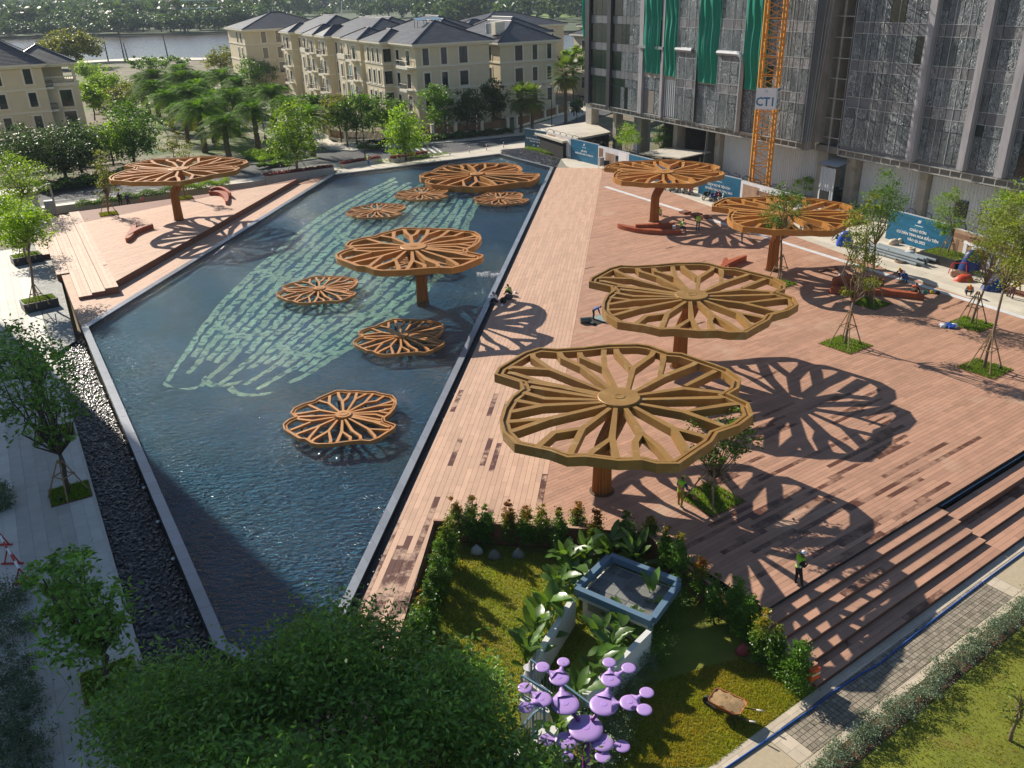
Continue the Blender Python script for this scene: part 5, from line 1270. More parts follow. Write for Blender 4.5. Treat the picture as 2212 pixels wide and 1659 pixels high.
board(fA, -cv, 2.15, 2.2, -cu).build('board', MT['signwhite'], sg); board(fB, cu, 2.15, 2.2, -cv).build('board', MT['signwhite'], sg)
text_obj('lettering', 'CT1', 1.25, fA - cu * .07 - uZ * .35, -cv, uZ, MT['signblue'], sg, -cu, .01, sx=.92, bold=.025)
text_obj('lettering', 'N', .42, fA - cu * .07 + uZ * .75, -cv, uZ, M('grey_print', (.45, .45, .47), .5), sg, -cu, .005)
for k, (x, z, w, h) in enumerate(((0, .85, 1.8, .22), (0, .3, .5, .45), (-.5, -.3, .5, .45), (.5, -.3, .5, .45), (-.65, -.85, .4, .3), (0, -.85, .4, .3), (.65, -.85, .4, .3))):
 board(fB + cu * x + uZ * z - cv * .07, cu, w, h, -cv, .01).build('print', MT['signblue'], sg)
# ================================================================== hoarding with printed banners
MT['navy'] = M('navy_banner', (.006, .065, .11), .5, .15, .5)
MT['sea'] = M('blue_sea_banner', (.004, .115, .22), .5, .35, 1.0, stretch=(.5, .5, 2.5), dirt=((.02, .22, .34), .7, .6))
MT['whiteprint'] = M('white_print', (.85, .86, .87), .5, .02, 1)
MT['room1'] = M('interior_print', (.58, .50, .46), .5, .2, .7); MT['room2'] = M('pale_interior_print', (.66, .66, .70), .5, .12, .8)
MT['room3'] = M('warm_interior_print', (.34, .22, .15), .5, .35, 1.2); MT['wood_print'] = M('brown_print', (.22, .12, .07), .5, .3, 1)
hL, hR = at(1130, 318, -.05), at(2300, 640, -.05)
HPTS = [at(1130, 320, -.05), at(1372, 392, -.05), at(1640, 462, -.05), at(1908, 540, -.05), at(2058, 590, -.05), at(2330, 690, -.05)]
ho = thing('hoarding', 'site hoarding of steel sheets and bent posts behind the banners', 'fence', HPTS[0])
def hseg(x0, y0, x1, y1): return at(x0, y0, -.05), at(x1, y1, -.05)
PAN = [ # base-left px, base-right px, height, kind, label
 ((1134, 318), (1181, 327), 2.75, 'navy', 'dark navy banner with white lettering, farthest left on the hoarding'),
 ((1181, 327), (1233, 343), 2.75, 'room1', 'banner printed with a round mirror and pale room'),
 ((1233, 343), (1292, 358), 2.75, 'sea', 'sea-blue banner beside the pale stone plaza, two lines of white lettering'),
 ((1292, 358), (1358, 376), 2.6, 'room2', 'banner printed with a white corridor, beside the grey cabinet'),
 ((1358, 376), (1450, 402), 2.5, 'sea2', 'plain blue banner behind the two small bushy trees'),
 ((1508, 418), (1597, 442), 2.7, 'sea', 'sea-blue banner behind the parked motorbikes, left of the crane foot'),
 ((1597, 442), (1700, 474), 2.6, 'room3', 'banner printed with a grey building front, right of the motorbike banner'),
 ((1912, 515), (2048, 556), 2.75, 'sea', 'large sea-blue banner behind the pile of grey pipes'),
 ((2048, 556), (2190, 606), 2.6, 'wood', 'brown banner printed with an interior, behind the blue tarpaulin'),
 ((2190, 606), (2330, 650), 2.6, 'wood', 'brown printed banner at the right end of the hoarding')]
TXT = {0: ('KHU BẤT ĐỘNG SẢN MANG HIỆU\nLỚN NHẤT THẾ GIỚI', .30), 2: ('NỘI THẤT\nNHẬP KHẨU 100% TỪ CHÂU ÂU', .30), 5: ('DỊCH VỤ VÀ TIỆN ÍCH\nCHUẨN KHÁCH SẠN 5 SAO', .36), 7: ('CHÀO ĐÓN\nCƯ DÂN TINH HOA ĐẦU TIÊN\nVÀO Q1.2022', .34)}
for i, (p0, p1, h, kd, lab) in enumerate(PAN):
 a, b_ = at(*p0, -.05), at(*p1, -.05); u = b_ - a; w = float(np.linalg.norm(u)); u /= w; n = np.array([u[1], -u[0], 0])
 if n @ np.array([0, -1, 0]) < 0: n = -n
 t = thing('banner', lab, 'banner', a)
 c = (a + b_) / 2 + uZ * (h / 2 + .05)
 mt = {'navy': 'navy', 'room1': 'room1', 'sea': 'sea', 'sea2': 'sea', 'room2': 'room2', 'room3': 'room2', 'wood': 'room3'}[kd]
 board(c, u, w - .03, h, n, .04).build('sheet', MT[mt], t)
 def pr(x, z, ww, hh, mat, d=.045, nm='print'): board(c + u * x * w / 2 + uZ * z * h / 2 + n * d, u, ww, hh, n, .006).build(nm, mat, t)
 if kd in ('navy', 'sea') and i in TXT:
  body, sz = TXT[i]; lines = body.split('\n'); z0 = .05 if len(lines) < 3 else .08
  mxl = max(len(l) for l in lines); sz = min(sz, w * .86 / (mxl * .62))
  for k, ln in enumerate(lines): text_obj('lettering', ln, sz, c + uZ * (z0 - k * sz * 1.35) + n * .05, u, uZ, MT['whiteprint'], t, n, .004, bold=.006)
  for k in (-1, 0, 1):
   m = MB(); q0 = c + u * (k * .11 - .06) + uZ * (h * .30) + n * .05; q1 = c + u * (k * .11 + .06) + uZ * (h * .40) + n * .05; m.beam(q0, q1, .07, .012, up=tuple(n)); m.build('emblem', MT['whiteprint'], t)
  pr(.0, .42, .9, .05, MT['whiteprint'], .046, 'emblem_line')
  if kd == 'navy': pr(-.15, -.62, .3, .14, MT['whiteprint']); pr(.25, -.62, .4, .14, MT['whiteprint'])
 elif kd == 'room1':
  m = MB(); m.lathe((0, 0, 0), [(.55, 0), (.55, .01)], 20);
  pr(-.55, .2, w * .3, h * .7, MT['room3']); pr(.45, .1, w * .22, h * .6, MT['pane']); pr(.1, -.35, w * .5, h * .2, MT['wood_print'], .052); pr(.75, 0, w * .12, h * .85, MT['signwhite'], .05); pr(-.6, -.55, w * .25, h * .3, MT['wood_print'], .053)
 elif kd == 'room2':
  pr(-.8, 0, w * .14, h * .85, MT['wood_print']); pr(-.2, -.1, w * .3, h * .65, MT['room3']); pr(.25, .1, w * .1, h * .4, MT['pane'], .052); pr(.6, 0, w * .25, h * .9, MT['signwhite'])
 elif kd == 'room3':
  pr(-.55, .1, w * .35, h * .7, MT['room3']); pr(.3, -.2, w * .55, h * .35, MT['signwhite']); pr(.3, .4, w * .6, h * .2, MT['wood_print'])
 elif kd == 'wood':
  for k in range(7): pr(-.8 + k * .26, -.25 + .1 * (k % 2), w * .05, h * .6, MT['room2'] if k % 3 else MT['wood_print'])
  pr(0, .62, w * .95, h * .14, MT['wood_print'], .052); pr(.1, .3, w * .7, h * .08, MT['signwhite'], .054)
 board(c - n * .08, u, w, h + .15, -n, .04).build('steel_sheet', MT['corr'], ho)
 for k in range(int(w / 1.5) + 1):
  x = -w / 2 + k * w / max(1, int(w / 1.5)); m = MB(); m.tube([c + u * x - n * .15 + uZ * (-h / 2), c + u * x - n * .15 + uZ * (h / 2 + .2), c + u * x - n * .55 + uZ * (h / 2 + .42), c + u * x - n * 1.3 + uZ * (h / 2 + .1), c + u * x - n * 2.2 - uZ * (h / 2)], .035, 5); m.build('strut', MT['iron'], ho)
# ================================================================== plants
MT['leaf_bright'] = LEAF('bright_leaf', (.17, .30, .02), .45, .5)
MT['leaf_mid'] = LEAF('mid_green_leaf', (.085, .185, .022), .4, .5)
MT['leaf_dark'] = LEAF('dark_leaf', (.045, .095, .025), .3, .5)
MT['leaf_near'] = LEAF('glossy_near_leaf', (.13, .26, .045), .35, .6, rough=.45, spec=.35)
MT['leaf_olive'] = LEAF('olive_leaf', (.15, .18, .016), .4, .5)
MT['leaf_far'] = LEAF('far_leaf', (.055, .105, .035), .3, .5)
MT['leaf_pale'] = LEAF('yellow_green_leaf', (.15, .20, .03), .45, .45)
MT['silver'] = LEAF('silver_green_leaf', (.20, .26, .17), .2, .4, alt=(.10, .16, .09))
MT['redtip'] = LEAF('red_tip_leaf', (.075, .18, .018), .38, .5, alt=(.38, .085, .012), rough=.38)
MT['yellowtip'] = LEAF('gold_tip_leaf', (.085, .19, .018), .38, .5, alt=(.34, .22, .02), rough=.38)
MT['palm'] = LEAF('palm_leaflet', (.10, .22, .018), .38, .5, spec=.08, rough=.7, alt=(.26, .16, .03))
MT['fan'] = LEAF('fan_palm_leaf', (.075, .13, .025), .38, .5, alt=(.20, .15, .06))
MT['banana'] = LEAF('broad_leaf', (.085, .17, .03), .38, .3, rough=.34, spec=.55, rnd=.3)
MT['grassblade'] = LEAF('grass_blade', (.19, .28, .015), .4, .5, alt=(.32, .24, .04))
MT['grassblade2'] = LEAF('green_grass_blade', (.13, .27, .018), .4, .5, alt=(.16, .17, .03))
MT['bark'] = M('tree_bark', (.19, .14, .095), .9, .3, 4, .5, 14, stretch=(1, 1, .3))
MT['barkd'] = M('dark_bark', (.075, .058, .045), .9, .3, 4, .5, 14)
MT['palmtrunk'] = M('palm_trunk', (.13, .095, .065), .95, .4, 5, .6, 12)
MT['pole'] = M('bamboo_prop', (.28, .19, .10), .8, .25, 4)
def leaf_quads(P, L, W, r, up=.55, droop=0.0, cup=True):
 """One folded, kite-shaped leaf per point."""
 n = len(P); d = r.normal(size=(n, 3)); d[:, 2] = d[:, 2] * .6 - droop; d /= np.linalg.norm(d, axis=1)[:, None]
 u = r.normal(size=(n, 3)); u[:, 2] += up * 2; s = np.cross(d, u); s /= np.linalg.norm(s, axis=1)[:, None] + 1e-9; nn = np.cross(s, d)
 l = (L * r.uniform(.65, 1.3, n))[:, None]; w = (W * r.uniform(.7, 1.25, n))[:, None]
 V = np.stack([P - d * l * .5, P + s * w * .5 + nn * w * .12 - d * l * .04, P + d * l * .5, P - s * w * .5 + nn * w * .12 - d * l * .04], 1)
 F = np.arange(4 * n).reshape(n, 4); return V.reshape(-1, 3), F
def sphere_pts(n, r, shell=.45):
 d = r.normal(size=(n, 3)); d /= np.linalg.norm(d, axis=1)[:, None]; return d * (shell + (1 - shell) * r.uniform(0, 1, n) ** .6)[:, None]
def crown_mesh(blobs, n, L, W, mat, seed, csize=.30, clumps=None, up=.55, droop=.0, fill=.0, hue=None, name='crown'):
 """blobs: (x, y, z, rx, ry, rz). Leaves sit in clumps scattered through the blobs, leaving gaps between."""
 r = np.random.default_rng(seed); vol = np.array([b[3] * b[4] * b[5] for b in blobs]) ** .8; vol /= vol.sum(); Ps, tn = [], []
 for b, v in zip(blobs, vol):
  nb = max(8, int(n * v)); k = max(5, int((clumps or n / 42) * v)); C = sphere_pts(k, r) * np.array(b[3:]) + np.array(b[:3])
  C += r.normal(size=C.shape) * .12 * np.array(b[3:])
  idx = r.integers(0, k, nb); cs = csize * min(b[3:]) * r.uniform(.5, 1.5, k)
  q = C[idx] + r.normal(size=(nb, 3)) * cs[idx][:, None] * np.array([1, 1, .6]); Ps.append(q); tn.append(np.clip(r.normal(0, .45, k)[idx] * .7 + r.normal(0, .4, nb), -1, 1))
 P = np.concatenate(Ps); t = np.concatenate(tn); V, F = leaf_quads(P, L, W, r, up, droop)
 h = None
 if hue is not None: h = hue(P, r)
 return raw_mesh(name, V, F, mat, t, hue=h, link=False), P
def limb_mesh(mat, base, paths, name='trunk', n=7):
 m = MB()
 for path, r0, r1 in paths:
  k = len(path); m.tube(path, [r0 + (r1 - r0) * i / (k - 1) for i in range(k)], n)
 return m.mesh(name, mat, True)
def wobble(a, b, k, amt, r):
 a, b = np.array(a, float), np.array(b, float); out = []
 for i in range(k + 1):
  t = i / k; p = a + (b - a) * t
  if 0 < i < k: p = p + r.normal(size=3) * amt * np.array([1, 1, .4])
  out.append(p)
 return out
def tree(label, base, blobs, n, L, W, mat, tr, bark='bark', fork=None, lean=(0, 0), group=None, seed=None, cat='tree', name='tree', nlimb=3, props=False, csize=.3, up=.55, droop=0., stems=None, clumps=None, hue=None):
 seed = seed if seed is not None else (int(abs(base[0] * 71 + base[1] * 37)) % 9973)
 r = np.random.default_rng(seed); t = thing(name, label, cat, base, 0, group)
 zc = min(b[2] - b[5] * .5 for b in blobs); fz = fork if fork is not None else zc * .8
 top = np.array([lean[0], lean[1], fz]); paths = []
 if stems:
  for s in stems: paths.append((wobble((s[0] * .2, s[1] * .2, 0), (s[0], s[1], s[2]), 4, .06, r), tr, tr * .4))
 else: paths.append((wobble((0, 0, -.05), top, 4, tr * .5, r), tr, tr * .72))
 for b in blobs:
  for k in range(nlimb):
   q = np.array(b[:3]) + sphere_pts(1, r, .1)[0] * np.array(b[3:]) * .75
   st = top if not stems else np.array(stems[k % len(stems)])
   paths.append((wobble(st, q, 3, .07 * np.linalg.norm(q - st), r), tr * .5, tr * .1))
 me = limb_mesh(MT[bark], base, paths); mesh_obj('trunk', me, t)
 cm, P = crown_mesh(blobs, n, L, W, MT[mat], seed + 1, csize, clumps, up, droop, hue=hue); mesh_obj('crown', cm, t)
 return t
def ppm(base): return FPX / (np.linalg.norm(np.asarray(base) - np.array([0, 0, CAM_H])))
def crown_px(base, specs, depth=1.0, jy=0.0):
 """Crown ellipses measured in the photograph -> blobs relative to the base."""
 out = []
 for i, (cx, cy, rx, ry) in enumerate(specs):
  c = at_y(cx, cy, base[1] + jy * (i % 3 - 1)); k = ppm(c); out.append((c[0] - base[0], c[1] - base[1], c[2] - base[2], rx / k, rx / k * depth, ry / k * 1.08))
 return out
def props3(base, h=1.9, spread=1.1, n=4, rz=.4, label='wooden prop frame tied round the young tree', group='tree props', rail=True):
 """Tripod or four-legged prop frame: legs and tie rails are parts."""
 t = thing('tree_prop', label, 'tree prop', base, rz, group); top = np.array([0, 0, h]); m = MB(); legs = []
 for k in range(n):
  a = 2 * math.pi * k / n; f = np.array([math.cos(a) * spread, math.sin(a) * spread, 0]); q = np.array([math.cos(a) * .13, math.sin(a) * .13, h]); legs.append((f, q + (q - f) * .06))
  m = MB(); m.tube([f, q + (q - f) * .06], [.045, .035], 5); mesh_obj('leg', m.mesh('leg', MT['pole']), t)
 for z in (h * .55, h * .93):
  for k in range(n):
   (f, q), (f2, q2) = legs[k], legs[(k + 1) % n]; s = z / h; a, b_ = f + (q - f) * s, f2 + (q2 - f2) * s; d = (b_ - a) * .12
   m = MB(); m.tube([a - d, b_ + d], .032, 5); mesh_obj('rail', m.mesh('rail', MT['pole']), t)
 return t
def tuft_field(name, poly, z, n, h, w, mat, seed, parent=None, lean=.35, kind='stuff', huep=.3, bush=0.0):
 """Grass or low planting: thin upright blades, uncountable."""
 r = np.random.default_rng(seed); Pg = np.array(ccw(poly)); lo, hi = Pg.min(0), Pg.max(0); pts = np.zeros((0, 2))
 for _ in range(6):
  c = r.uniform(lo, hi, (n * 2, 2)); ins = np.ones(len(c), bool)
  for i in range(len(Pg)):
   a, b_ = Pg[i], Pg[(i + 1) % len(Pg)]; ins &= ((b_[0] - a[0]) * (c[:, 1] - a[1]) - (b_[1] - a[1]) * (c[:, 0] - a[0])) > 0
  pts = np.concatenate([pts, c[ins]]);
  if len(pts) >= n: break
 pts = pts[:n]; n = len(pts); ph = r.uniform(0, 6.28, n); hh = h * r.uniform(.5, 1.4, n); off = r.normal(size=(n, 2)) * lean * hh[:, None]
 b0 = np.stack([pts[:, 0], pts[:, 1], np.full(n, z) + bush * r.uniform(0, 1, n) ** .7], 1); sd_ = np.stack([np.cos(ph), np.sin(ph), np.zeros(n)], 1) * w / 2
 tip = b0 + np.stack([off[:, 0], off[:, 1], hh], 1); V = np.stack([b0 - sd_, b0 + sd_, tip + sd_ * .3, tip - sd_ * .3], 1).reshape(-1, 3); F = np.arange(4 * n).reshape(n, 4)
 patch = np.sin(pts[:, 0] * 1.7 + 2 * np.sin(pts[:, 1] * 1.1)) * .5 + np.sin(pts[:, 1] * 2.3 + pts[:, 0]) * .3
 hue = np.clip(huep + patch * .35 + r.normal(0, .2, n), 0, 1); c0 = (float(pts[:, 0].mean()), float(pts[:, 1].mean()), z)
 return raw_mesh(name, V, F, mat, np.clip(r.normal(0, .5, n), -1, 1), parent, c0, kind, hue)
def qz(pts, z): return [at(x, y, z)[:2] for x, y in pts]
tuft_field('lawn_grass', [wallL + np.array([.3, -.4]), wallM + np.array([-.5, -.6]), at(1300, 1330, -1.08)[:2], at(1100, 1659, -1.08)[:2], at(880, 1659, -1.08)[:2]], Z_LOW - .015, 42000, .07, .03, MT['grassblade'], 11)
tuft_field('lawn_grass', qz(((1390, 1480), (1600, 1420), (1740, 1500), (1540, 1655), (1330, 1659)), -1.08), Z_LOW - .015, 30000, .06, .03, MT['grassblade'], 12, huep=.55)
tuft_field('lawn_grass', [step0 + stepd * u + stepn * (run_total + v) for u, v in ((-9, PW + 1.0), (26, PW + 1.0), (22, PW + 12), (-6, PW + 12))], Z_LOW - .02, 60000, .06, .03, MT['grassblade'], 13, huep=.42)
def redtip_hue(bias):
 def f(P, r):
  z = (P[:, 2] - P[:, 2].min()) / (np.ptp(P[:, 2]) + 1e-6); return np.clip((z - .74 + bias * .7) * 2.4 * r.uniform(.1, 1.2, len(z)) + r.normal(0, .10, len(z)), 0, 1)
 return f
HEDGE = [ # top pixel, height, width, hue bias, material
 (980, 1080, .25, 'r'), (1017, 1083, .12, 'r'), (1048, 1098, -.2, 'r'), (1096, 1086, .35, 'r'), (1135, 1094, .22, 'r'), (1170, 1100, .25, 'y'), (1207, 1100, .05, 'r'), (1249, 1087, .25, 'r'), (1288, 1104, .3, 'r'), (1355, 1104, -.3, 'r'), (1407, 1116, .2, 'y'), (1442, 1145, .0, 'r'), (1472, 1163, -.1, 'r'), (1515, 1208, .32, 'r'), (1550, 1243, -.2, 'r'), (1593, 1258, -.25, 'r'), (1624, 1294, -.4, 'y'), (1653, 1322, .35, 'y'), (1683, 1360, -.05, 'y'), (1730, 1392, -.35, 'y'),
 (966, 1122, .15, 'y'), (953, 1144, -.1, 'y'), (948, 1168, -.2, 'y'), (943, 1196, -.3, 'r'), (931, 1224, -.3, 'y'), (921, 1254, -.35, 'r'), (906, 1286, .05, 'r'), (894, 1322, -.3, 'r'), (879, 1356, -.1, 'r'), (866, 1396, -.3, 'r'), (850, 1436, .05, 'r'), (836, 1476, -.2, 'r')]
ORD = 'first second third fourth fifth sixth seventh eighth ninth tenth eleventh twelfth'.split()
HL = {0: 'orange-tipped column shrub at the inner corner of the garden hedge', 1: 'slim column shrub with rusty top, second from the garden corner', 2: 'plain green slim column shrub, third from the garden corner', 3: 'column shrub with broad orange top beside the wall gap', 4: 'rust-topped bushy column shrub between an orange one and a golden one', 5: 'golden-topped column shrub in the row along the timber wall', 6: 'column shrub with a bright red tip', 7: 'tallest rusty column shrub right of the red-tipped one', 8: 'dark rusty column shrub just left of the broad-leaf clump', 9: 'round bright green shrub above the broad leaves behind the lightwell', 10: 'golden column shrub rising over the lightwell corner', 11: 'dark green shrub with few red tips right of the golden one', 12: 'bushy green shrub with scattered orange leaves near the deck edge', 13: 'slim flame-orange column shrub against the striped shadow', 14: 'dark green shrub just below the flame-orange one', 15: 'tall green column shrub next to the deck, middle of the lower row', 16: 'broad green column shrub above the pink sack', 17: 'golden yellow column shrub beside the stair top', 18: 'yellow-green column shrub beside the stair treads', 19: 'last green column shrub at the stair foot, orange vest behind it'}
for i, (px, py, bias, kd) in enumerate(HEDGE):
 h = 2.25 + .2 * math.sin(i * 2.3); b = at(px, py, Z_LOW + h); b[2] = Z_LOW; w = .40 + .05 * math.sin(i * 1.7) + (.1 if i in (9, 12, 15, 16, 19) else 0)
 bl_ = [(0, 0, h * .36, w * .85, w * .85, h * .3), (0, 0, h * .64, w * .72, w * .72, h * .26), (.02, .03, h * .88, w * .42, w * .42, h * .21)]
 lab = HL.get(i) or ORD[i - 20] + ' column shrub down the boardwalk side from the hedge corner'
 tree(lab, b, bl_, 3200, .105, .062, 'redtip' if kd == 'r' else 'yellowtip', .03, fork=.5, seed=200 + i, group='column shrubs round the sunken garden', cat='shrub', name='column_shrub', nlimb=1, csize=.33, hue=redtip_hue(bias), clumps=70)
bq = [step0 + stepd * u + stepn * (run_total + v) for u, v in ((-14, PW + .05), (30, PW + .05), (30, PW + .75), (-14, PW + .75))]
mb = MB(); mb.prism(ccw(bq), -1.285, Z_LOW + .015); mb.build('planting_bed', MT['soil'], kind='structure')
rr_ = np.random.default_rng(5); sp_ = []
for u in np.arange(-13, 29, .33): sp_.append((*(step0 + stepd * (u + rr_.normal() * .1) + stepn * (run_total + PW + .36 + rr_.normal() * .08)), Z_LOW + .32, .42 * rr_.uniform(.7, 1.2), .42, .34 * rr_.uniform(.7, 1.3)))
t = thing('silver_hedge', 'low silver-green hedge edging the path and the right lawn', 'hedge', (*(step0 + stepn * (run_total + PW)), Z_LOW))
cm, _ = crown_mesh([(p[0] - t.location[0], p[1] - t.location[1], p[2] - t.location[2], *p[3:]) for p in sp_], 60000, .085, .036, MT['silver'], 77, .35, 1500, hue=lambda P, r: np.clip(r.normal(.35, .3, len(P)), 0, 1), name='foliage'); mesh_obj('foliage', cm, t)
for lab, cpx, rr0, zz, n in (('grey-green ground shrub between the sculpture and the right lawn', [(1345, 1500, .8), (1310, 1570, .8), (1385, 1440, .7), (1280, 1630, .8)], 0, -.8, 9000), ('dark green trailing shrub right of the lightwell roof', [(1430, 1330, .8), (1450, 1290, .7), (1400, 1395, .8)], 0, -.7, 9000)):
 c0 = at(cpx[0][0], cpx[0][1], Z_LOW); bl_ = []
 for x, y, r_ in cpx: c = at(x, y, zz); bl_.append((c[0] - c0[0], c[1] - c0[1], c[2] - Z_LOW, r_ * 1.15, r_ * 1.15, r_ * .75))
 tree(lab, c0, bl_, n, .08, .035, 'silver' if zz < -.75 else 'leaf_mid', .03, fork=.2, cat='shrub', name='shrub', nlimb=1, csize=.3, hue=(lambda P, r: np.clip(r.normal(.6, .3, len(P)), 0, 1)) if zz < -.75 else None)
def broad_leaf(L, W, arch, seed):
 r = random.Random(seed); k = 7; pts = []; fs = []
 for i in range(k + 1):
  t = i / k; w = W * math.sin(math.pi * min(1, t * .93 + .06)) ** .7 * (1 if t < .95 else .5); y = L * t; z = L * (.35 * t - arch * t * t)
  for x, dz in ((-w / 2, .14 * w), (0, 0), (w / 2, .14 * w)): pts.append((x * (1 + .06 * math.sin(i * 2 + seed)), y, z + dz + .02 * math.sin(i * 3 + x * 9)))
 for i in range(k):
  for j in range(2): a = i * 3 + j; fs.append((a, a + 1, a + 4, a + 3))
 m = MB(); m.add(pts, fs, 0, r.uniform(-1, 1)); m.tube([(0, -L * .45, -L * .42), (0, -L * .1, -.05 * L), (0, 0, 0)], .014, 4); return m.mesh('leaf', MT['banana'], True)
BL = [broad_leaf(.85 + .12 * (i % 3), .34 + .05 * (i % 4), .15 + .12 * (i % 4), i) for i in range(9)]
CL = [((1222, 1195), 'broad-leaf clump behind the lightwell, nearest the red-tipped shrub'), ((1262, 1180), 'large broad-leaf clump behind the lightwell, left of the roof corner'), ((1318, 1168), 'broad-leaf clump at the back corner of the blue roof frame'), ((1372, 1185), 'dark broad-leaf clump leaning over the blue roof frame'), ((1208, 1250), 'broad-leaf clump beside the left corner of the blue roof frame'), ((1185, 1300), 'broad-leaf clump left of the lightwell, with tall upright leaf'), ((1160, 1345), 'broad-leaf clump along the outside of the left white wall'), ((1140, 1395), 'broad-leaf clump nearest the bagged stem by the railing'), ((1345, 1330), 'pale broad-leaf clump in front of the blue roof frame'), ((1322, 1385), 'pale broad-leaf clump on the right white wall'), ((1285, 1440), 'broad-leaf clump at the lower end of the right white wall'), ((1300, 1360), 'small broad-leaf clump inside the right white wall'), ((1205, 1560), 'dark broad-leaf clump under the left arm of the purple sculpture'), ((1150, 1640), 'broad-leaf clump at the bottom edge beside the ramp railing'), ((1245, 1500), 'broad-leaf clump between the two upper arms of the sculpture'), ((1405, 1275), 'single upright broad-leaf clump inside the blue roof frame'), ((1240, 1225), 'leaning broad-leaf clump touching the roof frame')]
for i, ((px, py), lab) in enumerate(CL):
 b = at(px, py + 26, -.3); b[2] = Z_LOW; r = random.Random(i); t = thing('broad_leaf_plant', lab, 'plant', b, r.uniform(0, 6), 'broad-leaf clumps round the lightwell')
 m = MB()
 for k in range(13 if i not in (11, 15) else 6):
  a = k * 2.4 + r.uniform(-.3, .3); el = r.uniform(.1, 1.1); hh = r.uniform(.45, 1.5); rad = .06 + .16 * (1.6 - hh)
  o = mesh_obj('leaf', BL[(k + i) % 9], t, (math.cos(a) * rad, math.sin(a) * rad, hh)); o.rotation_euler = (el * .9, r.uniform(-.3, .3), a - math.pi / 2); s = r.uniform(.75, 1.25); o.scale = (s, s, s)
  m.tube([(math.cos(a) * .05, math.sin(a) * .05, 0), (math.cos(a) * rad, math.sin(a) * rad, hh)], .02, 4)
 mesh_obj('stalk', m.mesh('stalk', MT['leaf_mid']), t)
def pit(c, s, rz, label, mat='grassblade2', z=0.0):
 t = thing('tree_pit', label, 'tree pit', (c[0], c[1], z), rz, 'grass tree pits')
 m = MB(); m.prism([(-s, -s), (s, -s), (s, s), (-s, s)], -.02, .012); mesh_obj('soil', m.mesh('soil', MT['soil']), t)
 r = np.random.default_rng(int(abs(c[0] * 17 + c[1] * 5))); n = 2600; p = r.uniform(-s * .97, s * .97, (n, 2)); ph = r.uniform(0, 6.28, n); hh = .10 * r.uniform(.5, 1.5, n); w = .035
 b0 = np.stack([p[:, 0], p[:, 1], np.full(n, .01)], 1); sd_ = np.stack([np.cos(ph), np.sin(ph), 0 * ph], 1) * w / 2; tip = b0 + np.stack([r.normal(0, .05, n), r.normal(0, .05, n), hh], 1)
 V = np.stack([b0 - sd_, b0 + sd_, tip + sd_ * .3, tip - sd_ * .3], 1).reshape(-1, 3); me = raw_mesh('grass', V, np.arange(4 * n).reshape(n, 4), MT[mat], np.clip(r.normal(0, .5, n), -1, 1), hue=np.clip(r.normal(.25, .25, n), 0, 1), link=False); o = mesh_obj('grass', me, t); o['kind'] = 'stuff'
 m = MB()
 for a, b_ in (((-s, -s), (s, -s)), ((s, -s), (s, s)), ((s, s), (-s, s)), ((-s, s), (-s, -s))): m.beam((*a, .0), (*b_, .0), .05, .05)
 mesh_obj('edging', m.mesh('edging', MT['deck_dark']), t)
 m = MB(); m.lathe((s * .55, -s * .5, .01), [(.07, 0), (.07, .16), (.05, .18)], 8); mesh_obj('uplight', m.mesh('uplight', MT['iron']), t)
 return t
RZD = math.pi / 2 - AZ_DECK
DT = [ # base px, pit half size, crown ellipses px, leaves, leaf size, label
 ((1826, 744), 1.25, [(1868, 560, 26, 22), (1850, 520, 22, 26), (1880, 610, 20, 14), (1855, 470, 20, 22), (1838, 635, 14, 10), (1885, 440, 16, 14)], 3000, 'slender bare-stemmed deck tree with sparse crown, its shadow pointing to the stair', .11),
 ((1880, 655), 1.1, [(1905, 430, 38, 28), (1890, 470, 42, 24), (1918, 395, 22, 22), (1870, 505, 26, 14), (1935, 440, 24, 20)], 5200, 'tall leafy deck tree with its pit cut into the arc bench', .10),
 ((2098, 700), 1.2, [(2150, 470, 34, 30), (2165, 520, 40, 28), (2130, 545, 30, 18), (2185, 440, 30, 24), (2110, 600, 16, 10), (2190, 570, 26, 20)], 4200, 'deck tree with propped trunk near the small rubbish heap', .11),
 ((2126, 796), 1.2, [(2188, 540, 40, 26), (2205, 590, 34, 26), (2175, 500, 30, 22), (2212, 500, 30, 30)], 3600, 'nearest propped deck tree at the right edge of the picture', .11),
 ((1683, 612), 1.0, [(1700, 430, 32, 20), (1685, 462, 36, 22), (1722, 445, 24, 18), (1694, 410, 18, 10), (1672, 488, 22, 12)], 3600, 'slim tree pushing up through the front of the ochre canopy', .10)]
for (bx, by), ps, cr_, n, lab, lf in DT:
 b = at(bx, by); bl_ = crown_px(b, cr_, .9, .5); cz = np.array([0, 0]) ; cx_ = np.mean([q[0] for q in bl_]); cy_ = 0
 tree(lab, b, bl_, n, lf * 1.5, lf * .8, 'leaf_mid' if by < 700 else 'leaf_pale', .10, fork=min(q[2] for q in bl_) * .82, lean=(cx_ * .8, .1), group='young trees on the timber deck', nlimb=3, csize=.32)
 pit((b[0], b[1] - .05), ps, RZD, lab.split(' tree')[0] + ' tree pit of grass sunk in the deck')
 props3(b, 2.3, 1.05, 4, RZD + .8, 'prop frame of poles round the ' + ' '.join(lab.split()[:6]), 'prop frames on the deck')
b = at(1536, 1078); bl_ = crown_px(b, [(1520, 930, 34, 22), (1575, 935, 40, 26), (1610, 950, 36, 22), (1545, 985, 36, 20), (1590, 905, 30, 18), (1505, 985, 26, 14), (1570, 975, 40, 22)], 1.0, .5)
tree('open-branched tree with long leaves beside the largest canopy, in a grass pit', b, bl_, 1500, .24, .085, 'leaf_mid', .075, fork=1.1, lean=(.1, .1), nlimb=5, csize=.34, group=None, clumps=110)
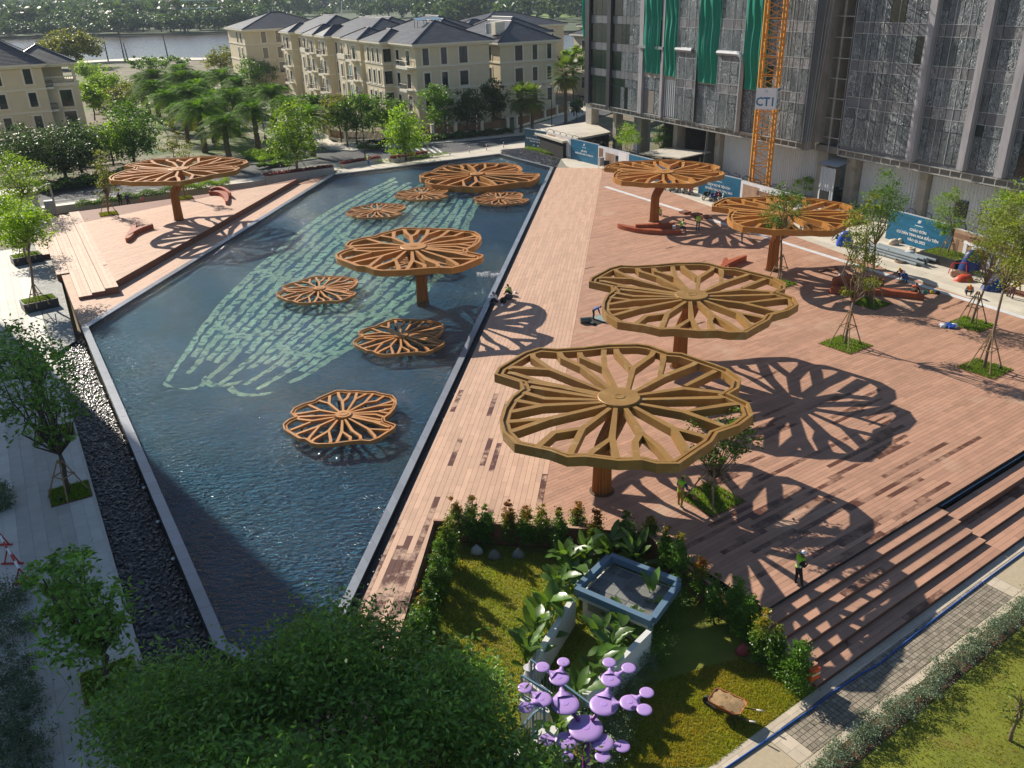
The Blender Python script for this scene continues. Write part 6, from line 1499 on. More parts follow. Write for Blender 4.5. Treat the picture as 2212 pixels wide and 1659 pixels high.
pit((b[0], b[1]), 1.15, RZD, 'grass pit next to the sweeping worker, nearest on the deck'); props3(b, 1.9, 1.25, 4, RZD + .8, 'pole frame round the open-branched tree by the sweeping worker', 'prop frames on the deck')
def planter(c, sx, sy, h, rz, label, mat='rim_dark', z=0):
 t = thing('planter_box', label, 'planter', (c[0], c[1], z), rz, None)
 m = MB(); w = .10
 for (x, y, dx, dy) in ((0, -sy, sx * 2, w), (0, sy, sx * 2, w), (-sx, 0, w, sy * 2 - w - .004), (sx, 0, w, sy * 2 - w - .004)): m.box((x, y, h / 2), (dx, dy, h))
 mesh_obj('box', m.mesh('box', MT[mat]), t); m = MB(); m.box((0, 0, h - .12), (sx * 2 - w, sy * 2 - w, .1)); mesh_obj('soil', m.mesh('soil', MT['soil']), t)
 r = np.random.default_rng(int(abs(c[0] * 13 + c[1]))); n = 3000; p = r.uniform(-1, 1, (n, 2)) * np.array([sx * .95, sy * .95]); dome = .22 * (1 - (p[:, 0] / sx) ** 2 * .7) * (1 - (p[:, 1] / sy) ** 2 * .7)
 P = np.stack([p[:, 0], p[:, 1], h - .08 + dome * r.uniform(.3, 1.2, n)], 1); V, F = leaf_quads(P, .16, .035, r, .2, -.5); me = raw_mesh('ground_cover', V, F, MT['grassblade2'], np.clip(r.normal(0, .5, n), -1, 1), hue=np.clip(r.normal(.3, .3, n), 0, 1), link=False); o = mesh_obj('ground_cover', me, t); o['kind'] = 'stuff'
 return t
b = at(2043, 566, -.02); planter(b, 1.75, 1.2, .75, math.pi / 2 - AZ_E, 'black planter box with green ground cover in front of the large blue banner')
b2 = b + np.array([0, 0, .7]); bl_ = crown_px(b2, [(2045, 440, 24, 22), (2050, 475, 26, 20), (2035, 495, 20, 14), (2055, 420, 16, 12)], .9)
tree('propped tree in the black planter before the large blue banner', b2, bl_, 3000, .15, .08, 'leaf_bright', .08, fork=min(q[2] for q in bl_) * .8, lean=(.2, 0)); props3(b2, 1.7, .9, 4, .5, 'prop frame standing on the black planter', None)
for (bx, by), cr_, lab, mt in (((2176, 640), [(2180, 450, 40, 26), (2195, 420, 30, 20), (2170, 490, 36, 22)], 'bright tree behind the brown banner at the right edge', 'leaf_bright'),
  ((1360, 352), [(1357, 285, 20, 18), (1348, 300, 14, 14), (1368, 298, 14, 16)], 'multi-stemmed bush by the pale printed banner', 'leaf_bright'), ((1432, 345), [(1430, 290, 22, 16), (1424, 302, 14, 12), (1440, 300, 15, 12), (1430, 320, 12, 7)], 'round-headed small tree in front of the loading platform', 'leaf_mid'),
  ((1758, 420), [(1740, 395, 20, 12), (1755, 402, 22, 12)], 'low bright shrub at the crane foot', 'leaf_bright')):
 b = at(bx, by, -.02); bl_ = crown_px(b, cr_, .9, .4)
 st_ = [(.5, .1, 2.6), (-.4, .2, 2.7), (.1, -.3, 2.8), (-.7, -.1, 2.5)] if 'multi' in lab else None
 tree(lab, b, bl_, 2600, .17, .1, mt, .09 if not st_ else .05, nlimb=3, stems=st_, csize=.3)
for (px, py), lab in (((88, 664), 'black planter box on the left plaza, nearest the pool corner'), ((60, 566), 'second black planter box on the left plaza, further back'), ((45, 512), 'farthest black planter box on the left plaza, behind the crown')):
 b = at(px, py, Z_PLAZA_L); planter(b, 1.25, .85, .75, math.pi / 2 - AZ_L + .15 + math.pi / 2, lab, z=Z_PLAZA_L)
LTREE = [((75, 640), .2, [(48, 500, 46, 26), (20, 490, 34, 24), (72, 490, 34, 24), (50, 470, 40, 18)], 4500, 'leaf_bright', 'leaning tree rooted in the nearest left planter', .12, 1.2),
 ((52, 548), .2, [(35, 455, 40, 22), (10, 445, 30, 22)], 2800, 'leaf_bright', 'tree rooted in the second left planter', .11, 1.2),
 ((20, 480), 0, [(40, 375, 36, 34), (15, 360, 32, 26), (60, 398, 26, 18), (25, 410, 34, 24), (78, 405, 18, 12)], 4200, 'leaf_bright', 'bright roadside tree at the far left edge', .16, 1.2)]
for (bx, by), dz, cr_, n, mt, lab, tr, s in LTREE:
 b = at(bx, by, Z_PLAZA_L + dz); bl_ = crown_px(b, cr_, .9, .7); tree(lab, b, bl_, n, .24, .13, mt, tr, fork=min(q[2] for q in bl_) * .8, lean=(bl_[0][0] * .8, 0), csize=.3)
props3(at(84, 660, Z_PLAZA_L + .6), 1.7, .8, 4, .3, 'prop frame in the nearest left planter', None); props3(at(58, 562, Z_PLAZA_L + .6), 1.6, .8, 4, .6, 'prop frame in the second left planter', None)
for (bx, by), cr_, n, lab, pp in (((148, 1066), [(70, 800, 58, 44), (118, 838, 54, 40), (30, 850, 44, 36), (150, 884, 34, 26), (72, 888, 58, 34), (20, 790, 40, 40), (110, 940, 40, 20)], 2600, 'dark forked tree in shade beside the black pebble bed', 1), ((118, 935), [(40, 730, 44, 34), (80, 770, 50, 28), (10, 760, 34, 30)], 1300, 'shaded tree just behind the dark forked one', 1), ((232, 1470), [(150, 1240, 60, 36), (200, 1310, 70, 36), (120, 1300, 50, 34), (170, 1370, 64, 44), (90, 1250, 30, 30), (235, 1360, 46, 34)], 3000, 'dark big-leaved tree over the left pavement, lower left', 0)):
 b = at(bx, by, Z_PLAZA_L); bl_ = crown_px(b, cr_, .9, .5); tree(lab, b, bl_, n, .30, .125, 'leaf_near', .13, 'barkd', fork=min(q[2] for q in bl_) * .62, lean=(bl_[0][0] * .25, .1), nlimb=4, csize=.3, clumps=n / 16)
 pit((b[0] + .1, b[1]), .95, math.pi / 2 - AZ_L, 'shaded grass pit of the ' + ' '.join(lab.split()[:4]), 'grassblade2', Z_PLAZA_L)
 if pp: props3(b, 1.9, .95, 4, .4, 'prop poles round the ' + ' '.join(lab.split()[:5]), None)
for lab, specs, n in (('blue-green shrub mound at the left edge beside the shaded pavement', [(0, 1085, 22), (-10, 1060, 20)], 3500), ('long blue-green shrub border at the lower left edge', [(15, 1290, 38), (18, 1370, 40), (22, 1450, 44), (30, 1530, 46), (10, 1600, 46), (45, 1640, 50)], 14000)):
 c0 = at(specs[0][0], specs[0][1], Z_PLAZA_L); bl_ = []
 for x, y, rp in specs: c = at(x, y, Z_PLAZA_L + .3); k = ppm(c); bl_.append((c[0] - c0[0], c[1] - c0[1], .35, rp / k, rp / k * 1.2, .5))
 tree(lab, c0, bl_, n, .12, .05, 'silver', .03, fork=.1, cat='shrub', name='shrub', nlimb=1, csize=.33, hue=lambda P, r: np.clip(r.normal(.9, .2, len(P)), 0, 1))
NEAR = [((-5.4, 17.6), [(-.1, 2.6, 5.3, 1.7, 1.5, 1.3), (-1.2, 3.6, 3.9, 1.5, 1.4, 1.2), (.9, 3.4, 4.4, 1.4, 1.2, 1.2), (-.2, 1.2, 6.4, 1.5, 1.4, 1.0), (-1.5, 1.8, 5.2, 1.4, 1.4, 1.2)], 15000, 'largest near tree, its crown hiding the foot of the pool'),
 ((-9.3, 16.5), [(0, 1.2, 5.6, 1.9, 1.7, 1.3), (-1.3, 2.0, 4.2, 1.6, 1.5, 1.2), (1.1, 2.2, 4.6, 1.5, 1.5, 1.2)], 11000, 'near tree at the lower left corner, dark in shade'),
 ((-2.6, 17.0), [(.1, 2.4, 4.5, 1.6, 1.4, 1.2), (.9, 3.2, 3.2, 1.2, 1.2, 1.0), (-.9, 1.0, 5.2, 1.5, 1.4, 1.1), (1.2, 1.2, 4.4, 1.2, 1.2, 1.0)], 11000, 'near tree crown over the end of the boardwalk'),
 ((-6.2, 13.6), [(0, 1.2, 5.9, 2.0, 1.6, 1.2), (1.6, 1.6, 5.2, 1.6, 1.5, 1.2), (-1.8, 1.6, 5.4, 1.6, 1.5, 1.2)], 10000, 'near tree crown along the bottom edge left of the sculpture'),
 ((.4, 15.2), [(0, 1.0, 3.4, 1.2, 1.2, 1.0), (-1.0, 1.6, 3.9, 1.3, 1.2, 1.0), (.2, .4, 4.4, 1.2, 1.2, .9)], 7000, 'smallest near tree between the boardwalk and the ramp railing'),
 ((-11.8, 19.2), [(0, .8, 3.8, 1.5, 1.3, 1.1), (.9, 1.6, 3.0, 1.2, 1.2, 1.0)], 5200, 'near tree beside the shrub border, lower left')]
for (x, y), bl_, n, lab in NEAR:
 tree(lab, (x, y, -1.0), bl_, n, .21, .085, 'leaf_near', .16, 'barkd', fork=2.2, lean=(0, .8), nlimb=4, csize=.34, clumps=n / 22, droop=.1, group='trees in the near left corner')
b = at(2183, 1600, Z_LOW); bl_ = crown_px(b, [(2190, 1500, 22, 22), (2205, 1540, 26, 20), (2195, 1560, 14, 10)], .9)
tree('thin leafy sapling on the lawn at the right edge', b, bl_, 260, .16, .06, 'leaf_pale', .07, fork=1.6, nlimb=4)
for (bx, by), cr_, n, lab in (((235, 462), [(218, 350, 16, 16), (225, 385, 22, 16), (214, 332, 12, 10), (236, 405, 18, 10), (222, 415, 14, 8)], 1300, 'thin propped tree on the raised terrace, left of the canopy'), ((398, 428), [(396, 330, 14, 12), (402, 350, 14, 10)], 600, 'thin propped tree on the terrace behind the canopy')):
 b = at(bx, by, Z_TERR); bl_ = crown_px(b, cr_, .9); tree(lab, b, bl_, n, .22, .11, 'leaf_pale', .09, fork=min(q[2] for q in bl_) * .7, lean=(bl_[0][0] * .5, 0), nlimb=4); pit(b, .95, .5, 'red soil pit of the ' + ' '.join(lab.split()[:7]), 'leaf_olive', Z_TERR); props3(b, 1.8, .85, 4, .4, 'prop frame of the ' + ' '.join(lab.split()[:7]), None)
ST = [ # base px, crown ellipses, n, leaf, mat, bark radius, label
 ((643, 366), [(628, 262, 42, 30), (612, 290, 36, 30), (650, 292, 40, 34), (632, 320, 50, 22), (636, 240, 26, 18)], 5200, .34, 'leaf_bright', .2, 'bright green roadside tree with props, left of the street lamp'),
 ((877, 348), [(868, 262, 32, 24), (858, 286, 32, 26), (882, 290, 34, 30), (872, 316, 34, 16), (866, 242, 18, 12)], 4600, .32, 'leaf_bright', .18, 'bright yellow-green roadside tree right of the street lamp'),
 ((738, 306), [(722, 225, 32, 18), (738, 245, 32, 22), (712, 250, 20, 18)], 3000, .4, 'leaf_olive', .16, 'olive tree at the corner of the brown fence'),
 ((772, 310), [(762, 230, 34, 22), (780, 250, 36, 26), (750, 262, 24, 18), (790, 225, 26, 18)], 3800, .4, 'leaf_mid', .16, 'full green tree in front of the balconies'),
 ((838, 300), [(832, 232, 38, 24), (820, 255, 32, 24), (850, 250, 30, 20)], 3400, .4, 'leaf_mid', .16, 'green tree against the end wall of the long row'),
 ((955, 292), [(942, 200, 28, 20), (935, 225, 28, 22), (955, 235, 28, 22), (948, 258, 32, 16)], 3400, .4, 'leaf_mid', .16, 'tall tree between the end-wall windows'),
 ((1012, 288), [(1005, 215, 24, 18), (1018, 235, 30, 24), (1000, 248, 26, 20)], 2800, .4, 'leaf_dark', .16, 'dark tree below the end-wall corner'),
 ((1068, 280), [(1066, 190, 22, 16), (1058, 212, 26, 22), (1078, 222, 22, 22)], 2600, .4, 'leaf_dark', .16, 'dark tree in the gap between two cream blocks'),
 ((620, 285), [(690, 215, 22, 12), (670, 222, 20, 14)], 1600, .4, 'leaf_mid', .14, 'round green tree tucked behind the palms'),
 ((245, 358), [(232, 288, 34, 26), (222, 312, 26, 18), (250, 305, 26, 20)], 3200, .34, 'leaf_bright', .16, 'light green tree left of the big dark round one'),
 ((288, 350), [(285, 255, 46, 30), (300, 290, 44, 32), (266, 285, 36, 32), (290, 322, 40, 22)], 5200, .4, 'leaf_mid', .22, 'big dark green round tree at the road bend'),
 ((375, 340), [(368, 300, 22, 20), (392, 305, 22, 16), (358, 320, 16, 12)], 700, .3, 'leaf_olive', .08, 'bare-looking thin tree beside the palm avenue'),
 ((258, 250), [(262, 205, 30, 16), (250, 225, 36, 16), (285, 212, 28, 16)], 3200, .5, 'leaf_olive', .18, 'olive tree behind the dark round one'),
 ((225, 235), [(222, 172, 30, 16), (205, 188, 30, 16), (240, 190, 28, 16)], 3200, .5, 'leaf_bright', .18, 'bright tree behind the villa corner'),
 ((190, 185), [(182, 146, 24, 12), (200, 158, 26, 12)], 2200, .5, 'leaf_bright', .16, 'bright tree above the villa terrace'),
 ((205, 260), [(205, 215, 26, 14), (190, 200, 20, 14)], 2200, .5, 'leaf_bright', .16, 'bright bush right of the villa corner window'),
 ((486, 160), [(486, 118, 34, 14), (500, 130, 36, 14), (465, 135, 24, 12)], 3000, .6, 'leaf_olive', .2, 'yellow-green bush tree beside the river block'),
 ((550, 190), [(548, 142, 30, 18), (560, 160, 34, 18), (535, 165, 24, 14)], 2800, .5, 'leaf_mid', .2, 'green tree in front of the river block'),
 ((345, 170), [(330, 136, 44, 10), (365, 134, 40, 10), (300, 130, 30, 7)], 2600, .6, 'leaf_mid', .16, 'flat-topped green shrub row behind the palms'),
 ((1240, 250), [(1232, 108, 18, 10), (1248, 122, 18, 14), (1240, 140, 16, 12)], 1600, .4, 'leaf_bright', .14, 'bright tree behind the tall fan palm'),
 ((1246, 262), [(1248, 226, 12, 12), (1238, 232, 10, 8)], 900, .35, 'leaf_dark', .1, 'small dark tree beside the far tower corner')]
for (bx, by), cr_, n, lf, mt, tr, lab in ST:
 b = at(bx, by, -.35); bl_ = crown_px(b, cr_, .9, .9); tree(lab, b, bl_, n, lf * 1.15, lf * .6, mt, tr, 'barkd', fork=max(1.4, min(q[2] for q in bl_) * .75), lean=(bl_[0][0] * .3, 0), nlimb=3, csize=.3)
props3(at(643, 366, -.3), 2.2, 1.3, 4, .2, 'prop frame round the bright roadside tree left of the lamp', None); props3(at(877, 348, -.3), 2.2, 1.1, 4, .6, 'prop frame round the bright tree right of the lamp', None)
VD = [((60, 385), [(35, 310, 50, 30), (70, 330, 46, 30), (20, 345, 40, 26)], 'dark tree before the villa, farthest left'), ((145, 388), [(120, 310, 50, 32), (100, 335, 44, 28), (150, 335, 44, 30)], 'dark tree before the villa, middle of three'), ((178, 372), [(170, 308, 36, 34), (185, 335, 34, 26)], 'dark tree before the villa, nearest the light green one')]
for (bx, by), cr_, lab in VD:
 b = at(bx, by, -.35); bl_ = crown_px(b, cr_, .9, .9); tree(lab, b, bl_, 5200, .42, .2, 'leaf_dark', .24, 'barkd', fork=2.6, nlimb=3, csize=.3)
b = at(152, 146, -.5); bl_ = crown_px(b, [(155, 84, 42, 13), (120, 96, 34, 13), (190, 98, 32, 13), (150, 104, 54, 12), (100, 108, 18, 9), (208, 110, 14, 8), (150, 122, 40, 8)], .9, 3)
tree('wide umbrella-shaped rain tree on the river bank', b, bl_, 8500, .9, .5, 'leaf_olive', .7, 'barkd', fork=5, nlimb=4, csize=.28)
def frond_arrays(r, az, el, L, droop, nl=24, lw=.075, ll=.75):
 d = np.array([math.cos(az), math.sin(az)]); pts = []
 for i in range(nl + 1):
  t = i / nl; h = L * t * math.cos(el) * (1 - .12 * t); z = L * (math.sin(el) * t - droop * t * t); pts.append(np.array([d[0] * h, d[1] * h, z]))
 V = []; sdv = np.array([-d[1], d[0], 0])
 for i in range(2, nl + 1):
  p = pts[i]; tg = pts[i] - pts[i - 1]; tg /= np.linalg.norm(tg); l = ll * (math.sin(math.pi * (i / nl) ** .8) * .75 + .25)
  for s in (-1, 1):
   q = tg * .55 + sdv * s * .8 + np.array([0, 0, -.18 + r.normal() * .12]); q /= np.linalg.norm(q); wv = tg * lw * .5; tip = p + q * l
   V += [p - wv, p + wv, tip + wv * .2, tip - wv * .2]
 return np.array(V), pts
def palm_meshes(seed):
 r = np.random.default_rng(seed); Vs, tn, hu = [], [], []; ra = MB()
 for k in range(60):
  lay = k / 60; az = k * 2.399 + r.normal() * .12; el = 1.25 - 1.55 * lay + r.normal() * .08; L = 3.5 * (.8 + .3 * math.sin(math.pi * min(1, lay + .15))); V, pts = frond_arrays(r, az, el, L, .55 + .15 * r.uniform()); Vs.append(V)
  nq = len(V) // 4; tn.append(np.full(nq, r.normal() * .4) + r.normal(0, .2, nq)); hu.append(np.full(nq, max(0, lay - .80) * 4.0 * r.uniform(.3, 1)))
  ra.tube(pts[::6], [.04, .032, .024, .016, .008][:len(pts[::6])], 4)
 V = np.concatenate(Vs); F = np.arange(len(V)).reshape(-1, 4)
 return raw_mesh('fronds', V, F, MT['palm'], np.clip(np.concatenate(tn), -1, 1), hue=np.clip(np.concatenate(hu), 0, 1), link=False), ra.mesh('midrib', MT['leaf_olive'])
PALM = [palm_meshes(s) for s in (1, 2, 3)]
def ringed_trunk(h, r0, r1, mat, n=9):
 m = MB(); k = int(h / .28); m.tube([(0.03 * math.sin(i * .5), 0.03 * math.cos(i * .4), h * i / k) for i in range(k + 1)], [(r0 + (r1 - r0) * i / k) * (1.12 if i % 2 else .95) for i in range(k + 1)], n); return m.mesh('trunk', mat)
PT = ringed_trunk(4.6, .30, .24, MT['palmtrunk'])
PX = [(482, 262), (428, 238), (392, 222), (360, 205), (332, 192), (310, 180), (545, 232), (503, 212), (462, 195), (425, 182), (392, 170), (362, 160), (620, 220), (585, 202), (548, 188), (512, 176), (478, 165), (445, 156), (665, 242), (330, 166), (300, 160), (450, 222), (405, 202), (372, 186), (420, 165), (390, 154)]
PL = {0: 'front date palm of the avenue, nearest the terrace canopy', 6: 'date palm at the head of the middle avenue row', 12: 'date palm at the head of the right avenue row', 18: 'dark date palm nearest the apartment balconies'}
for i, (px, py) in enumerate(PX):
 c = at(px, py, 6.2); t = thing('date_palm', PL.get(i, 'feathery date palm within the avenue rows'), 'palm', (c[0], c[1], -.33), i * 1.3, 'date palms of the avenue')
 s = 1.0 + .12 * math.sin(i * 2.1); t.scale = (s * 1.5, s * 1.5, s * 1.3); fr_, mr_ = PALM[i % 3]
 mesh_obj('trunk', PT, t); mesh_obj('crown', fr_, t, (0, 0, 4.5)); mesh_obj('midrib', mr_, t, (0, 0, 4.5))
def fan_palm_meshes(seed, R=1.15):
 r = np.random.default_rng(seed); V, F, T, H = [], [], [], []; ra = MB()
 for k in range(52):
  lay = k / 52; az = k * 2.399; el = 1.35 - 2.45 * lay; pl = 1.1 + .35 * r.uniform(); d = np.array([math.cos(az) * math.cos(el), math.sin(az) * math.cos(el), math.sin(el)]); c = d * pl
  sd_ = np.cross(d, [0, 0, 1.0]); sd_ /= np.linalg.norm(sd_) + 1e-6; ra.tube([(0, 0, 0), c], .02, 4); tone = r.normal() * .4; hu = max(0, lay - .66) * 3 * r.uniform(.5, 1)
  dd = d + np.array([0, 0, -.25]); dd /= np.linalg.norm(dd); nn = np.cross(sd_, dd)
  for j in range(15):
   a0 = (j - 7.5) * .21; a1 = a0 + .19; m_ = (a0 + a1) / 2; ln = R * (1 - .05 * abs(j - 7)) * r.uniform(.85, 1.1)
   p0 = c; p1 = c + (dd * math.cos(a0) + sd_ * math.sin(a0)) * ln * .62 + nn * .02; p2 = c + (dd * math.cos(m_) + sd_ * math.sin(m_)) * ln + np.array([0, 0, -.16]); p3 = c + (dd * math.cos(a1) + sd_ * math.sin(a1)) * ln * .62
   b_ = len(V); V += [p0, p1, p2, p3]; F.append((b_, b_ + 1, b_ + 2, b_ + 3)); T.append(tone + r.normal() * .15); H.append(hu)
 return raw_mesh('fronds', np.array(V), np.array(F), MT['fan'], np.clip(T, -1, 1), hue=np.clip(H, 0, 1), link=False), ra.mesh('petiole', MT['leaf_olive'])
FAN = [fan_palm_meshes(s) for s in (4, 5)]
for i, ((bx, by), (cx, cy), s, lab) in enumerate((((1222, 268), (1219, 160), 1.55, 'tall fan palm close to the tower corner'), ((1126, 286), (1112, 212), 1.3, 'fan palm with drooping crown, left of a pair'), ((1150, 288), (1152, 214), 1.25, 'fan palm with drooping crown, right of a pair'))):
 b = at(bx, by, -.35); c = at_y(cx, cy, b[1]); t = thing('fan_palm', lab, 'palm', b, i * 1.1, 'fan palms beside the tower'); h = c[2] - b[2]
 mesh_obj('trunk', ringed_trunk(h, .30, .22, MT['palmtrunk']), t); o = mesh_obj('crown', FAN[i % 2][0], t, (0, 0, h)); o.scale = (s,) * 3; o = mesh_obj('petiole', FAN[i % 2][1], t, (0, 0, h)); o.scale = (s,) * 3
def bed(label, name, pts, z, n, h, mat, seed, w=.05, bush=.3, cat='hedge', hue=None, L=.16):
 P = ccw([p[:2] for p in pts]); c0 = np.mean(np.array(P), axis=0); t = thing(name, label, cat, (c0[0], c0[1], z)); r = np.random.default_rng(seed); Pg = np.array(P); lo, hi = Pg.min(0), Pg.max(0); c = r.uniform(lo, hi, (n * 8, 2)); ins = np.ones(len(c), bool)
 for i in range(len(Pg)):
  a, b_ = Pg[i], Pg[(i + 1) % len(Pg)]; ins &= ((b_[0] - a[0]) * (c[:, 1] - a[1]) - (b_[1] - a[1]) * (c[:, 0] - a[0])) > 0
 c = c[ins][:n]; n = len(c); Q = np.stack([c[:, 0] - c0[0], c[:, 1] - c0[1], h * r.uniform(.1, 1, n) ** .6 * (1 + .25 * np.sin(c[:, 0] * 2.1 + c[:, 1] * 1.3))], 1); V, F = leaf_quads(Q, L, w, r, .5, -.2)
 me = raw_mesh('foliage', V, F, MT[mat], np.clip(r.normal(0, .5, n), -1, 1), hue=np.clip(r.normal(hue if hue is not None else .3, .25, n), 0, 1), link=False); mesh_obj('foliage', me, t); return t
def strip_px(pts, z, w):
 """A band of width w metres on the far side of a pixel polyline."""
 P = [at(x, y, z)[:2] for x, y in pts]; d = (P[-1] - P[0]) / np.linalg.norm(P[-1] - P[0]); n = np.array([-d[1], d[0]]); n = n if n[1] > 0 else -n
 return P + [p + n * w for p in P[::-1]]
for k, (pts, w, h, n, mt, lab) in enumerate((([(738, 368), (900, 345), (1106, 325)], 1.3, .55, 14000, 'grassblade2', 'low grassy border along the far pool rim'), ([(1132, 324), (1213, 342)], .9, .6, 5000, 'grassblade2', 'grassy border between the dark pebbles and the banners'), ([(168, 452), (300, 432), (395, 416)], 1.6, .8, 9000, 'leaf_mid', 'low green hedge behind the terrace, left half'), ([(395, 416), (500, 403)], 1.8, .9, 6000, 'leaf_bright', 'brighter low hedge behind the terrace, right half'))):
 bed(lab, 'low_hedge', strip_px(pts, -.3, w), -.35, n, h, mt, 300 + k, .05, L=.26)
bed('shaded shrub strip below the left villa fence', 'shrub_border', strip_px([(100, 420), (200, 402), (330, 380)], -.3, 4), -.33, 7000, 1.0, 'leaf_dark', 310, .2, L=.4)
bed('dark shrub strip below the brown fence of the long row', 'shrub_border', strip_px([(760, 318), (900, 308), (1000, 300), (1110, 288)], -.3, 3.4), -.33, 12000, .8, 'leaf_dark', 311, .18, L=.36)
bed('variegated low hedge on the corner by the street lamp', 'shrub_border', strip_px([(752, 322), (800, 324), (860, 320)], -.3, 1.5), -.33, 4500, .6, 'leaf_mid', 312, .14, L=.28)
bed('clipped yellow-green oval hedge on the palm island', 'clipped_hedge', qz(((520, 340), (560, 350), (620, 340), (622, 330), (580, 326), (530, 332)), -.2), -.33, 9000, .7, 'leaf_bright', 313, .12, L=.22)
bed('dark planting round the kerb of the palm island', 'shrub_border', qz(((495, 352), (560, 362), (640, 352), (685, 340), (670, 334), (600, 350), (520, 346)), -.2), -.33, 6000, .5, 'leaf_mid', 314, .14, L=.26)
fr_rng = np.random.default_rng(99)
FT = []
for s in range(5):
 bl_ = [(0, 0, 7.5, 5, 5, 4.6), (2.5, 1, 5.5, 3.6, 3.6, 3), (-2.6, -.6, 5.2, 3.6, 3.6, 3.2), (.6, -1.5, 10.2, 3.2, 3.2, 2.6)][:3 + s % 2]
 cm, _ = crown_mesh(bl_, 900, 1.5, .95, MT['leaf_far'], 500 + s, .3, 45); FT.append((cm, limb_mesh(MT['barkd'], (0, 0, 0), [([(0, 0, -.3), (.2, 0, 3), (0, .1, 6)], .45, .2)])))
def far_tree(x, y, s, k, label, name='bank_tree', z=-1.2):
 t = thing(name, label, 'tree', (x, y, z), k * 1.7, 'trees along the far river bank'); t.scale = (s * 1.1, s * 1.1, s); mesh_obj('trunk', FT[k % 5][1], t); mesh_obj('crown', FT[k % 5][0], t); return t
k = 0
for px in range(-40, 560, 13):
 p = at(px + fr_rng.normal() * 5, 68 + fr_rng.normal() * 2.5 - (5 if px > 440 else 0), -1.2); far_tree(p[0], p[1], fr_rng.uniform(.75, 1.35), k, 'leafy tree along the hazy far bank of the river'); k += 1
for px, py, s in ((815, 36, 1.2), (840, 40, 1.3), (868, 38, 1.3), (790, 44, 1.0), (900, 38, 1.4), (930, 36, 1.3), (960, 38, 1.3), (990, 36, 1.4), (1020, 38, 1.5), (1050, 34, 1.3), (1080, 34, 1.3), (1110, 32, 1.2), (1140, 28, 1.2), (1170, 28, 1.3), (1200, 28, 1.2), (705, 50, .9), (650, 54, .7), (560, 55, 1.0), (540, 60, 1.2)):
 p = at(px, py, -1.2); far_tree(p[0], p[1], s * 1.15, k, 'leafy tree beyond the roofs, at the edge of the far meadow'); k += 1
def wood(name, n, x0, x1, y0, y1, seed, smin=.9, smax=1.6, hz=0):
 r = np.random.default_rng(seed); Vs, T = [], []
 for i in range(n):
  x, y = r.uniform(x0, x1), r.uniform(y0, y1); s = r.uniform(smin, smax); P = sphere_pts(70, r, .6) * np.array([6, 6, 6]) * s + np.array([x, y, 6.5 * s + hz]); V, F = leaf_quads(P, 3.6 * s, 2.6 * s, r, .6); Vs.append(V); T.append(np.clip(r.normal() * .45 + r.normal(0, .3, 70), -1, 1))
 V = np.concatenate(Vs); return raw_mesh(name, V, np.arange(len(V)).reshape(-1, 4), MT['leaf_far'], np.concatenate(T), None, (float(V[:, 0].mean()), float(V[:, 1].mean()), -1.0), 'stuff')
wood('far_wood', 650, -620, -200, 720, 1000, 21); wood('far_wood', 900, -700, 700, 1050, 1500, 22, 1.2, 2.0); wood('far_wood', 420, -60, 620, 640, 900, 23); wood('far_wood', 800, -900, 900, 1500, 2100, 24, 1.6, 2.8); wood('marsh_scrub', 420, -520, -270, 655, 730, 25, .3, .75); wood('far_wood', 260, -400, 500, 2050, 2300, 26, 2.4, 3.4)
# ================================================================== tower outside the picture on the left: it shades the lower left corner
sh_d = np.array([math.sin(SUN_AZ), math.cos(SUN_AZ)]); sh_n = np.array([sh_d[1], -sh_d[0]])
if sh_n[0] > 0: sh_n = -sh_n
c0 = np.array([-22.0, 43.4]) + sh_d * 50
tw2 = thing('residential_tower', 'tall cream residential tower beyond the left edge of the picture', 'building', (*c0, -.6))
TQ = [c0, c0 + sh_n * 46, c0 + sh_n * 46 + sh_d * 18, c0 + sh_d * 18 * 1.0]
m = MB(); m.prism(TQ, -1.2, 58); m.build('wall', MT['stucco'], tw2)
m = MB()
for f in range(16):
 for k in range(14):
  p = c0 + sh_n * (1.6 + k * 3.2) - sh_d * .04; q = p + sh_n * 1.6; z = 1.2 + f * 3.55
  m.add([(*p, z), (*q, z), (*q, z + 1.9), (*p, z + 1.9)], [(0, 1, 2, 3), (3, 2, 1, 0)])
o = m.build('windows', MT['pane'], tw2); o['kind'] = 'stuff'
# ================================================================== lightwell, ramp and railings in the sunken garden
MT['bluesteel'] = M('blue_grey_steel', (.11, .185, .26), .4, .1, 2)
MT['whitewall'] = M('white_render', (.60, .60, .58), .85, .08, 1, dirt=((.40, .38, .33), .9, .62))
MT['slate'] = M('slate_tile', (.16, .165, .155), .7, .3, 1.5, .3, 12, tone=.3, dirt=((.24, .21, .13), 1.1, .6))
MT['louvre'] = M('beige_louvre', (.36, .32, .25), .7, .1, 2)
def P3(x, y, z): return at(x, y, z)
RFp = [P3(1318.6, 1203, .45), P3(1468, 1260, .45), P3(1407, 1344, .45), P3(1244, 1274, .45)]      # back, right, front, left
lw = thing('lightwell', 'white lightwell structure with blue steel frame and slate-tiled roof in the garden', 'pavilion', (*np.mean([p[:2] for p in RFp], axis=0), Z_LOW))
for i in range(4):
 a, b_ = RFp[i], RFp[(i + 1) % 4]; d = (b_ - a) / np.linalg.norm(b_ - a); s_ = .14 if i % 2 else 0
 m = MB(); m.beam(a + d * s_, b_ - d * s_, .26, .30); m.build('roof_beam', MT['bluesteel'], lw)
cen = np.mean(RFp, axis=0)
ins = [p + (cen - p) * .04 for p in RFp]
m = MB(); m.prism([p[:2] for p in ins], -.02, .14); m.build('roof_slab', MT['whitewall'], lw)
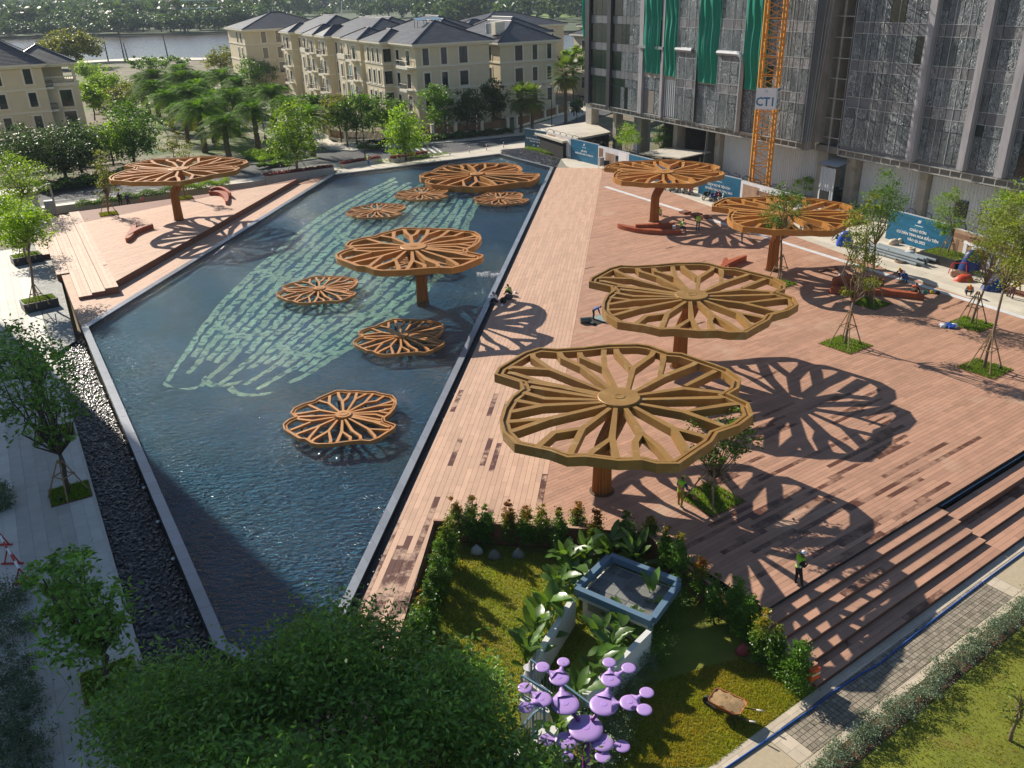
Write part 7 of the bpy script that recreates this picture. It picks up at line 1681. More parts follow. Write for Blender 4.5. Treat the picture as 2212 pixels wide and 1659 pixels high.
rt = rows_in([p[:2] for p in [q + (cen - q) * .10 for q in RFp]], math.atan2(*(RFp[1] - RFp[0])[:2]), .62, .62, .03, .165, .02, origin=RFp[0][:2], stagger=0)
pieces(lw, 'roof_tile', MT['slate'], rt, 120)
for p in ins:
 m = MB(); m.beam((*p[:2], .14), (*p[:2], .34), .16, .16); m.build('post', MT['bluesteel'], lw)
fdir = (RFp[2] - RFp[3]); fl_ = np.linalg.norm(fdir); fdir = fdir / fl_; fn = np.array([fdir[1], -fdir[0], 0]); fn = fn if fn[1] < 0 else -fn
w0 = RFp[3] + fdir * .15 - fn * .3;
m = MB(); m.prism([tuple(q[:2]) for q in (w0, w0 + fdir * (fl_ - .3), w0 + fdir * (fl_ - .3) - fn * .2, w0 - fn * .2)], -1.9, -.03); m.build('front_wall', MT['whitewall'], lw)
for k in range(3):
 q = w0 + fdir * (.25 + k * (fl_ - .7) / 3) + fn * .01
 for j in range(9):
  m = MB(); a = q + uZ * (-1.0 + j * .09); m.beam(a + fn * .02, a + fdir * ((fl_ - .9) / 3) + fn * .02, .06, .05); m.build('louvre_slat', MT['louvre'], lw)
LWa, LWb = P3(1238, 1290, .3), P3(1141, 1452, .1); RWa, RWb = P3(1402, 1362, .3), P3(1262, 1510, .1)
m = MB()
for a, b_ in ((LWa, LWb), (RWa, RWb)):
 m.beam((*a[:2], -.75), (*b_[:2], -.75), .22, 2.1)
m.build('ramp_wall', MT['whitewall'], lw)
rl = thing('ramp_railing', 'blue-grey steel railing along the white ramp walls in the garden', 'railing', (*LWb[:2], .1))
def railing(pts, h=1.0, gap=.16):
 pts = [np.asarray(p, float) for p in pts]; r = MB()
 for a, b_ in zip(pts[:-1], pts[1:]):
  r.beam(a + uZ * h, b_ + uZ * h, .07, .05); r.beam(a + uZ * .12, b_ + uZ * .12, .04, .04); L = np.linalg.norm(b_ - a)
  for k in range(int(L / gap) + 1): p = a + (b_ - a) * min(1, k * gap / L); r.beam(p + uZ * .12, p + uZ * h, .022, .022)
  m = MB(); m.beam(a, a + uZ * h, .08, .08); m.build('railing_post', MT['bluesteel'], rl)
 r.build('railing_bars', MT['bluesteel'], rl)
RA = [P3(1148, 1472, .1), P3(1278, 1572, .1)]; railing(RA)
RB_ = [P3(1128, 1506, .1), P3(1184, 1540, .1), P3(1186, 1580, .1)]; railing([RB_[0], RB_[1]]);
RC = [P3(1152, 1590, .0), P3(1086, 1672, -.2)]; railing([P3(1176, 1572, .1)] + RC)
m = MB(); m.beam((*RA[0][:2], -.5), (*RA[1][:2], -.5), .3, 1.2); m.beam((*RB_[0][:2], -.5), (*RB_[1][:2], -.5), .3, 1.2); m.beam((*P3(1176, 1572, .1)[:2], -.6), (*RC[1][:2], -.6), .3, 1.3); m.beam((*P3(1205, 1560, .1)[:2], -.55), (*P3(1120, 1680, 0)[:2], -.55), .25, 1.2); m.build('ramp_wall', MT['whitewall'], lw)
bg_ = thing('bagged_stem', 'leafy stem wrapped in pale plastic by the ramp railing corner', 'plant', P3(1143, 1500, -1.0))
m = MB(); m.lathe(P3(1143, 1500, -.9), [(.10, 0), (.22, .3), (.17, .55), (.24, .8), (.12, 1.15), (.2, 1.3)], 9); m.build('plastic_wrap', M('pale_plastic', (.55, .54, .56), .3, .2, 5), bg_); m = MB()
for k in range(4): m.tube([P3(1143, 1500, -.2), P3(1143 + k * 5, 1430 - k * 9, .6)], .015, 4)
m.build('twig', MT['bark'], bg_)
for (x, y), lab, c in (((1030, 1196), 'white sack standing under the hedge, left of two', (.36, .38, .42)), ((1068, 1206), 'greyish sack slumped under the hedge', (.2, .2, .21)), ((1120, 1204), 'grey sack under the hedge beside a thin stake', (.24, .24, .26)), ((1604, 1412), 'pink-red sack standing at the foot of the shrubs', (.34, .06, .07))):
 b = at(x, y, Z_LOW); m = MB(); m.lathe(b, [(.22, 0), (.31, .05), (.27, .22), (.19, .36), (.05, .46), (.07, .50)], 9, sx=1.0, sy=.6); tag(m.build('sack', M('sack_cloth', c, .8, .2, 4), smooth=True), lab, 'sack')
MT['lilac'] = M('lilac_paint', (.40, .255, .56), .40, .06, 2.5, .05, 40); MT['purple'] = M('purple_pole_paint', (.17, .035, .21), .4, .08, 3); MT['lilac_ring'] = M('lilac_cover', (.40, .25, .62), .45, .06, 3)
SZ = 2.6
scb = at(1266, 1586, SZ); sc = thing('disc_sculpture', 'lilac sculpture of linked round discs on a purple pole, near the ramp', 'sculpture', (scb[0], scb[1], Z_LOW))
m = MB(); m.tube([(scb[0] + .03, scb[1] - .35, Z_LOW), (scb[0], scb[1] - .25, 1.2), (scb[0], scb[1] - .08, SZ - .1)], [.16, .13, .11], 14); m.build('pole', MT['purple'], sc, smooth=True)
DISC = [(1265, 1573, 40, -1), (1221, 1521, 33, 0), (1304, 1523, 33, 0), (1208, 1465, 24, 1), (1170, 1511, 24, 1), (1320, 1468, 24, 2), (1361, 1518, 24, 2), (1217, 1430, 15, 3), (1172, 1441, 17, 3), (1134, 1486, 17, 4), (1136, 1528, 18, 4), (1316, 1431, 16, 5), (1358, 1443, 17, 5), (1397, 1496, 17, 6), (1392, 1533, 18, 6), (1223, 1600, 26, 0), (1301, 1604, 26, 0), (1180, 1598, 18, 15), (1222, 1633, 18, 15), (1344, 1612, 18, 16), (1302, 1634, 18, 16)]
DC = []
for i, (x, y, rp, par) in enumerate(DISC):
 z = SZ + (.32 if 1 <= i <= 2 else .5 if 3 <= i <= 6 else .62 if 7 <= i <= 14 else -.12 if i in (15, 16) else -.2 if i > 16 else 0); c = at(x, y, z); r = .88 * rp / ppm(c); DC.append((c, r))
 m = MB(); m.lathe(c, [(r * .2, -.11 * r), (r * .8, -.10 * r), (r * .96, -.05 * r), (r, .01 * r), (r * .95, .06 * r), (r * .7, .10 * r), (r * .3, .115 * r)], 26); dk = m.build('disc', MT['lilac'], sc, smooth=True)
 if rp > 20: m = MB(); m.lathe((c[0], c[1], c[2] + .112 * r), [(r * .24, -.02), (r * .24, .006), (r * .2, .010)], 18); mesh_obj('cover', m.mesh('cover', MT['lilac_ring'], False, world_loc(sc)), dk)
for i, (x, y, rp, par) in enumerate(DISC):
 if par < 0: continue
 (a, ra), (b_, rb) = DC[par], DC[i]; d = b_ - a; L = np.linalg.norm(d[:2]); u = d / np.linalg.norm(d); p0, p1 = a + u * ra * .55, b_ - u * rb * .25; pth = [p0 + (p1 - p0) * t for t in (0, .18, .36, .55, .8, 1)]
 m = MB()
 if i in (1, 2): m.tube(pth, .06, 10); m.build('link', MT['purple'], sc, smooth=True); continue
 nn = np.array([-u[1], u[0], 0]); ws = [ra * .80, ra * .52, ra * .24, .07, .055, .09]; n6 = len(pth); th = ra * .09
 m.add([p + nn * w + uZ * th * .6 for p, w in zip(pth, ws)] + [p + uZ * (th + .02) for p in pth] + [p - nn * w + uZ * th * .6 for p, w in zip(pth, ws)] + [p - uZ * th for p in pth], [(k * n6 + j, ((k + 1) % 4) * n6 + j, ((k + 1) % 4) * n6 + j + 1, k * n6 + j + 1) for k in range(4) for j in range(n6 - 1)])
 m.build('link', MT['lilac'], sc, smooth=True)
wb0 = at(1572, 1516, -.5); wr = math.radians(-38); wb = thing('wheelbarrow', 'rusty wheelbarrow full of sandy soil on the lawn', 'wheelbarrow', (wb0[0], wb0[1], Z_LOW), wr)
MT['rust'] = M('rusty_orange_steel', (.34, .12, .045), .6, .3, 6); MT['sandsoil'] = M('sandy_soil', (.30, .20, .10), .95, .3, 6, .8, 30); MT['rubber'] = M('rubber', (.02, .02, .02), .8, .1, 3)
tray = MB(); top = [(-.62, -.30), (-.55, -.40), (.45, -.42), (.60, -.30), (.60, .30), (.45, .42), (-.55, .40), (-.62, .30)]; bot = [(x * .62 - .02, y * .55) for x, y in top]; n8 = 8
tray.add([(*p, .62) for p in top] + [(*p, .30) for p in bot] + [(p[0] * .95, p[1] * .93, .615) for p in top], [tuple(range(15, 7, -1))] + [(i, 8 + i, 8 + (i + 1) % 8, (i + 1) % 8) for i in range(8)] + [(i, (i + 1) % 8, 16 + (i + 1) % 8, 16 + i) for i in range(8)] + [(16 + i, 16 + (i + 1) % 8, 8 + (i + 1) % 8, 8 + i) for i in range(8)])
mesh_obj('tray', tray.mesh('tray', MT['rust']), wb)
so = MB(); pts = []; fs = []
for j in range(7):
 for i in range(11):
  x, y = -.56 + 1.1 * i / 10, -.35 + .7 * j / 6; pts.append((x, y, .54 + .14 * math.exp(-(x * x * 3 + y * y * 6)) + .035 * math.sin(i * 1.7 + j * 2.2) - (.10 if j == 4 and 3 < i < 7 else 0)))
for j in range(6):
 for i in range(10): a = j * 11 + i; fs.append((a, a + 1, a + 12, a + 11))
so.add(pts, fs); mesh_obj('soil', so.mesh('soil', MT['sandsoil'], True), wb)
m = MB()
for s in (-1, 1): m.tube([(-.75, s * .08, .2), (-.3, s * .24, .27), (.5, s * .3, .36), (1.05, s * .31, .55)], .022, 6); m.tube([(.35, s * .26, .34), (.4, s * .26, .0), (.52, s * .26, 0)], .018, 5)
mesh_obj('frame', m.mesh('frame', MT['iron']), wb)
for s in (-1, 1): m = MB(); m.tube([(.95, s * .31, .51), (1.18, s * .31, .60)], .03, 8); mesh_obj('grip', m.mesh('grip', M('pale_grip', (.5, .47, .42), .6), True), wb)
m = MB(); m.tube([(-.72, -.06, .2), (-.72, .06, .2)], .2, 18); mesh_obj('wheel', m.mesh('wheel', MT['rubber']), wb)
hs = [(2330, 1096), (2212, 1192), (2141, 1244), (2000, 1352), (1937, 1402), (1902, 1432), (1854, 1459), (1800, 1494), (1751, 1533), (1700, 1568), (1659, 1597), (1568, 1659), (1480, 1722)]
m = MB(); m.tube([at(x, y, Z_LOW + .04) for x, y in hs], .034, 7); tag(m.build('hose', M('blue_hose', (.015, .09, .34), .45, .1, 3), smooth=True), 'long blue hose lying along the sandy stone path', 'hose')
m = MB(); m.tube([step0 .tolist() + [0]] and [np.array([*(step0 + stepd * u + stepn * .12), -RISE + .03]) for u in np.arange(ue + .2, ue + 20, 1.0)], .03, 6); tag(m.build('hose', M('thin_blue_hose', (.05, .15, .3), .45, .1, 3)), 'thin blue-grey hose along the top seating terrace', 'hose')
# ================================================================== curved benches
MT['bench'] = M('red_brown_bench_slat', (.34, .085, .035), .5, .15, 3, tone=.16)
def arc3(p0, p1, p2, n):
 out = []
 for i in range(n + 1): t = i / n; out.append((1 - t) ** 2 * p0 + 2 * t * (1 - t) * (2 * p1 - (p0 + p2) / 2) + t * t * p2)
 return out
def crescent(root, nm, p0, p1, p2, w, h, z, n=20, sink=0.0):
 C = arc3(*[np.array(p[:2], float) for p in (p0, p1, p2)], n); L, R_ = [], []
 for i in range(n + 1):
  d = C[min(i + 1, n)] - C[max(i - 1, 0)]; d /= np.linalg.norm(d); nn = np.array([-d[1], d[0]]); ww = w * (.30 + .70 * math.sin(math.pi * (i / n) ** .8) ** .8); L.append(C[i] + nn * ww / 2); R_.append(C[i] - nn * ww / 2)
 off = world_loc(root)
 for i in range(n):
  hh = h * (1 - sink * abs(i / n - .5) * 2); m = MB(); g = .012; a, b_ = L[i], L[i + 1]; c, d = R_[i + 1], R_[i]; m.prism([tuple(a + (b_ - a) * g), tuple(b_ - (b_ - a) * g), tuple(c + (d - c) * g), tuple(d - (d - c) * g)], z + .02, z + hh, 0, random.uniform(-1, 1), bottom=False); mesh_obj(nm, m.mesh(nm, MT['bench'], False, off), root)
def bench(label, z, seats):
 root = thing('arc_bench', label, 'bench', at(*seats[0][1], z), 0, 'curved timber benches')
 for p0, p1, p2, w, h in seats: crescent(root, 'slat', at(*p0, z), at(*p1, z), at(*p2, z), w, h, z)
bench('long thin red arc bench with a seated worker at its end', 0, [((1335, 492), (1395, 503), (1472, 506), .75, .42), ((1372, 500), (1415, 498), (1457, 496), .5, .72)])
bench('red arc bench half hidden behind the second nearest canopy', 0, [((1562, 600), (1566, 580), (1567, 567), .6, .45), ((1557, 590), (1575, 576), (1611, 563), .55, .5)])
bench('longest red-brown arc bench, wrapped by the shadow of a canopy', 0, [((1792, 634), (1880, 634), (1995, 648), .8, .45), ((1797, 622), (1840, 615), (1908, 622), .6, .75)])
bench('arc bench on the raised terrace, nearest the bleached steps', Z_TERR, [((275, 524), (285, 510), (294, 488), .65, .45), ((281, 516), (300, 503), (332, 494), .6, .5)])
bench('arc bench on the raised terrace, right of the canopy stem', Z_TERR, [((452, 421), (483, 424), (490, 443), .75, .45), ((456, 420), (478, 416), (500, 429), .5, .7)])
for k, (x, y) in enumerate(((1480, 461), (1504, 466), (1525, 471))):
 b = at(x, y); m = MB(); m.box((b[0], b[1], .12), (1.0, .9, .24), -AZ_E); tag(m.build('timber_block', MT['deck_dark']), ['first', 'middle', 'last'][k] + ' of three low timber blocks at the deck edge by the motorbikes', 'block', 'low timber blocks')
hc = at(1312, 685); ht = thing('deck_hatch', 'open rectangular hatch in the boards with pale lid beside it', 'hatch', (hc[0], hc[1], 0), RZD)
m = MB(); m.prism([(-2.0, -.75), (1.6, -.75), (1.6, .75), (-2.0, .75)], .008, .014); mesh_obj('hole_shade_sheet', m.mesh('hole_shade_sheet', MT['gap']), ht); m = MB(); m.prism([(-1.0, -.65), (1.55, -.65), (1.55, .65), (-1.0, .65)], .02, .05); mesh_obj('lid', m.mesh('lid', M('grey_green_lid', (.25, .3, .29), .5, .15, 2)), ht)  # flat near-black sheet on the boards paints the shade of the opening
# ================================================================== people
MT['skin'] = M('skin', (.30, .17, .10), .6, .05, 5); MT['hair'] = M('dark_hair', (.012, .010, .009), .6, .1, 5); MT['shoe'] = M('dark_shoe', (.025, .025, .028), .6, .1, 5); MT['boot'] = M('green_boot', (.05, .12, .06), .6, .1, 5)
MT['hivis'] = M('lime_vest', (.42, .80, .03), .6, .08, 6); MT['orange_vest'] = M('orange_vest', (.75, .10, .015), .6, .08, 6); MT['stripe'] = M('reflective_stripe', (.72, .70, .45), .4, .05, 5); MT['stripe_o'] = M('orange_stripe', (.75, .28, .14), .4, .05, 5); MT['yellow_vest'] = M('yellow_vest', (.55, .36, .02), .6, .1, 6)
CL_ = {'navy': (.02, .045, .12), 'black': (.014, .014, .017), 'jeans': (.035, .075, .16), 'white': (.72, .74, .78), 'khaki': (.38, .24, .05), 'grey': (.22, .22, .23), 'maroon': (.10, .03, .05), 'blue': (.03, .10, .32), 'lime': (.42, .55, .16), 'pink': (.5, .25, .25)}
for k_, v_ in CL_.items(): MT['c_' + k_] = M(k_ + '_cloth', v_, .85, .2, 8)
HAT = {'yellow': (.62, .45, .03), 'white': (.80, .82, .85), 'orange': (.70, .30, .02), 'lime': (.55, .52, .06)}
for k_, v_ in HAT.items(): MT['h_' + k_] = M(k_ + '_helmet', v_, .35, .04, 3)
BONES = [('pelvis', 'belly', 1), ('belly', 'chest', 1), ('chest', 'neck', 1), ('neck', 'head', 0), ('chest', 'shl', 1), ('chest', 'shr', 1), ('shl', 'ell', 1), ('shr', 'elr', 1), ('ell', 'wrl', 1), ('elr', 'wrr', 1), ('wrl', 'hal', 0), ('wrr', 'har', 0), ('pelvis', 'hil', 2), ('pelvis', 'hir', 2), ('hil', 'knl', 2), ('hir', 'knr', 2), ('knl', 'anl', 2), ('knr', 'anr', 2), ('anl', 'tol', 3), ('anr', 'tor', 3)]
RAD = dict(pelvis=.135, belly=.125, chest=.15, neck=.058, head=.06, shl=.082, shr=.082, ell=.052, elr=.052, wrl=.036, wrr=.036, hal=.036, har=.036, hil=.105, hir=.105, knl=.07, knr=.07, anl=.05, anr=.05, tol=.04, tor=.04)
def base_pose():
 return dict(pelvis=(0, 0, .95), belly=(0, .01, 1.10), chest=(0, .0, 1.32), neck=(0, .01, 1.47), head=(0, .025, 1.55), shl=(-.19, 0, 1.40), shr=(.19, 0, 1.40), ell=(-.25, -.03, 1.13), elr=(.25, -.03, 1.13), wrl=(-.26, .06, .90), wrr=(.26, .06, .90), hal=(-.26, .09, .82), har=(.26, .09, .82), hil=(-.10, 0, .90), hir=(.10, 0, .90), knl=(-.115, .03, .50), knr=(.115, .03, .50), anl=(-.12, 0, .09), anr=(.12, 0, .09), tol=(-.13, .17, .04), tor=(.13, .17, .04))
def pose(kind):
 p = base_pose()
 def torso(dz, lean, dy=0):
  for k in ('pelvis', 'belly', 'chest', 'neck', 'head', 'shl', 'shr', 'ell', 'elr', 'wrl', 'wrr', 'hal', 'har', 'hil', 'hir'):
   x, y, z = p[k]; h = max(0, z - .95); p[k] = (x, y * math.cos(lean) + h * math.sin(lean) + dy, .95 + dz + (z - .95 if z < .95 else h * math.cos(lean)) - (0 if z < .95 else y * math.sin(lean)))
 if kind == 'hips': p.update(ell=(-.40, -.10, 1.20), elr=(.40, -.10, 1.20), wrl=(-.20, .08, 1.03), wrr=(.20, .08, 1.03), hal=(-.15, .13, 1.0), har=(.15, .13, 1.0))
 elif kind == 'sweep': torso(0, .22); p.update(elr=(.30, .12, 1.10), wrr=(.28, .36, .95), har=(.28, .44, .92), ell=(-.26, .08, 1.12), wrl=(-.10, .32, 1.02), hal=(-.04, .40, 1.0), knl=(-.12, .08, .5), anl=(-.13, .10, .09), tol=(-.14, .27, .04))
 elif kind == 'look': torso(0, .10); p.update(elr=(.27, .06, 1.12), wrr=(.14, .26, 1.16), har=(.08, .32, 1.2), ell=(-.27, .05, 1.12), wrl=(-.14, .26, 1.10), hal=(-.08, .32, 1.13), knr=(.13, .1, .5), anr=(.15, .16, .09), tor=(.16, .33, .04))
 elif kind == 'sit': torso(-.40, .30); p.update(knl=(-.14, .44, .50), knr=(.14, .44, .50), anl=(-.14, .42, .09), anr=(.14, .46, .09), tol=(-.15, .60, .04), tor=(.15, .63, .04), ell=(-.27, .28, .80), elr=(.27, .28, .80), wrl=(-.12, .46, .72), wrr=(.12, .46, .72), hal=(-.06, .50, .76), har=(.06, .50, .76))
 elif kind == 'floor': torso(-.80, .38); p.update(knl=(-.24, .32, .42), knr=(.24, .32, .42), anl=(-.13, .50, .08), anr=(.13, .50, .08), tol=(-.14, .66, .05), tor=(.14, .66, .05), ell=(-.30, .32, .46), elr=(.30, .32, .46), wrl=(-.14, .46, .50), wrr=(.14, .46, .50), hal=(-.07, .50, .52), har=(.07, .50, .52))
 elif kind == 'crouch': torso(-.62, .62); p.update(knl=(-.20, .36, .46), knr=(.20, .34, .44), anl=(-.13, .06, .09), anr=(.13, .04, .09), tol=(-.15, .23, .04), tor=(.15, .21, .04), ell=(-.30, .46, .42), elr=(.30, .46, .42), wrl=(-.18, .62, .25), wrr=(.18, .62, .25), hal=(-.12, .68, .16), har=(.12, .68, .16))
 elif kind == 'bend': torso(-.06, 1.15); p.update(ell=(-.24, .50, .78), elr=(.24, .50, .78), wrl=(-.2, .58, .55), wrr=(.2, .58, .55), hal=(-.18, .60, .46), har=(.18, .60, .46), knl=(-.12, .07, .48), knr=(.12, .07, .48))
 return p
def person(label, loc, rz, kind, shirt, trousers, vest=None, hat=None, stripes='stripe', shoes='shoe', s=1.0):
 p = pose(kind); names = list(p); me = bpy.data.meshes.new('b'); me.from_pydata([p[k] for k in names], [(names.index(a), names.index(b_)) for a, b_, _ in BONES], []); tmp = bpy.data.objects.new('b', me); COL.objects.link(tmp)
 sk = tmp.modifiers.new('s', 'SKIN'); sk.use_smooth_shade = True
 for i, k in enumerate(names): v = me.skin_vertices[0].data[i]; v.radius = (RAD[k] * (1.15 if k in ('chest', 'belly', 'pelvis') else 1), RAD[k] * (.82 if k in ('chest', 'belly', 'pelvis') else 1)); v.use_root = (k == 'pelvis')
 sb = tmp.modifiers.new('u', 'SUBSURF'); sb.levels = 1; sb.render_levels = 1
 ev = bpy.data.meshes.new_from_object(tmp.evaluated_get(bpy.context.evaluated_depsgraph_get())); bpy.data.objects.remove(tmp)
 V = np.array([v.co[:] for v in ev.vertices]); body = MB(); vst = MB(); segs = [(np.array(p[a]), np.array(p[b_]), c, a) for a, b_, c in BONES]
 def near(c):
  best = (9, 0, '', 0)
  for a, b_, cl, nm in segs:
   d = b_ - a; t = min(1, max(0, (c - a) @ d / (d @ d))); q = np.linalg.norm(c - a - d * t)
   if q < best[0]: best = (q, cl, nm, t)
  return best
 pel, chs = np.array(p['pelvis']), np.array(p['neck']); ax = (chs - pel); axl = np.linalg.norm(ax); ax = ax / axl; body.v = [tuple(q) for q in V]
 for f in ev.polygons:
  c = np.mean(V[list(f.vertices)], axis=0); _, cl, nm, t = near(c); body.f.append(tuple(f.vertices)); body.m.append(cl); body.t.append(0)
  if vest and cl == 1 and nm in ('pelvis', 'belly', 'chest') :
   h = (c - pel) @ ax / axl
   if -.08 < h < 1.02:
    nr = np.array(f.normal[:]); vst.add([V[i] + nr * .022 for i in f.vertices], [tuple(range(len(f.vertices)))], 1 if (.16 < h < .28 or .44 < h < .54) else 0)
 hd = np.array(p['head']); nk = np.array(p['neck']); up = hd - nk; up /= np.linalg.norm(up); fw = np.array([0, 1.0, 0]) - up * up[1]; fw /= np.linalg.norm(fw); sd_ = np.cross(fw, up); hc_ = hd + up * .075
 def hp(x, y, z): return hc_ + sd_ * x + fw * y + up * z
 ring = [(-.115, .045), (-.09, .068), (-.04, .080), (.02, .085), (.07, .076), (.105, .048), (.118, .012)]; b0 = len(body.v)
 for z, r in ring:
  for j in range(12): a = 2 * math.pi * j / 12; body.v.append(tuple(hp(r * .86 * math.cos(a), r * 1.08 * math.sin(a) + .008, z)))
 for i in range(6):
  for j in range(12): a = b0 + i * 12 + j; b_ = b0 + i * 12 + (j + 1) % 12; body.f.append((a, b_, b_ + 12, a + 12)); body.m.append(0); body.t.append(0)
 body.f += [tuple(b0 + 72 + j for j in range(12)), tuple(b0 + 11 - j for j in range(12))]; body.m += [0, 0]; body.t += [0, 0]
 body.add([hp(0, .088, .03), hp(-.016, .09, -.022), hp(.016, .09, -.022), hp(0, .118, -.018)], [(0, 1, 3), (0, 3, 2), (1, 2, 3)], 0)
 for s_ in (-1, 1): body.ball(hp(.078 * s_, -.005, .0), (.012, .022, .032), 6, 4, 0); body.ball(hp(.03 * s_, .082, .022), .010, 6, 4, 4)
 body.add([hp(-.028, .092, -.055), hp(.028, .092, -.055), hp(.028, .09, -.064), hp(-.028, .09, -.064)], [(0, 1, 2, 3)], 4)
 for sfx in ('l', 'r'):       # five separate fingers on each hand
  w, h_ = np.array(p['wr' + sfx]), np.array(p['ha' + sfx]); d = (h_ - w) / np.linalg.norm(h_ - w); sx_ = np.cross(d, [0, 1, .2]); sx_ /= np.linalg.norm(sx_); nn = np.cross(sx_, d)
  for k in range(4): b_ = h_ + sx_ * (k - 1.5) * .021; l = (.062, .075, .070, .055)[k]; body.tube([b_, b_ + d * l * .55 + nn * .006, b_ + d * l + nn * .030], [.0095, .009, .007], 5, 0)
  b_ = (w + h_) / 2 + sx_ * .036 * (1 if sfx == 'l' else -1); body.tube([b_, b_ + d * .03 + sx_ * .022 * (1 if sfx == 'l' else -1), b_ + d * .06 + nn * .02 + sx_ * .02 * (1 if sfx == 'l' else -1)], [.011, .010, .008], 5, 0)
 bpy.data.meshes.remove(ev)
 t = thing('person', label, 'person', loc, rz, None); t.scale = (s, s, s)
 mesh_obj('body', body.mesh('body', [MT['skin'], MT['c_' + shirt], MT['c_' + trousers], MT[shoes], MT['hair']], True), t)
 if vest and vst.f: mesh_obj('vest', vst.mesh('vest', [MT[vest], MT[stripes]], True), t)
 hm_ = MB(); prof = [(.098, .028), (.100, .05), (.088, .095), (.055, .128), (.012, .14)] if hat else [(.080, .03), (.089, .05), (.080, .085), (.052, .118), (.01, .128)]; k0 = len(hm_.v)
 for r, z in prof:
  for j in range(14): a = 2 * math.pi * j / 14; hm_.v.append(tuple(hp(r * .92 * math.cos(a), r * 1.12 * math.sin(a) - (.0 if hat else .018), z)))
 for i in range(4):
  for j in range(14): a, b_ = i * 14 + j, i * 14 + (j + 1) % 14; hm_.f.append((a, b_, b_ + 14, a + 14)); hm_.m.append(0); hm_.t.append(0)
 hm_.f.append(tuple(56 + j for j in range(14))); hm_.m.append(0); hm_.t.append(0)
 if hat:
  q = [hp(r * math.cos(a) * .92, r * math.sin(a) * 1.12 + (.03 if math.sin(a) > .2 else 0), .03) for r in (.095, .125) for a in [2 * math.pi * j / 14 for j in range(14)]]; hm_.add(q, [(j, (j + 1) % 14, 14 + (j + 1) % 14, 14 + j) for j in range(14)])
  mesh_obj('helmet', hm_.mesh('helmet', MT['h_' + hat], True), t)
  bk = MB()
  bk.add([hp(x, -.06, z) for x, z in ((-.07, .04), (.07, .04), (.06, -.05), (-.06, -.05))] + [hp(x, -.093, z) for x, z in ((-.05, .04), (.05, .04), (.04, -.05), (-.04, -.05))], [(0, 1, 2, 3), (7, 6, 5, 4), (0, 4, 5, 1), (1, 5, 6, 2), (2, 6, 7, 3), (3, 7, 4, 0)]); mesh_obj('hair', bk.mesh('hair', MT['hair']), t)
 else: mesh_obj('hair', hm_.mesh('hair', MT['hair'], True), t)
 return t
def R_(deg): return math.radians(deg)
person('person in lime vest and yellow helmet sweeping beside the near grass pit', at(1467, 1097), R_(-50), 'sweep', 'navy', 'khaki', 'hivis', 'lime', 'stripe_o', 'boot')
person('person in lime vest and white helmet standing at the stair top', at(1720, 1266), R_(-80), 'look', 'black', 'black', 'hivis', 'white')
person('person in lime vest and jeans standing hands on hips', at(1507, 499), R_(160), 'hips', 'maroon', 'jeans', 'hivis', None, 'hivis')
person('person in lime vest sitting on the end of the long arc bench', at(1470, 500) + np.array([0, 0, -.06]), R_(-75), 'sit', 'white', 'navy', 'hivis', None, 'hivis')
person('person in lime vest and orange helmet sitting on the boards behind a stem', at(1426, 466), R_(10), 'floor', 'lime', 'grey', 'hivis', 'orange')
person('person in amber vest and yellow helmet sweeping inside a canopy shadow', at(1601, 525), R_(-80), 'sweep', 'khaki', 'grey', 'yellow_vest', 'yellow', 'yellow_vest')
person('person in orange vest and yellow helmet kneeling at the plaza edge tiles', at(1949, 601), R_(110), 'crouch', 'maroon', 'black', 'orange_vest', 'yellow')
person('person in blue and white helmet kneeling at the plaza edge tiles', at(1958, 608), R_(110), 'crouch', 'blue', 'blue', None, 'white')
person('person in orange striped vest and white helmet crouching by the tools', at(1969, 639), R_(-60), 'crouch', 'black', 'black', 'orange_vest', 'white')
person('person in orange vest and helmet kneeling alone at the tile edge', at(2092, 637), R_(150), 'crouch', 'grey', 'black', 'orange_vest', 'orange')
person('person in yellow helmet bending over timber at the right edge', at(2183, 645), R_(-70), 'bend', 'khaki', 'maroon', None, 'yellow')
person('person in lime vest behind the blue tarpaulin bundle', at(1812, 522, -.02), R_(90), 'crouch', 'navy', 'black', 'hivis', 'yellow')
person('person in white shirt sitting hunched on the pool rim', at(1074, 654, .06), R_(70), 'floor', 'white', 'black')
person('person in pale lime jacket sitting cross-legged on the boardwalk', at(1104, 637), R_(60), 'floor', 'lime', 'black')
person('person in white helmet and lime vest tending the far red-flower planter', at(796, 360, -.33), R_(-60), 'look', 'grey', 'blue', 'hivis', 'white')
person('person in pale blue reaching into the deck hatch', at(1281, 690), R_(-85), 'bend', 'blue', 'black', None, None, s=.85)
for k, (x, y, sh, lab) in enumerate(((262, 446, 'black', 'person in black standing on the road, left of a trio'), (279, 448, 'navy', 'person in dark clothes in the middle of the roadside trio'), (312, 452, 'pink', 'person in a pink top at the right of the roadside trio'))): person(lab, at(x, y, Z_ROAD), R_(200 + 20 * k), 'look', sh, 'black')
def tool(nm, label, cat, a, b_, r, mat, head=None):
 t = thing(nm, label, cat, a); m = MB(); m.tube([a, b_], r, 6); m.build('handle', mat, t)
 if head: m = MB(); m.beam(*head[:2], head[2], head[3]); m.build('head', head[4], t)
MT['straw'] = M('straw', (.30, .19, .06), .9, .3, 8); MT['gplastic'] = M('green_plastic', (.02, .30, .13), .4, .1, 3); MT['redp'] = M('red_plastic', (.45, .03, .03), .4, .1, 3); MT['bluep'] = M('blue_plastic', (.02, .08, .40), .4, .1, 3); MT['yellowp'] = M('yellow_plastic', (.55, .38, .03), .4, .1, 3)
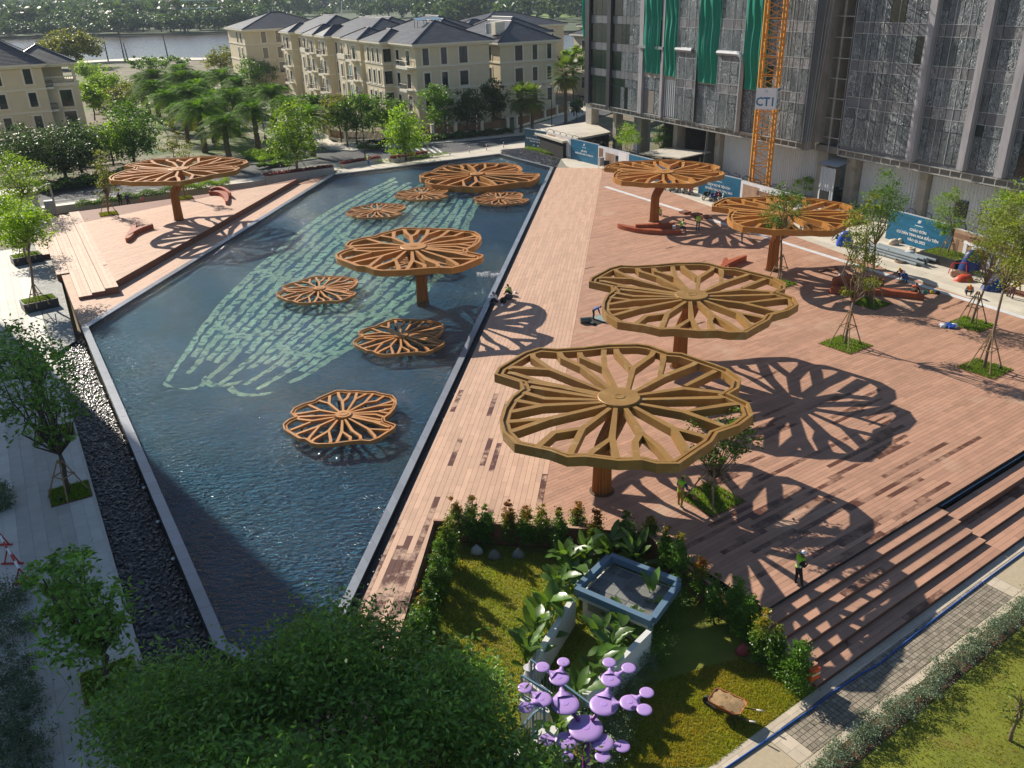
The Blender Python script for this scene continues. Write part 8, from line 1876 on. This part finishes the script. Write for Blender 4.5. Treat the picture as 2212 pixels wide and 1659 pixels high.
q = at(1484, 1080); tool('broom', 'green-handled broom in the hand of the sweeping worker', 'broom', q + np.array([-.12, .05, .95]), q + np.array([.32, -.02, .18]), .018, MT['gplastic'], (q + np.array([.28, -.02, .22]), q + np.array([.52, -.06, .0]), .34, .10, MT['straw']))
q = at(1608, 523); tool('broom', 'red-handled straw broom of the worker in the canopy shadow', 'broom', q + np.array([0, 0, 1.0]), q + np.array([.7, -.2, .25]), .018, MT['redp'], (q + np.array([.66, -.19, .3]), q + np.array([.95, -.28, .02]), .36, .12, MT['straw']))
def item(nm, label, cat, px, py, z, build_fn, mat, smooth=False):
 b = at(px, py, z); m = MB(); build_fn(m, b); return tag(m.build(nm, mat, smooth=smooth), label, cat)
MT['cream_sack'] = M('cream_sack_cloth', (.52, .44, .34), .85, .2, 5); MT['white_bag'] = M('white_bag_cloth', (.66, .68, .72), .6, .15, 4); MT['greybag'] = M('grey_bag_cloth', (.08, .075, .075), .8, .2, 4)
def lump(rx, ry, rz): return lambda m, b: m.ball((b[0], b[1], b[2] + rz * .75), (rx, ry, rz), 10, 7, jit=.14)
item('bag', 'grey-brown bag beside the person in the lime jacket', 'bag', 1099, 646, 0, lump(.36, .25, .24), MT['greybag'], True); item('bag', 'black bag behind the person in the white shirt', 'bag', 1087, 654, 0, lump(.28, .25, .27), MT['rubber'], True)
def hat_fn(m, b): m.lathe(b, [(.16, 0), (.16, .012), (.13, .02), (.125, .07), (.08, .13), (.01, .15)], 14)
item('hard_hat', 'white hard hat lying beside the black bag', 'hard hat', 1084, 660, 0, hat_fn, MT['h_white'], True); item('hard_hat', 'white hard hat lying near the bag of the seated pair', 'hard hat', 1114, 633, 0, hat_fn, MT['h_white'], True)
def cyl(r, h): return lambda m, b: m.lathe(b, [(r * .9, 0), (r, .02), (r, h), (r * .92, h + .01)], 14)
item('bucket', 'blue water jug on the longest arc bench', 'jug', 1876, 620, .75, cyl(.15, .34), MT['bluep']); item('bottle', 'white plastic bottle on the tip of the longest arc bench', 'bottle', 1992, 634, .45, cyl(.07, .25), MT['white_bag']); item('jug', 'white jug on the long thin arc bench', 'jug', 1456, 494, .45, cyl(.16, .34), MT['white_bag'])
def drum(m, b): m.tube([(b[0] - .5, b[1], .22), (b[0] + .3, b[1] + .12, .22)], .22, 14); m.lathe((b[0] + .35, b[1] - .35, 0), [(.12, 0), (.14, .2)], 10)
item('bucket', 'grey-green bucket lying on its side by the hatch', 'bucket', 1268, 698, 0, drum, M('grey_green_plastic', (.07, .10, .10), .5, .1, 3)); item('toolbag', 'dark tool bag by the corner of the hatch', 'bag', 1336, 697, 0, lump(.3, .22, .2), MT['greybag'], True); item('hose_coil', 'coiled dark hose seen through the second nearest canopy', 'hose', 1410, 592, 0, lambda m, b: [m.tube([(b[0] + r * math.cos(a), b[1] + r * math.sin(a), .05 + .04 * (r > .4)) for a in np.linspace(0, 6.28, 18)], .05, 5) for r in (.35, .45)], MT['iron'])
item('rubbish_heap', 'small heap of blue and white rubbish on the deck', 'rubbish', 2046, 706, 0, lambda m, b: [m.ball((b[0] + x, b[1] + y, .12), (.3, .22, .18), 8, 5, i % 2, jit=.3) for i, (x, y) in enumerate(((-.3, 0), (.1, .1), (.4, -.1), (.15, -.25)))], [MT['white_bag'], MT['bluep']])
item('tool_pile', 'yellow and black power tools beside the crouching worker', 'tools', 1992, 634, 0, lambda m, b: [m.ball((b[0] + x, b[1] + y, .1), (.22, .18, .14), 7, 5, i % 3, jit=.3) for i, (x, y) in enumerate(((-.5, .1), (-.15, -.1), (.3, .15), (.75, 0), (1.1, -.25)))], [MT['yellowp'], MT['rubber'], MT['gplastic']])
item('tool_pile', 'tools scattered in the canopy shadow left of the arc bench', 'tools', 1846, 598, 0, lambda m, b: [m.ball((b[0] + x, b[1] + y, .08), (.25, .15, .12), 7, 5, i % 3, jit=.3) for i, (x, y) in enumerate(((-.9, .5), (-.4, .2), (0, 0), (.6, -.5)))], [MT['white_bag'], MT['rubber'], MT['gplastic']])
item('plank_pile', 'few dark planks lying in the canopy shadow', 'planks', 1791, 585, 0, lambda m, b: [m.box((b[0] + .05 * i, b[1] + .14 * i, .05 + .05 * (i % 2)), (1.9, .12, .05), .3 + .1 * i) for i in range(4)], MT['deck_dark'])
item('plank_pile', 'stack of dark planks at the right edge under the bending worker', 'planks', 2205, 640, -.02, lambda m, b: [m.box((b[0] + .04 * (i % 3), b[1] + .16 * (i % 5), b[2] + .06 + .07 * (i // 5)), (3.0, .14, .06), -AZ_E + 1.57) for i in range(20)], MT['deck_dark'])
# ================================================================== building materials along the hoarding
pv_ = thing('pipe_pile', 'pile of long grey plastic pipes under the large blue banner', 'pipes', at(1900, 538, -.02)); MT['pvc'] = M('grey_pvc', (.22, .26, .28), .4, .12, 2, rnd=.12)
for i in range(17):
 r_, c_ = (i // 7, i % 7); a = at(1862 + c_ * 3.2, 541 - c_ * 2.2 - r_ * 3, .1 + .2 * r_); u = np.array([ed[0], ed[1], 0]); n = np.array([en[0], en[1], 0]); L = 5.6 + .5 * math.sin(i * 2.1)
 a = at(1866, 541, 0) + n * (c_ * .27 + r_ * .13) + u * (.3 * math.sin(i)) + uZ * (.12 + .21 * r_); m = MB(); m.tube([a, a + u * L], .12, 10); m.build('pipe', MT['pvc'], pv_, smooth=False)
def roll(x, y, lab, c, z=-.02, r=.33, h=.42):
 item('sack_roll', lab, 'roll', x, y, z, lambda m, b: m.lathe(b, [(r * .5, .05), (r * .55, 0), (r, .03), (r * 1.02, h * .5), (r, h), (r * .5, h + .02), (r * .45, h - .08)], 14), c, True)
roll(1870, 524, 'pale roll of hose at the near end of the pipes', MT['cream_sack']); roll(1968, 545, 'tan coil standing on sacks beside the planter', MT['cream_sack'], .3)
for k, (x, y, rx, c, lab) in enumerate(((1930, 528, .5, 'cream_sack', 'crumpled cream sack on top of the grey pipes'), (1946, 524, .4, 'cream_sack', 'tan sack at the back of the grey pipes'), (1962, 556, .6, 'white_bag', 'white crumpled sheet at the end of the pipes'), (1978, 562, .45, 'white_bag', 'full white bag in front of the sack pile'), (1990, 552, .55, 'cream_sack', 'brown sack pile left of the black planter'), (1982, 548, .4, 'cream_sack', 'tan sack behind the full white bag'))): item('sack', lab, 'sack', x, y, -.02, lump(rx, rx * .7, rx * .6), MT[c], True)
item('cable_coil', 'brown coil of cable beside the grey pipes', 'cable', 1946, 566, -.02, lambda m, b: [m.tube([(b[0] + r * math.cos(a), b[1] + r * math.sin(a), b[2] + z) for a in np.linspace(0, 6.28, 20)], .03, 5) for r, z in ((.45, .05), (.5, .1), (.42, .15), (.52, .04), (.47, .18))], M('brown_cable', (.25, .15, .08), .7, .2, 4))
MT['tarp'] = M('blue_tarpaulin', (.012, .075, .42), .42, .2, 3, .6, 5); MT['tarp_d'] = M('navy_tarpaulin', (.01, .035, .16), .45, .25, 3, .6, 5); MT['tarp_r'] = M('red_tarpaulin', (.50, .06, .02), .5, .2, 3, .6, 5)
def drape(w, d, h, seed):
 def f(m, b):
  r = random.Random(seed); n = 16; pts = []; fs = []
  for k, (s, z) in enumerate(((1.0, 0), (.93, .25), (.78, .6), (.62, .85), (.3, 1.0))):
   for j in range(n): a = 2 * math.pi * j / n; q = s * (1 + .13 * math.sin(j * 3 + seed) * (1 - z) + r.uniform(-.06, .06)); pts.append((b[0] + w * q * math.cos(a), b[1] + d * q * math.sin(a), b[2] + h * z + r.uniform(-.04, .04) * (z > 0)))
  for k in range(4):
   for j in range(n): a, c = k * n + j, k * n + (j + 1) % n; fs.append((a, c, c + n, a + n))
  fs.append(tuple(4 * n + j for j in range(n))); m.add(pts, fs)
 return f
item('tarpaulin', 'bright blue tarpaulin bundle near the ochre canopy tip', 'tarpaulin', 1823, 530, -.02, drape(.75, .55, 1.35, 1), MT['tarp'], True); item('tarpaulin', 'tall navy tarpaulin cover right of the black planter', 'tarpaulin', 2092, 588, -.02, drape(.85, .7, 1.9, 2), MT['tarp_d'], True); item('tarpaulin', 'orange-red tarpaulin crumpled on the plaza', 'tarpaulin', 2082, 606, -.02, drape(.8, .55, .5, 3), MT['tarp_r'], True); item('tarpaulin', 'navy tarpaulin heap near the right edge of the plaza', 'tarpaulin', 2145, 625, -.02, drape(1.0, .7, .8, 4), MT['tarp_d'], True)
item('red_cloth', 'red strip hanging on the tall navy tarpaulin', 'cloth', 2106, 588, -.02, lambda m, b: m.box((b[0], b[1], b[2] + .95), (.25, .12, 1.85), .3), MT['tarp_r'])
tr_ = thing('trestle', 'red steel trestle with timber offcuts right of the black planter', 'trestle', at(2068, 592, -.02)); b = at(2068, 592, -.02); m = MB()
for x in (-.6, .6):
 for y in (-.35, .35): m.beam(b + np.array([x, y, 0]), b + np.array([x * .9, y * .2, .95]), .05, .05)
m.beam(b + np.array([-.6, 0, .95]), b + np.array([.6, 0, .95]), .06, .06); m.build('frame', MT['redp'], tr_); m = MB()
for i in range(6): m.beam(b + np.array([-.9 + .1 * i, -.7 + .2 * i, .08]), b + np.array([.9, -.5 + .22 * i, .12 + .05 * i]), .12, .05)
m.build('offcut', MT['wood_print'], tr_)
cbn = at(1298, 365, -.05); cb_ = thing('cable_cabinet', 'grey electrical cabinet on legs in front of the hoarding', 'cabinet', cbn); m = MB(); m.box(cbn + uZ * 1.0, (.7, .5, 1.1), .5); m.build('case', MT['galv'], cb_); m = MB()
for x in (-.28, .28): m.beam(cbn + np.array([x, 0, 0]), cbn + np.array([x, 0, .5]), .06, .06)
m.build('leg', MT['galv'], cb_); m = MB(); m.box(cbn + np.array([.75, -.2, .7]), (.5, .5, .9), .5); m.build('side_box', MT['iron'], cb_)
def motorbike(col):
 t = thing('motorbike', '', 'motorbike', (0, 0, 0), 0, 'motorbikes parked along the hoarding')
 for x in (-.62, .62):
  m = MB(); pts = [(x + .27 * math.cos(a), 0, .29 + .27 * math.sin(a)) for a in np.linspace(0, 6.283, 17)]; m.tube(pts, .045, 6, cap=False); w = mesh_obj('wheel', m.mesh('wheel', MT['rubber'], True), t)
  m = MB(); m.tube([(x, -.05, .29), (x, .05, .29)], .10, 10)
  for a in np.linspace(0, 5.5, 7): m.beam((x, 0, .29), (x + .25 * math.cos(a), 0, .29 + .25 * math.sin(a)), .015, .015)
  mesh_obj('rim', m.mesh('rim', MT['galv']), w)
 m = MB(); m.tube([(.62, .07, .29), (.42, .07, .85)], .025, 6); m.tube([(.62, -.07, .29), (.42, -.07, .85)], .025, 6); mesh_obj('fork', m.mesh('fork', MT['galv']), t)
 m = MB(); m.tube([(.44, 0, .92), (.40, 0, .80), (.26, 0, .48), (0, 0, .42), (-.25, 0, .52), (-.55, 0, .68), (-.72, 0, .74)], [.10, .12, .12, .12, .13, .11, .04], 8); m.box((.58, 0, .60), (.30, .11, .03), 0); m.box((-.66, 0, .58), (.34, .12, .03), 0); mesh_obj('fairing', m.mesh('fairing', col, True), t)
 m = MB(); m.tube([(.12, 0, .70), (-.05, 0, .76), (-.35, 0, .79), (-.66, 0, .82)], [.07, .12, .13, .07], 8); mesh_obj('seat', m.mesh('seat', MT['rubber'], True), t)
 m = MB(); m.tube([(.34, -.33, 1.0), (.42, -.12, .98), (.42, .12, .98), (.34, .33, 1.0)], .018, 6)
 for s in (-1, 1): m.tube([(.40, s * .24, 1.0), (.42, s * .30, 1.14)], .008, 4); m.ball((.42, s * .31, 1.16), (.02, .06, .04), 8, 5)
 mesh_obj('handlebar', m.mesh('handlebar', MT['iron']), t); m = MB(); m.ball((.52, 0, .93), (.06, .09, .08), 10, 6); mesh_obj('headlight', m.mesh('headlight', MT['pane'], True), t)
 m = MB(); m.box((.0, 0, .33), (.38, .22, .24), 0); m.tube([(.05, -.12, .22), (-.35, -.15, .26), (-.75, -.16, .36)], [.03, .045, .05], 8); m.beam((-.05, .1, .2), (-.1, .22, .0), .025, .025); mesh_obj('engine', m.mesh('engine', MT['galv']), t)
 return t
BC = {'red': MT['redp'], 'black': MT['rubber'], 'white': MT['signwhite'], 'blue': MT['bluep'], 'silver': MT['galv']}
BP = {k_: motorbike(v_) for k_, v_ in BC.items()}; used_b = set()
for i, (x, y, c, rz, lab) in enumerate(((1452, 412, 'black', 60, 'black motorbike, leftmost of the parked group by the canopy stem'), (1467, 413, 'white', 66, 'white motorbike, second in the group by the canopy stem'), (1480, 416, 'silver', 58, 'silver motorbike third in the group by the canopy stem'), (1492, 419, 'red', 64, 'red motorbike at the right end of the group by the canopy stem'), (1442, 408, 'blue', 55, 'blue motorbike half hidden behind the canopy rim'), (1527, 430, 'black', 40, 'black motorbike, left one under the blue banner'), (1541, 433, 'blue', 48, 'dark blue motorbike in the middle under the blue banner'), (1550, 431, 'red', 52, 'red motorbike leaning under the blue banner'), (1558, 437, 'silver', 46, 'silver motorbike, right one under the blue banner'), (1655, 470, 'white', 50, 'white motorbike seen through the left ribs of the far ochre canopy'), (1672, 476, 'black', 56, 'black motorbike seen through the ribs of the far ochre canopy'), (1736, 494, 'red', 48, 'red motorbike under the middle of the far ochre canopy'), (1752, 498, 'silver', 52, 'silver motorbike under the right half of the far ochre canopy'), (1768, 502, 'black', 60, 'black motorbike near the right tip of the far ochre canopy'))):
 b = at(x, y, -.02)
 if c not in used_b: o = BP[c]; o.location = tuple(b); o.rotation_euler = (0, 0, R_(rz)); o['label'] = lab; used_b.add(c)
 else: copy_tree(BP[c], None, b, R_(rz), lab)
# ================================================================== roadside furniture
MT['redpaint'] = M('red_paint', (.42, .03, .035), .5, .1, 3)
def striped_post(b, h, r, label, name, group, n=5):
 t = thing(name, label, 'post', b, 0, group)
 for k in range(n): m = MB(); m.tube([(0, 0, h * k / n), (0, 0, h * (k + 1) / n)], r, 7); mesh_obj('band', m.mesh('band', MT['redpaint'] if k % 2 else MT['signwhite']), t)
 return t
for k, (x, y, lab) in enumerate(((968, 300, 'tall red and white striped pole on the far pavement, left one'), (1031, 296, 'tall red and white striped pole on the far pavement, right one'))): striped_post(at(x, y, -.33), 3.6, .06, lab, 'striped_pole', 'striped poles', 9)
for k, (x, y, lab) in enumerate(((568, 389, 'short red-white bollard left of the long stone planter'), (658, 378, 'short red-white bollard at the right end of the long stone planter'), (934, 341, 'short red-white bollard past the second planter'), (972, 336, 'short red-white bollard in the middle of the grassy border'), (1014, 330, 'short red-white bollard near the crossing stripes'), (1051, 325, 'short red-white bollard before the site entrance'), (1088, 320, 'short red-white bollard beside the first banner'), (612, 383, 'short red-white bollard in front of the long stone planter'), (896, 345, 'short red-white bollard beside the bright tree planter'))): striped_post(at(x, y, -.33), .95, .07, lab, 'bollard', 'short striped bollards')
MT['flower'] = LEAF('red_foliage', (.16, .028, .03), .3, .5)
for (pts, lab, n) in (([(576, 388), (722, 368)], 'long stone planter with red plants, nearest the terrace', 2600), ([(742, 362), (826, 348)], 'stone planter with red plants beside the street lamp', 1600), ([(850, 350), (928, 337)], 'stone planter with red plants under the bright tree', 1500)):
 P = strip_px(pts, -.2, 1.3); t = thing('flower_planter', lab, 'planter', (*P[0], -.33), 0, 'stone planters along the road'); m = MB(); m.prism(P, -.9, .22); m.build('trough', MT['kerb'], t); Pi = np.array(ccw(P)); c = Pi.mean(0); r = np.random.default_rng(n); w_ = r.uniform(0, 1, (n, 2)); q = np.array(P[0]) + (np.array(P[1]) - np.array(P[0])) * w_[:, :1] + (np.array(P[3]) - np.array(P[0])) * (.12 + .76 * w_[:, 1:]); V, F = leaf_quads(np.stack([q[:, 0] - P[0][0], q[:, 1] - P[0][1], .55 + .3 * r.uniform(0, 1, n)], 1), .24, .12, r); mesh_obj('red_plants', raw_mesh('red_plants', V, F, MT['flower'], np.clip(r.normal(0, .5, n), -1, 1), link=False), t)
def lamp(b, h, label, arm=1.4, az=0):
 t = thing('street_lamp', label, 'street lamp', b, az, 'street lamps'); m = MB(); m.lathe((0, 0, 0), [(.16, 0), (.16, .5), (.09, .6)], 10); mesh_obj('base', m.mesh('base', MT['iron']), t); m = MB(); m.tube([(0, 0, .5), (0, 0, h * .6), (0, 0, h)] + ([(arm * .4, 0, h + .25), (arm, 0, h + .3)] if arm else []), [.085, .07, .05] + ([.04, .035] if arm else []), 8); mesh_obj('pole', m.mesh('pole', MT['iron'], True), t); m = MB(); m.box((arm + .2 if arm else 0, 0, h + (.3 if arm else .1)), (.6, .22, .1)); mesh_obj('lantern', m.mesh('lantern', MT['iron']), t)
lamp(at(790, 352, -.33), 9.8, 'tall dark lamp post at the road corner by the flower planter', 0); lamp(at(1192, 285, -.35), 7.5, 'street lamp with short arm left of the tall fan palm', 1.2, 2.6); lamp(at(751, 316, -.33), 4.2, 'short dark lamp post at the fence corner', 0); lamp(at(573, 300, -.33), 4.2, 'short dark lamp post on the palm avenue', 0)
for k, (x, y, yb, lab) in enumerate(((222, 76, 132, 'leaning lamp pole on the river quay, leftmost'), (258, 78, 134, 'leaning lamp pole on the river quay, second from left'), (266, 92, 136, 'shorter lamp pole on the river quay beside a taller one'), (351, 72, 126, 'leaning lamp pole on the river quay, right one'))):
 b = at(x + 12, yb, -.4); tp = at_y(x, y, b[1]); t = thing('quay_pole', lab, 'pole', b, 0, 'poles on the river quay'); m = MB(); m.tube([b, b + (tp - b) * .5, tp], [.28, .22, .12], 6); m.build('shaft', MT['iron'], t)
b = at(125, 470, Z_PLAZA_L); gf = thing('pipe_gantry', 'slanted pale pipe gantry post with braces behind the flank steps', 'gantry', b); tp = at_y(106, 396, b[1]); m = MB(); m.tube([b, tp], .12, 8); m.build('post', MT['galv'], gf); m = MB()
for (x, y) in ((72, 428), (60, 415)): m.tube([tp, at_y(x, y, b[1] + 2)], .05, 5)
m.build('brace', MT['galv'], gf)
cbx = at(30, 470, Z_PLAZA_L); kb = thing('white_cabin', 'white cabin half hidden by the bright roadside tree', 'cabin', cbx); m = MB(); m.box(cbx + uZ * 1.4, (6.0, 3.0, 2.8), .5); m.build('wall', MT['whitewall'], kb); m = MB(); m.box(cbx + uZ * 2.9, (6.4, 3.4, .2), .5); m.build('roof', MT['trim'], kb)
gb = at(110, 458, Z_PLAZA_L); item('meter_box', 'grey steel box behind the flank steps', 'box', 112, 460, Z_PLAZA_L, lambda m, b: m.box((b[0], b[1], b[2] + .75), (1.1, .7, 1.5), .4), MT['galv'])
br0, br1 = at(4, 1178, Z_PLAZA_L), at(52, 1262, Z_PLAZA_L); br = thing('barrier', 'dark red pole barrier on trestle feet at the lower left edge', 'barrier', br0)
for k in range(6): m = MB(); a, c = br0 + (br1 - br0) * k / 6 + uZ * .85, br0 + (br1 - br0) * (k + 1) / 6 + uZ * .85; m.tube([a, c], .05, 7); m.build('bar', MT['redpaint'] if k % 2 == 0 else MT['signwhite'], br)
for q in (br0, (br0 + br1) / 2, br1): m = MB(); m.beam(q + np.array([-.5, 0, .04]), q + np.array([.5, 0, .04]), .08, .06); m.beam(q + np.array([-.35, 0, .05]), q + uZ * .85, .05, .05); m.beam(q + np.array([.35, 0, .05]), q + uZ * .85, .05, .05); m.build('foot', MT['redpaint'], br)
item('hung_vest', 'orange safety vest with yellow stripe behind the last shrub', 'vest', 1757, 1462, -.3, lambda m, b: (m.box((b[0], b[1], b[2] + .05), (.42, .22, .22), .5), m.box((b[0], b[1], b[2] + .20), (.43, .23, .07), .5, 1), m.box((b[0], b[1], b[2] + .33), (.40, .2, .18), .5)), [MT['orange_vest'], MT['stripe']])
ge = at(1750, 1478, Z_LOW); m = MB(); m.box((ge[0], ge[1], -.62), (.5, .18, .9), .9); tag(m.build('wall_end', MT['deck']), 'timber end panel of the garden wall at the stair foot', 'panel')
for k, (x, y) in enumerate(((499 * .576, 1725 * .576), (540 * .576, 1832 * .576), (593 * .576, 1960 * .576), (650 * .576, 2100 * .576))):
 item('spotlight', ['first', 'second', 'third', 'fourth'][k] + ' white spotlight from the top along the pebble bed', 'spotlight', x, y, -.68, lambda m, b: m.lathe(b, [(.04, 0), (.08, .05), (.085, .09), (.06, .10)], 12), MT['signwhite'])['group'] = 'spotlights in the pebble bed'
jt = np.random.default_rng(8); P = np.stack([at(1030 + 50 * t, 594 + 3 * jt.normal(), .02) for t in jt.uniform(0, 1, 260)]); P[:, 2] = np.abs(jt.normal(0, .10, 260)) - .02; V, F = leaf_quads(P, .16, .08, jt)
tag(raw_mesh('water_spray', V, F, MT['signwhite'], None, None, (float(P[:, 0].mean()), float(P[:, 1].mean()), -.03), 'stuff'), 'white splash of a fountain jet near the right pool rim')
for k, (x, y, yb, lab) in enumerate(((432, 18, 60, 'white pylon on the far bank'), (498, 12, 52, 'thin mast beyond the meadow, left one'), (588, 14, 50, 'thin mast beyond the meadow, second one'), (738, 2, 48, 'thin mast behind the roofs'))):
 b = at(x, yb, -1.2); tp = at_y(x, y, b[1]); t = thing('far_mast', lab, 'mast', b); m = MB(); m.tube([b, tp], [.9 if k == 0 else .4, .3], 5); m.build('shaft', MT['signwhite'], t)
 if k == 0: m = MB(); w = 14; m.beam(tp + np.array([-w, 0, 0]), tp + np.array([w, 0, 0]), 1.0, .8); m.beam(tp + np.array([-w, 0, 6]), tp + np.array([w, 0, 6]), 1.0, .8); m.build('crossbeam', MT['signwhite'], t)
b = at(1180, 22, -1); rf = thing('tent_roof', 'white scalloped tent roof far behind the houses, by the tower', 'roof', b); m = MB(); pts = []; fs = []
for i in range(25):
 x = b[0] - 40 + i * 7; z = 9 + 2.2 * abs(math.sin(i * .9)); pts += [(x, b[1], z), (x, b[1] + 30, z + 4)]
 if i: fs.append((2 * i - 2, 2 * i, 2 * i + 1, 2 * i - 1))
m.add(pts, fs); m.build('canopy', MT['signwhite'], rf); m = MB()
for i in range(7): m.beam((b[0] - 38 + i * 28, b[1] + 5, -1), (b[0] - 38 + i * 28, b[1] + 5, 10), .8, .8)
m.build('post', MT['signwhite'], rf)
# ================================================================== air
hv = bpy.data.materials.new('haze_air'); hv.use_nodes = True; nt = hv.node_tree; nt.nodes.remove(nt.nodes['Principled BSDF']); pvn = nt.nodes.new('ShaderNodeVolumePrincipled'); pvn.inputs['Density'].default_value = HAZE; pvn.inputs['Color'].default_value = (.74, .86, 1, 1); pvn.inputs['Anisotropy'].default_value = .0; nt.links.new(pvn.outputs[0], nt.nodes['Material Output'].inputs['Volume'])
m = MB(); m.box((0, 2000, 27), (5600, 4600, 72)); o = m.build('haze', hv, kind='stuff')
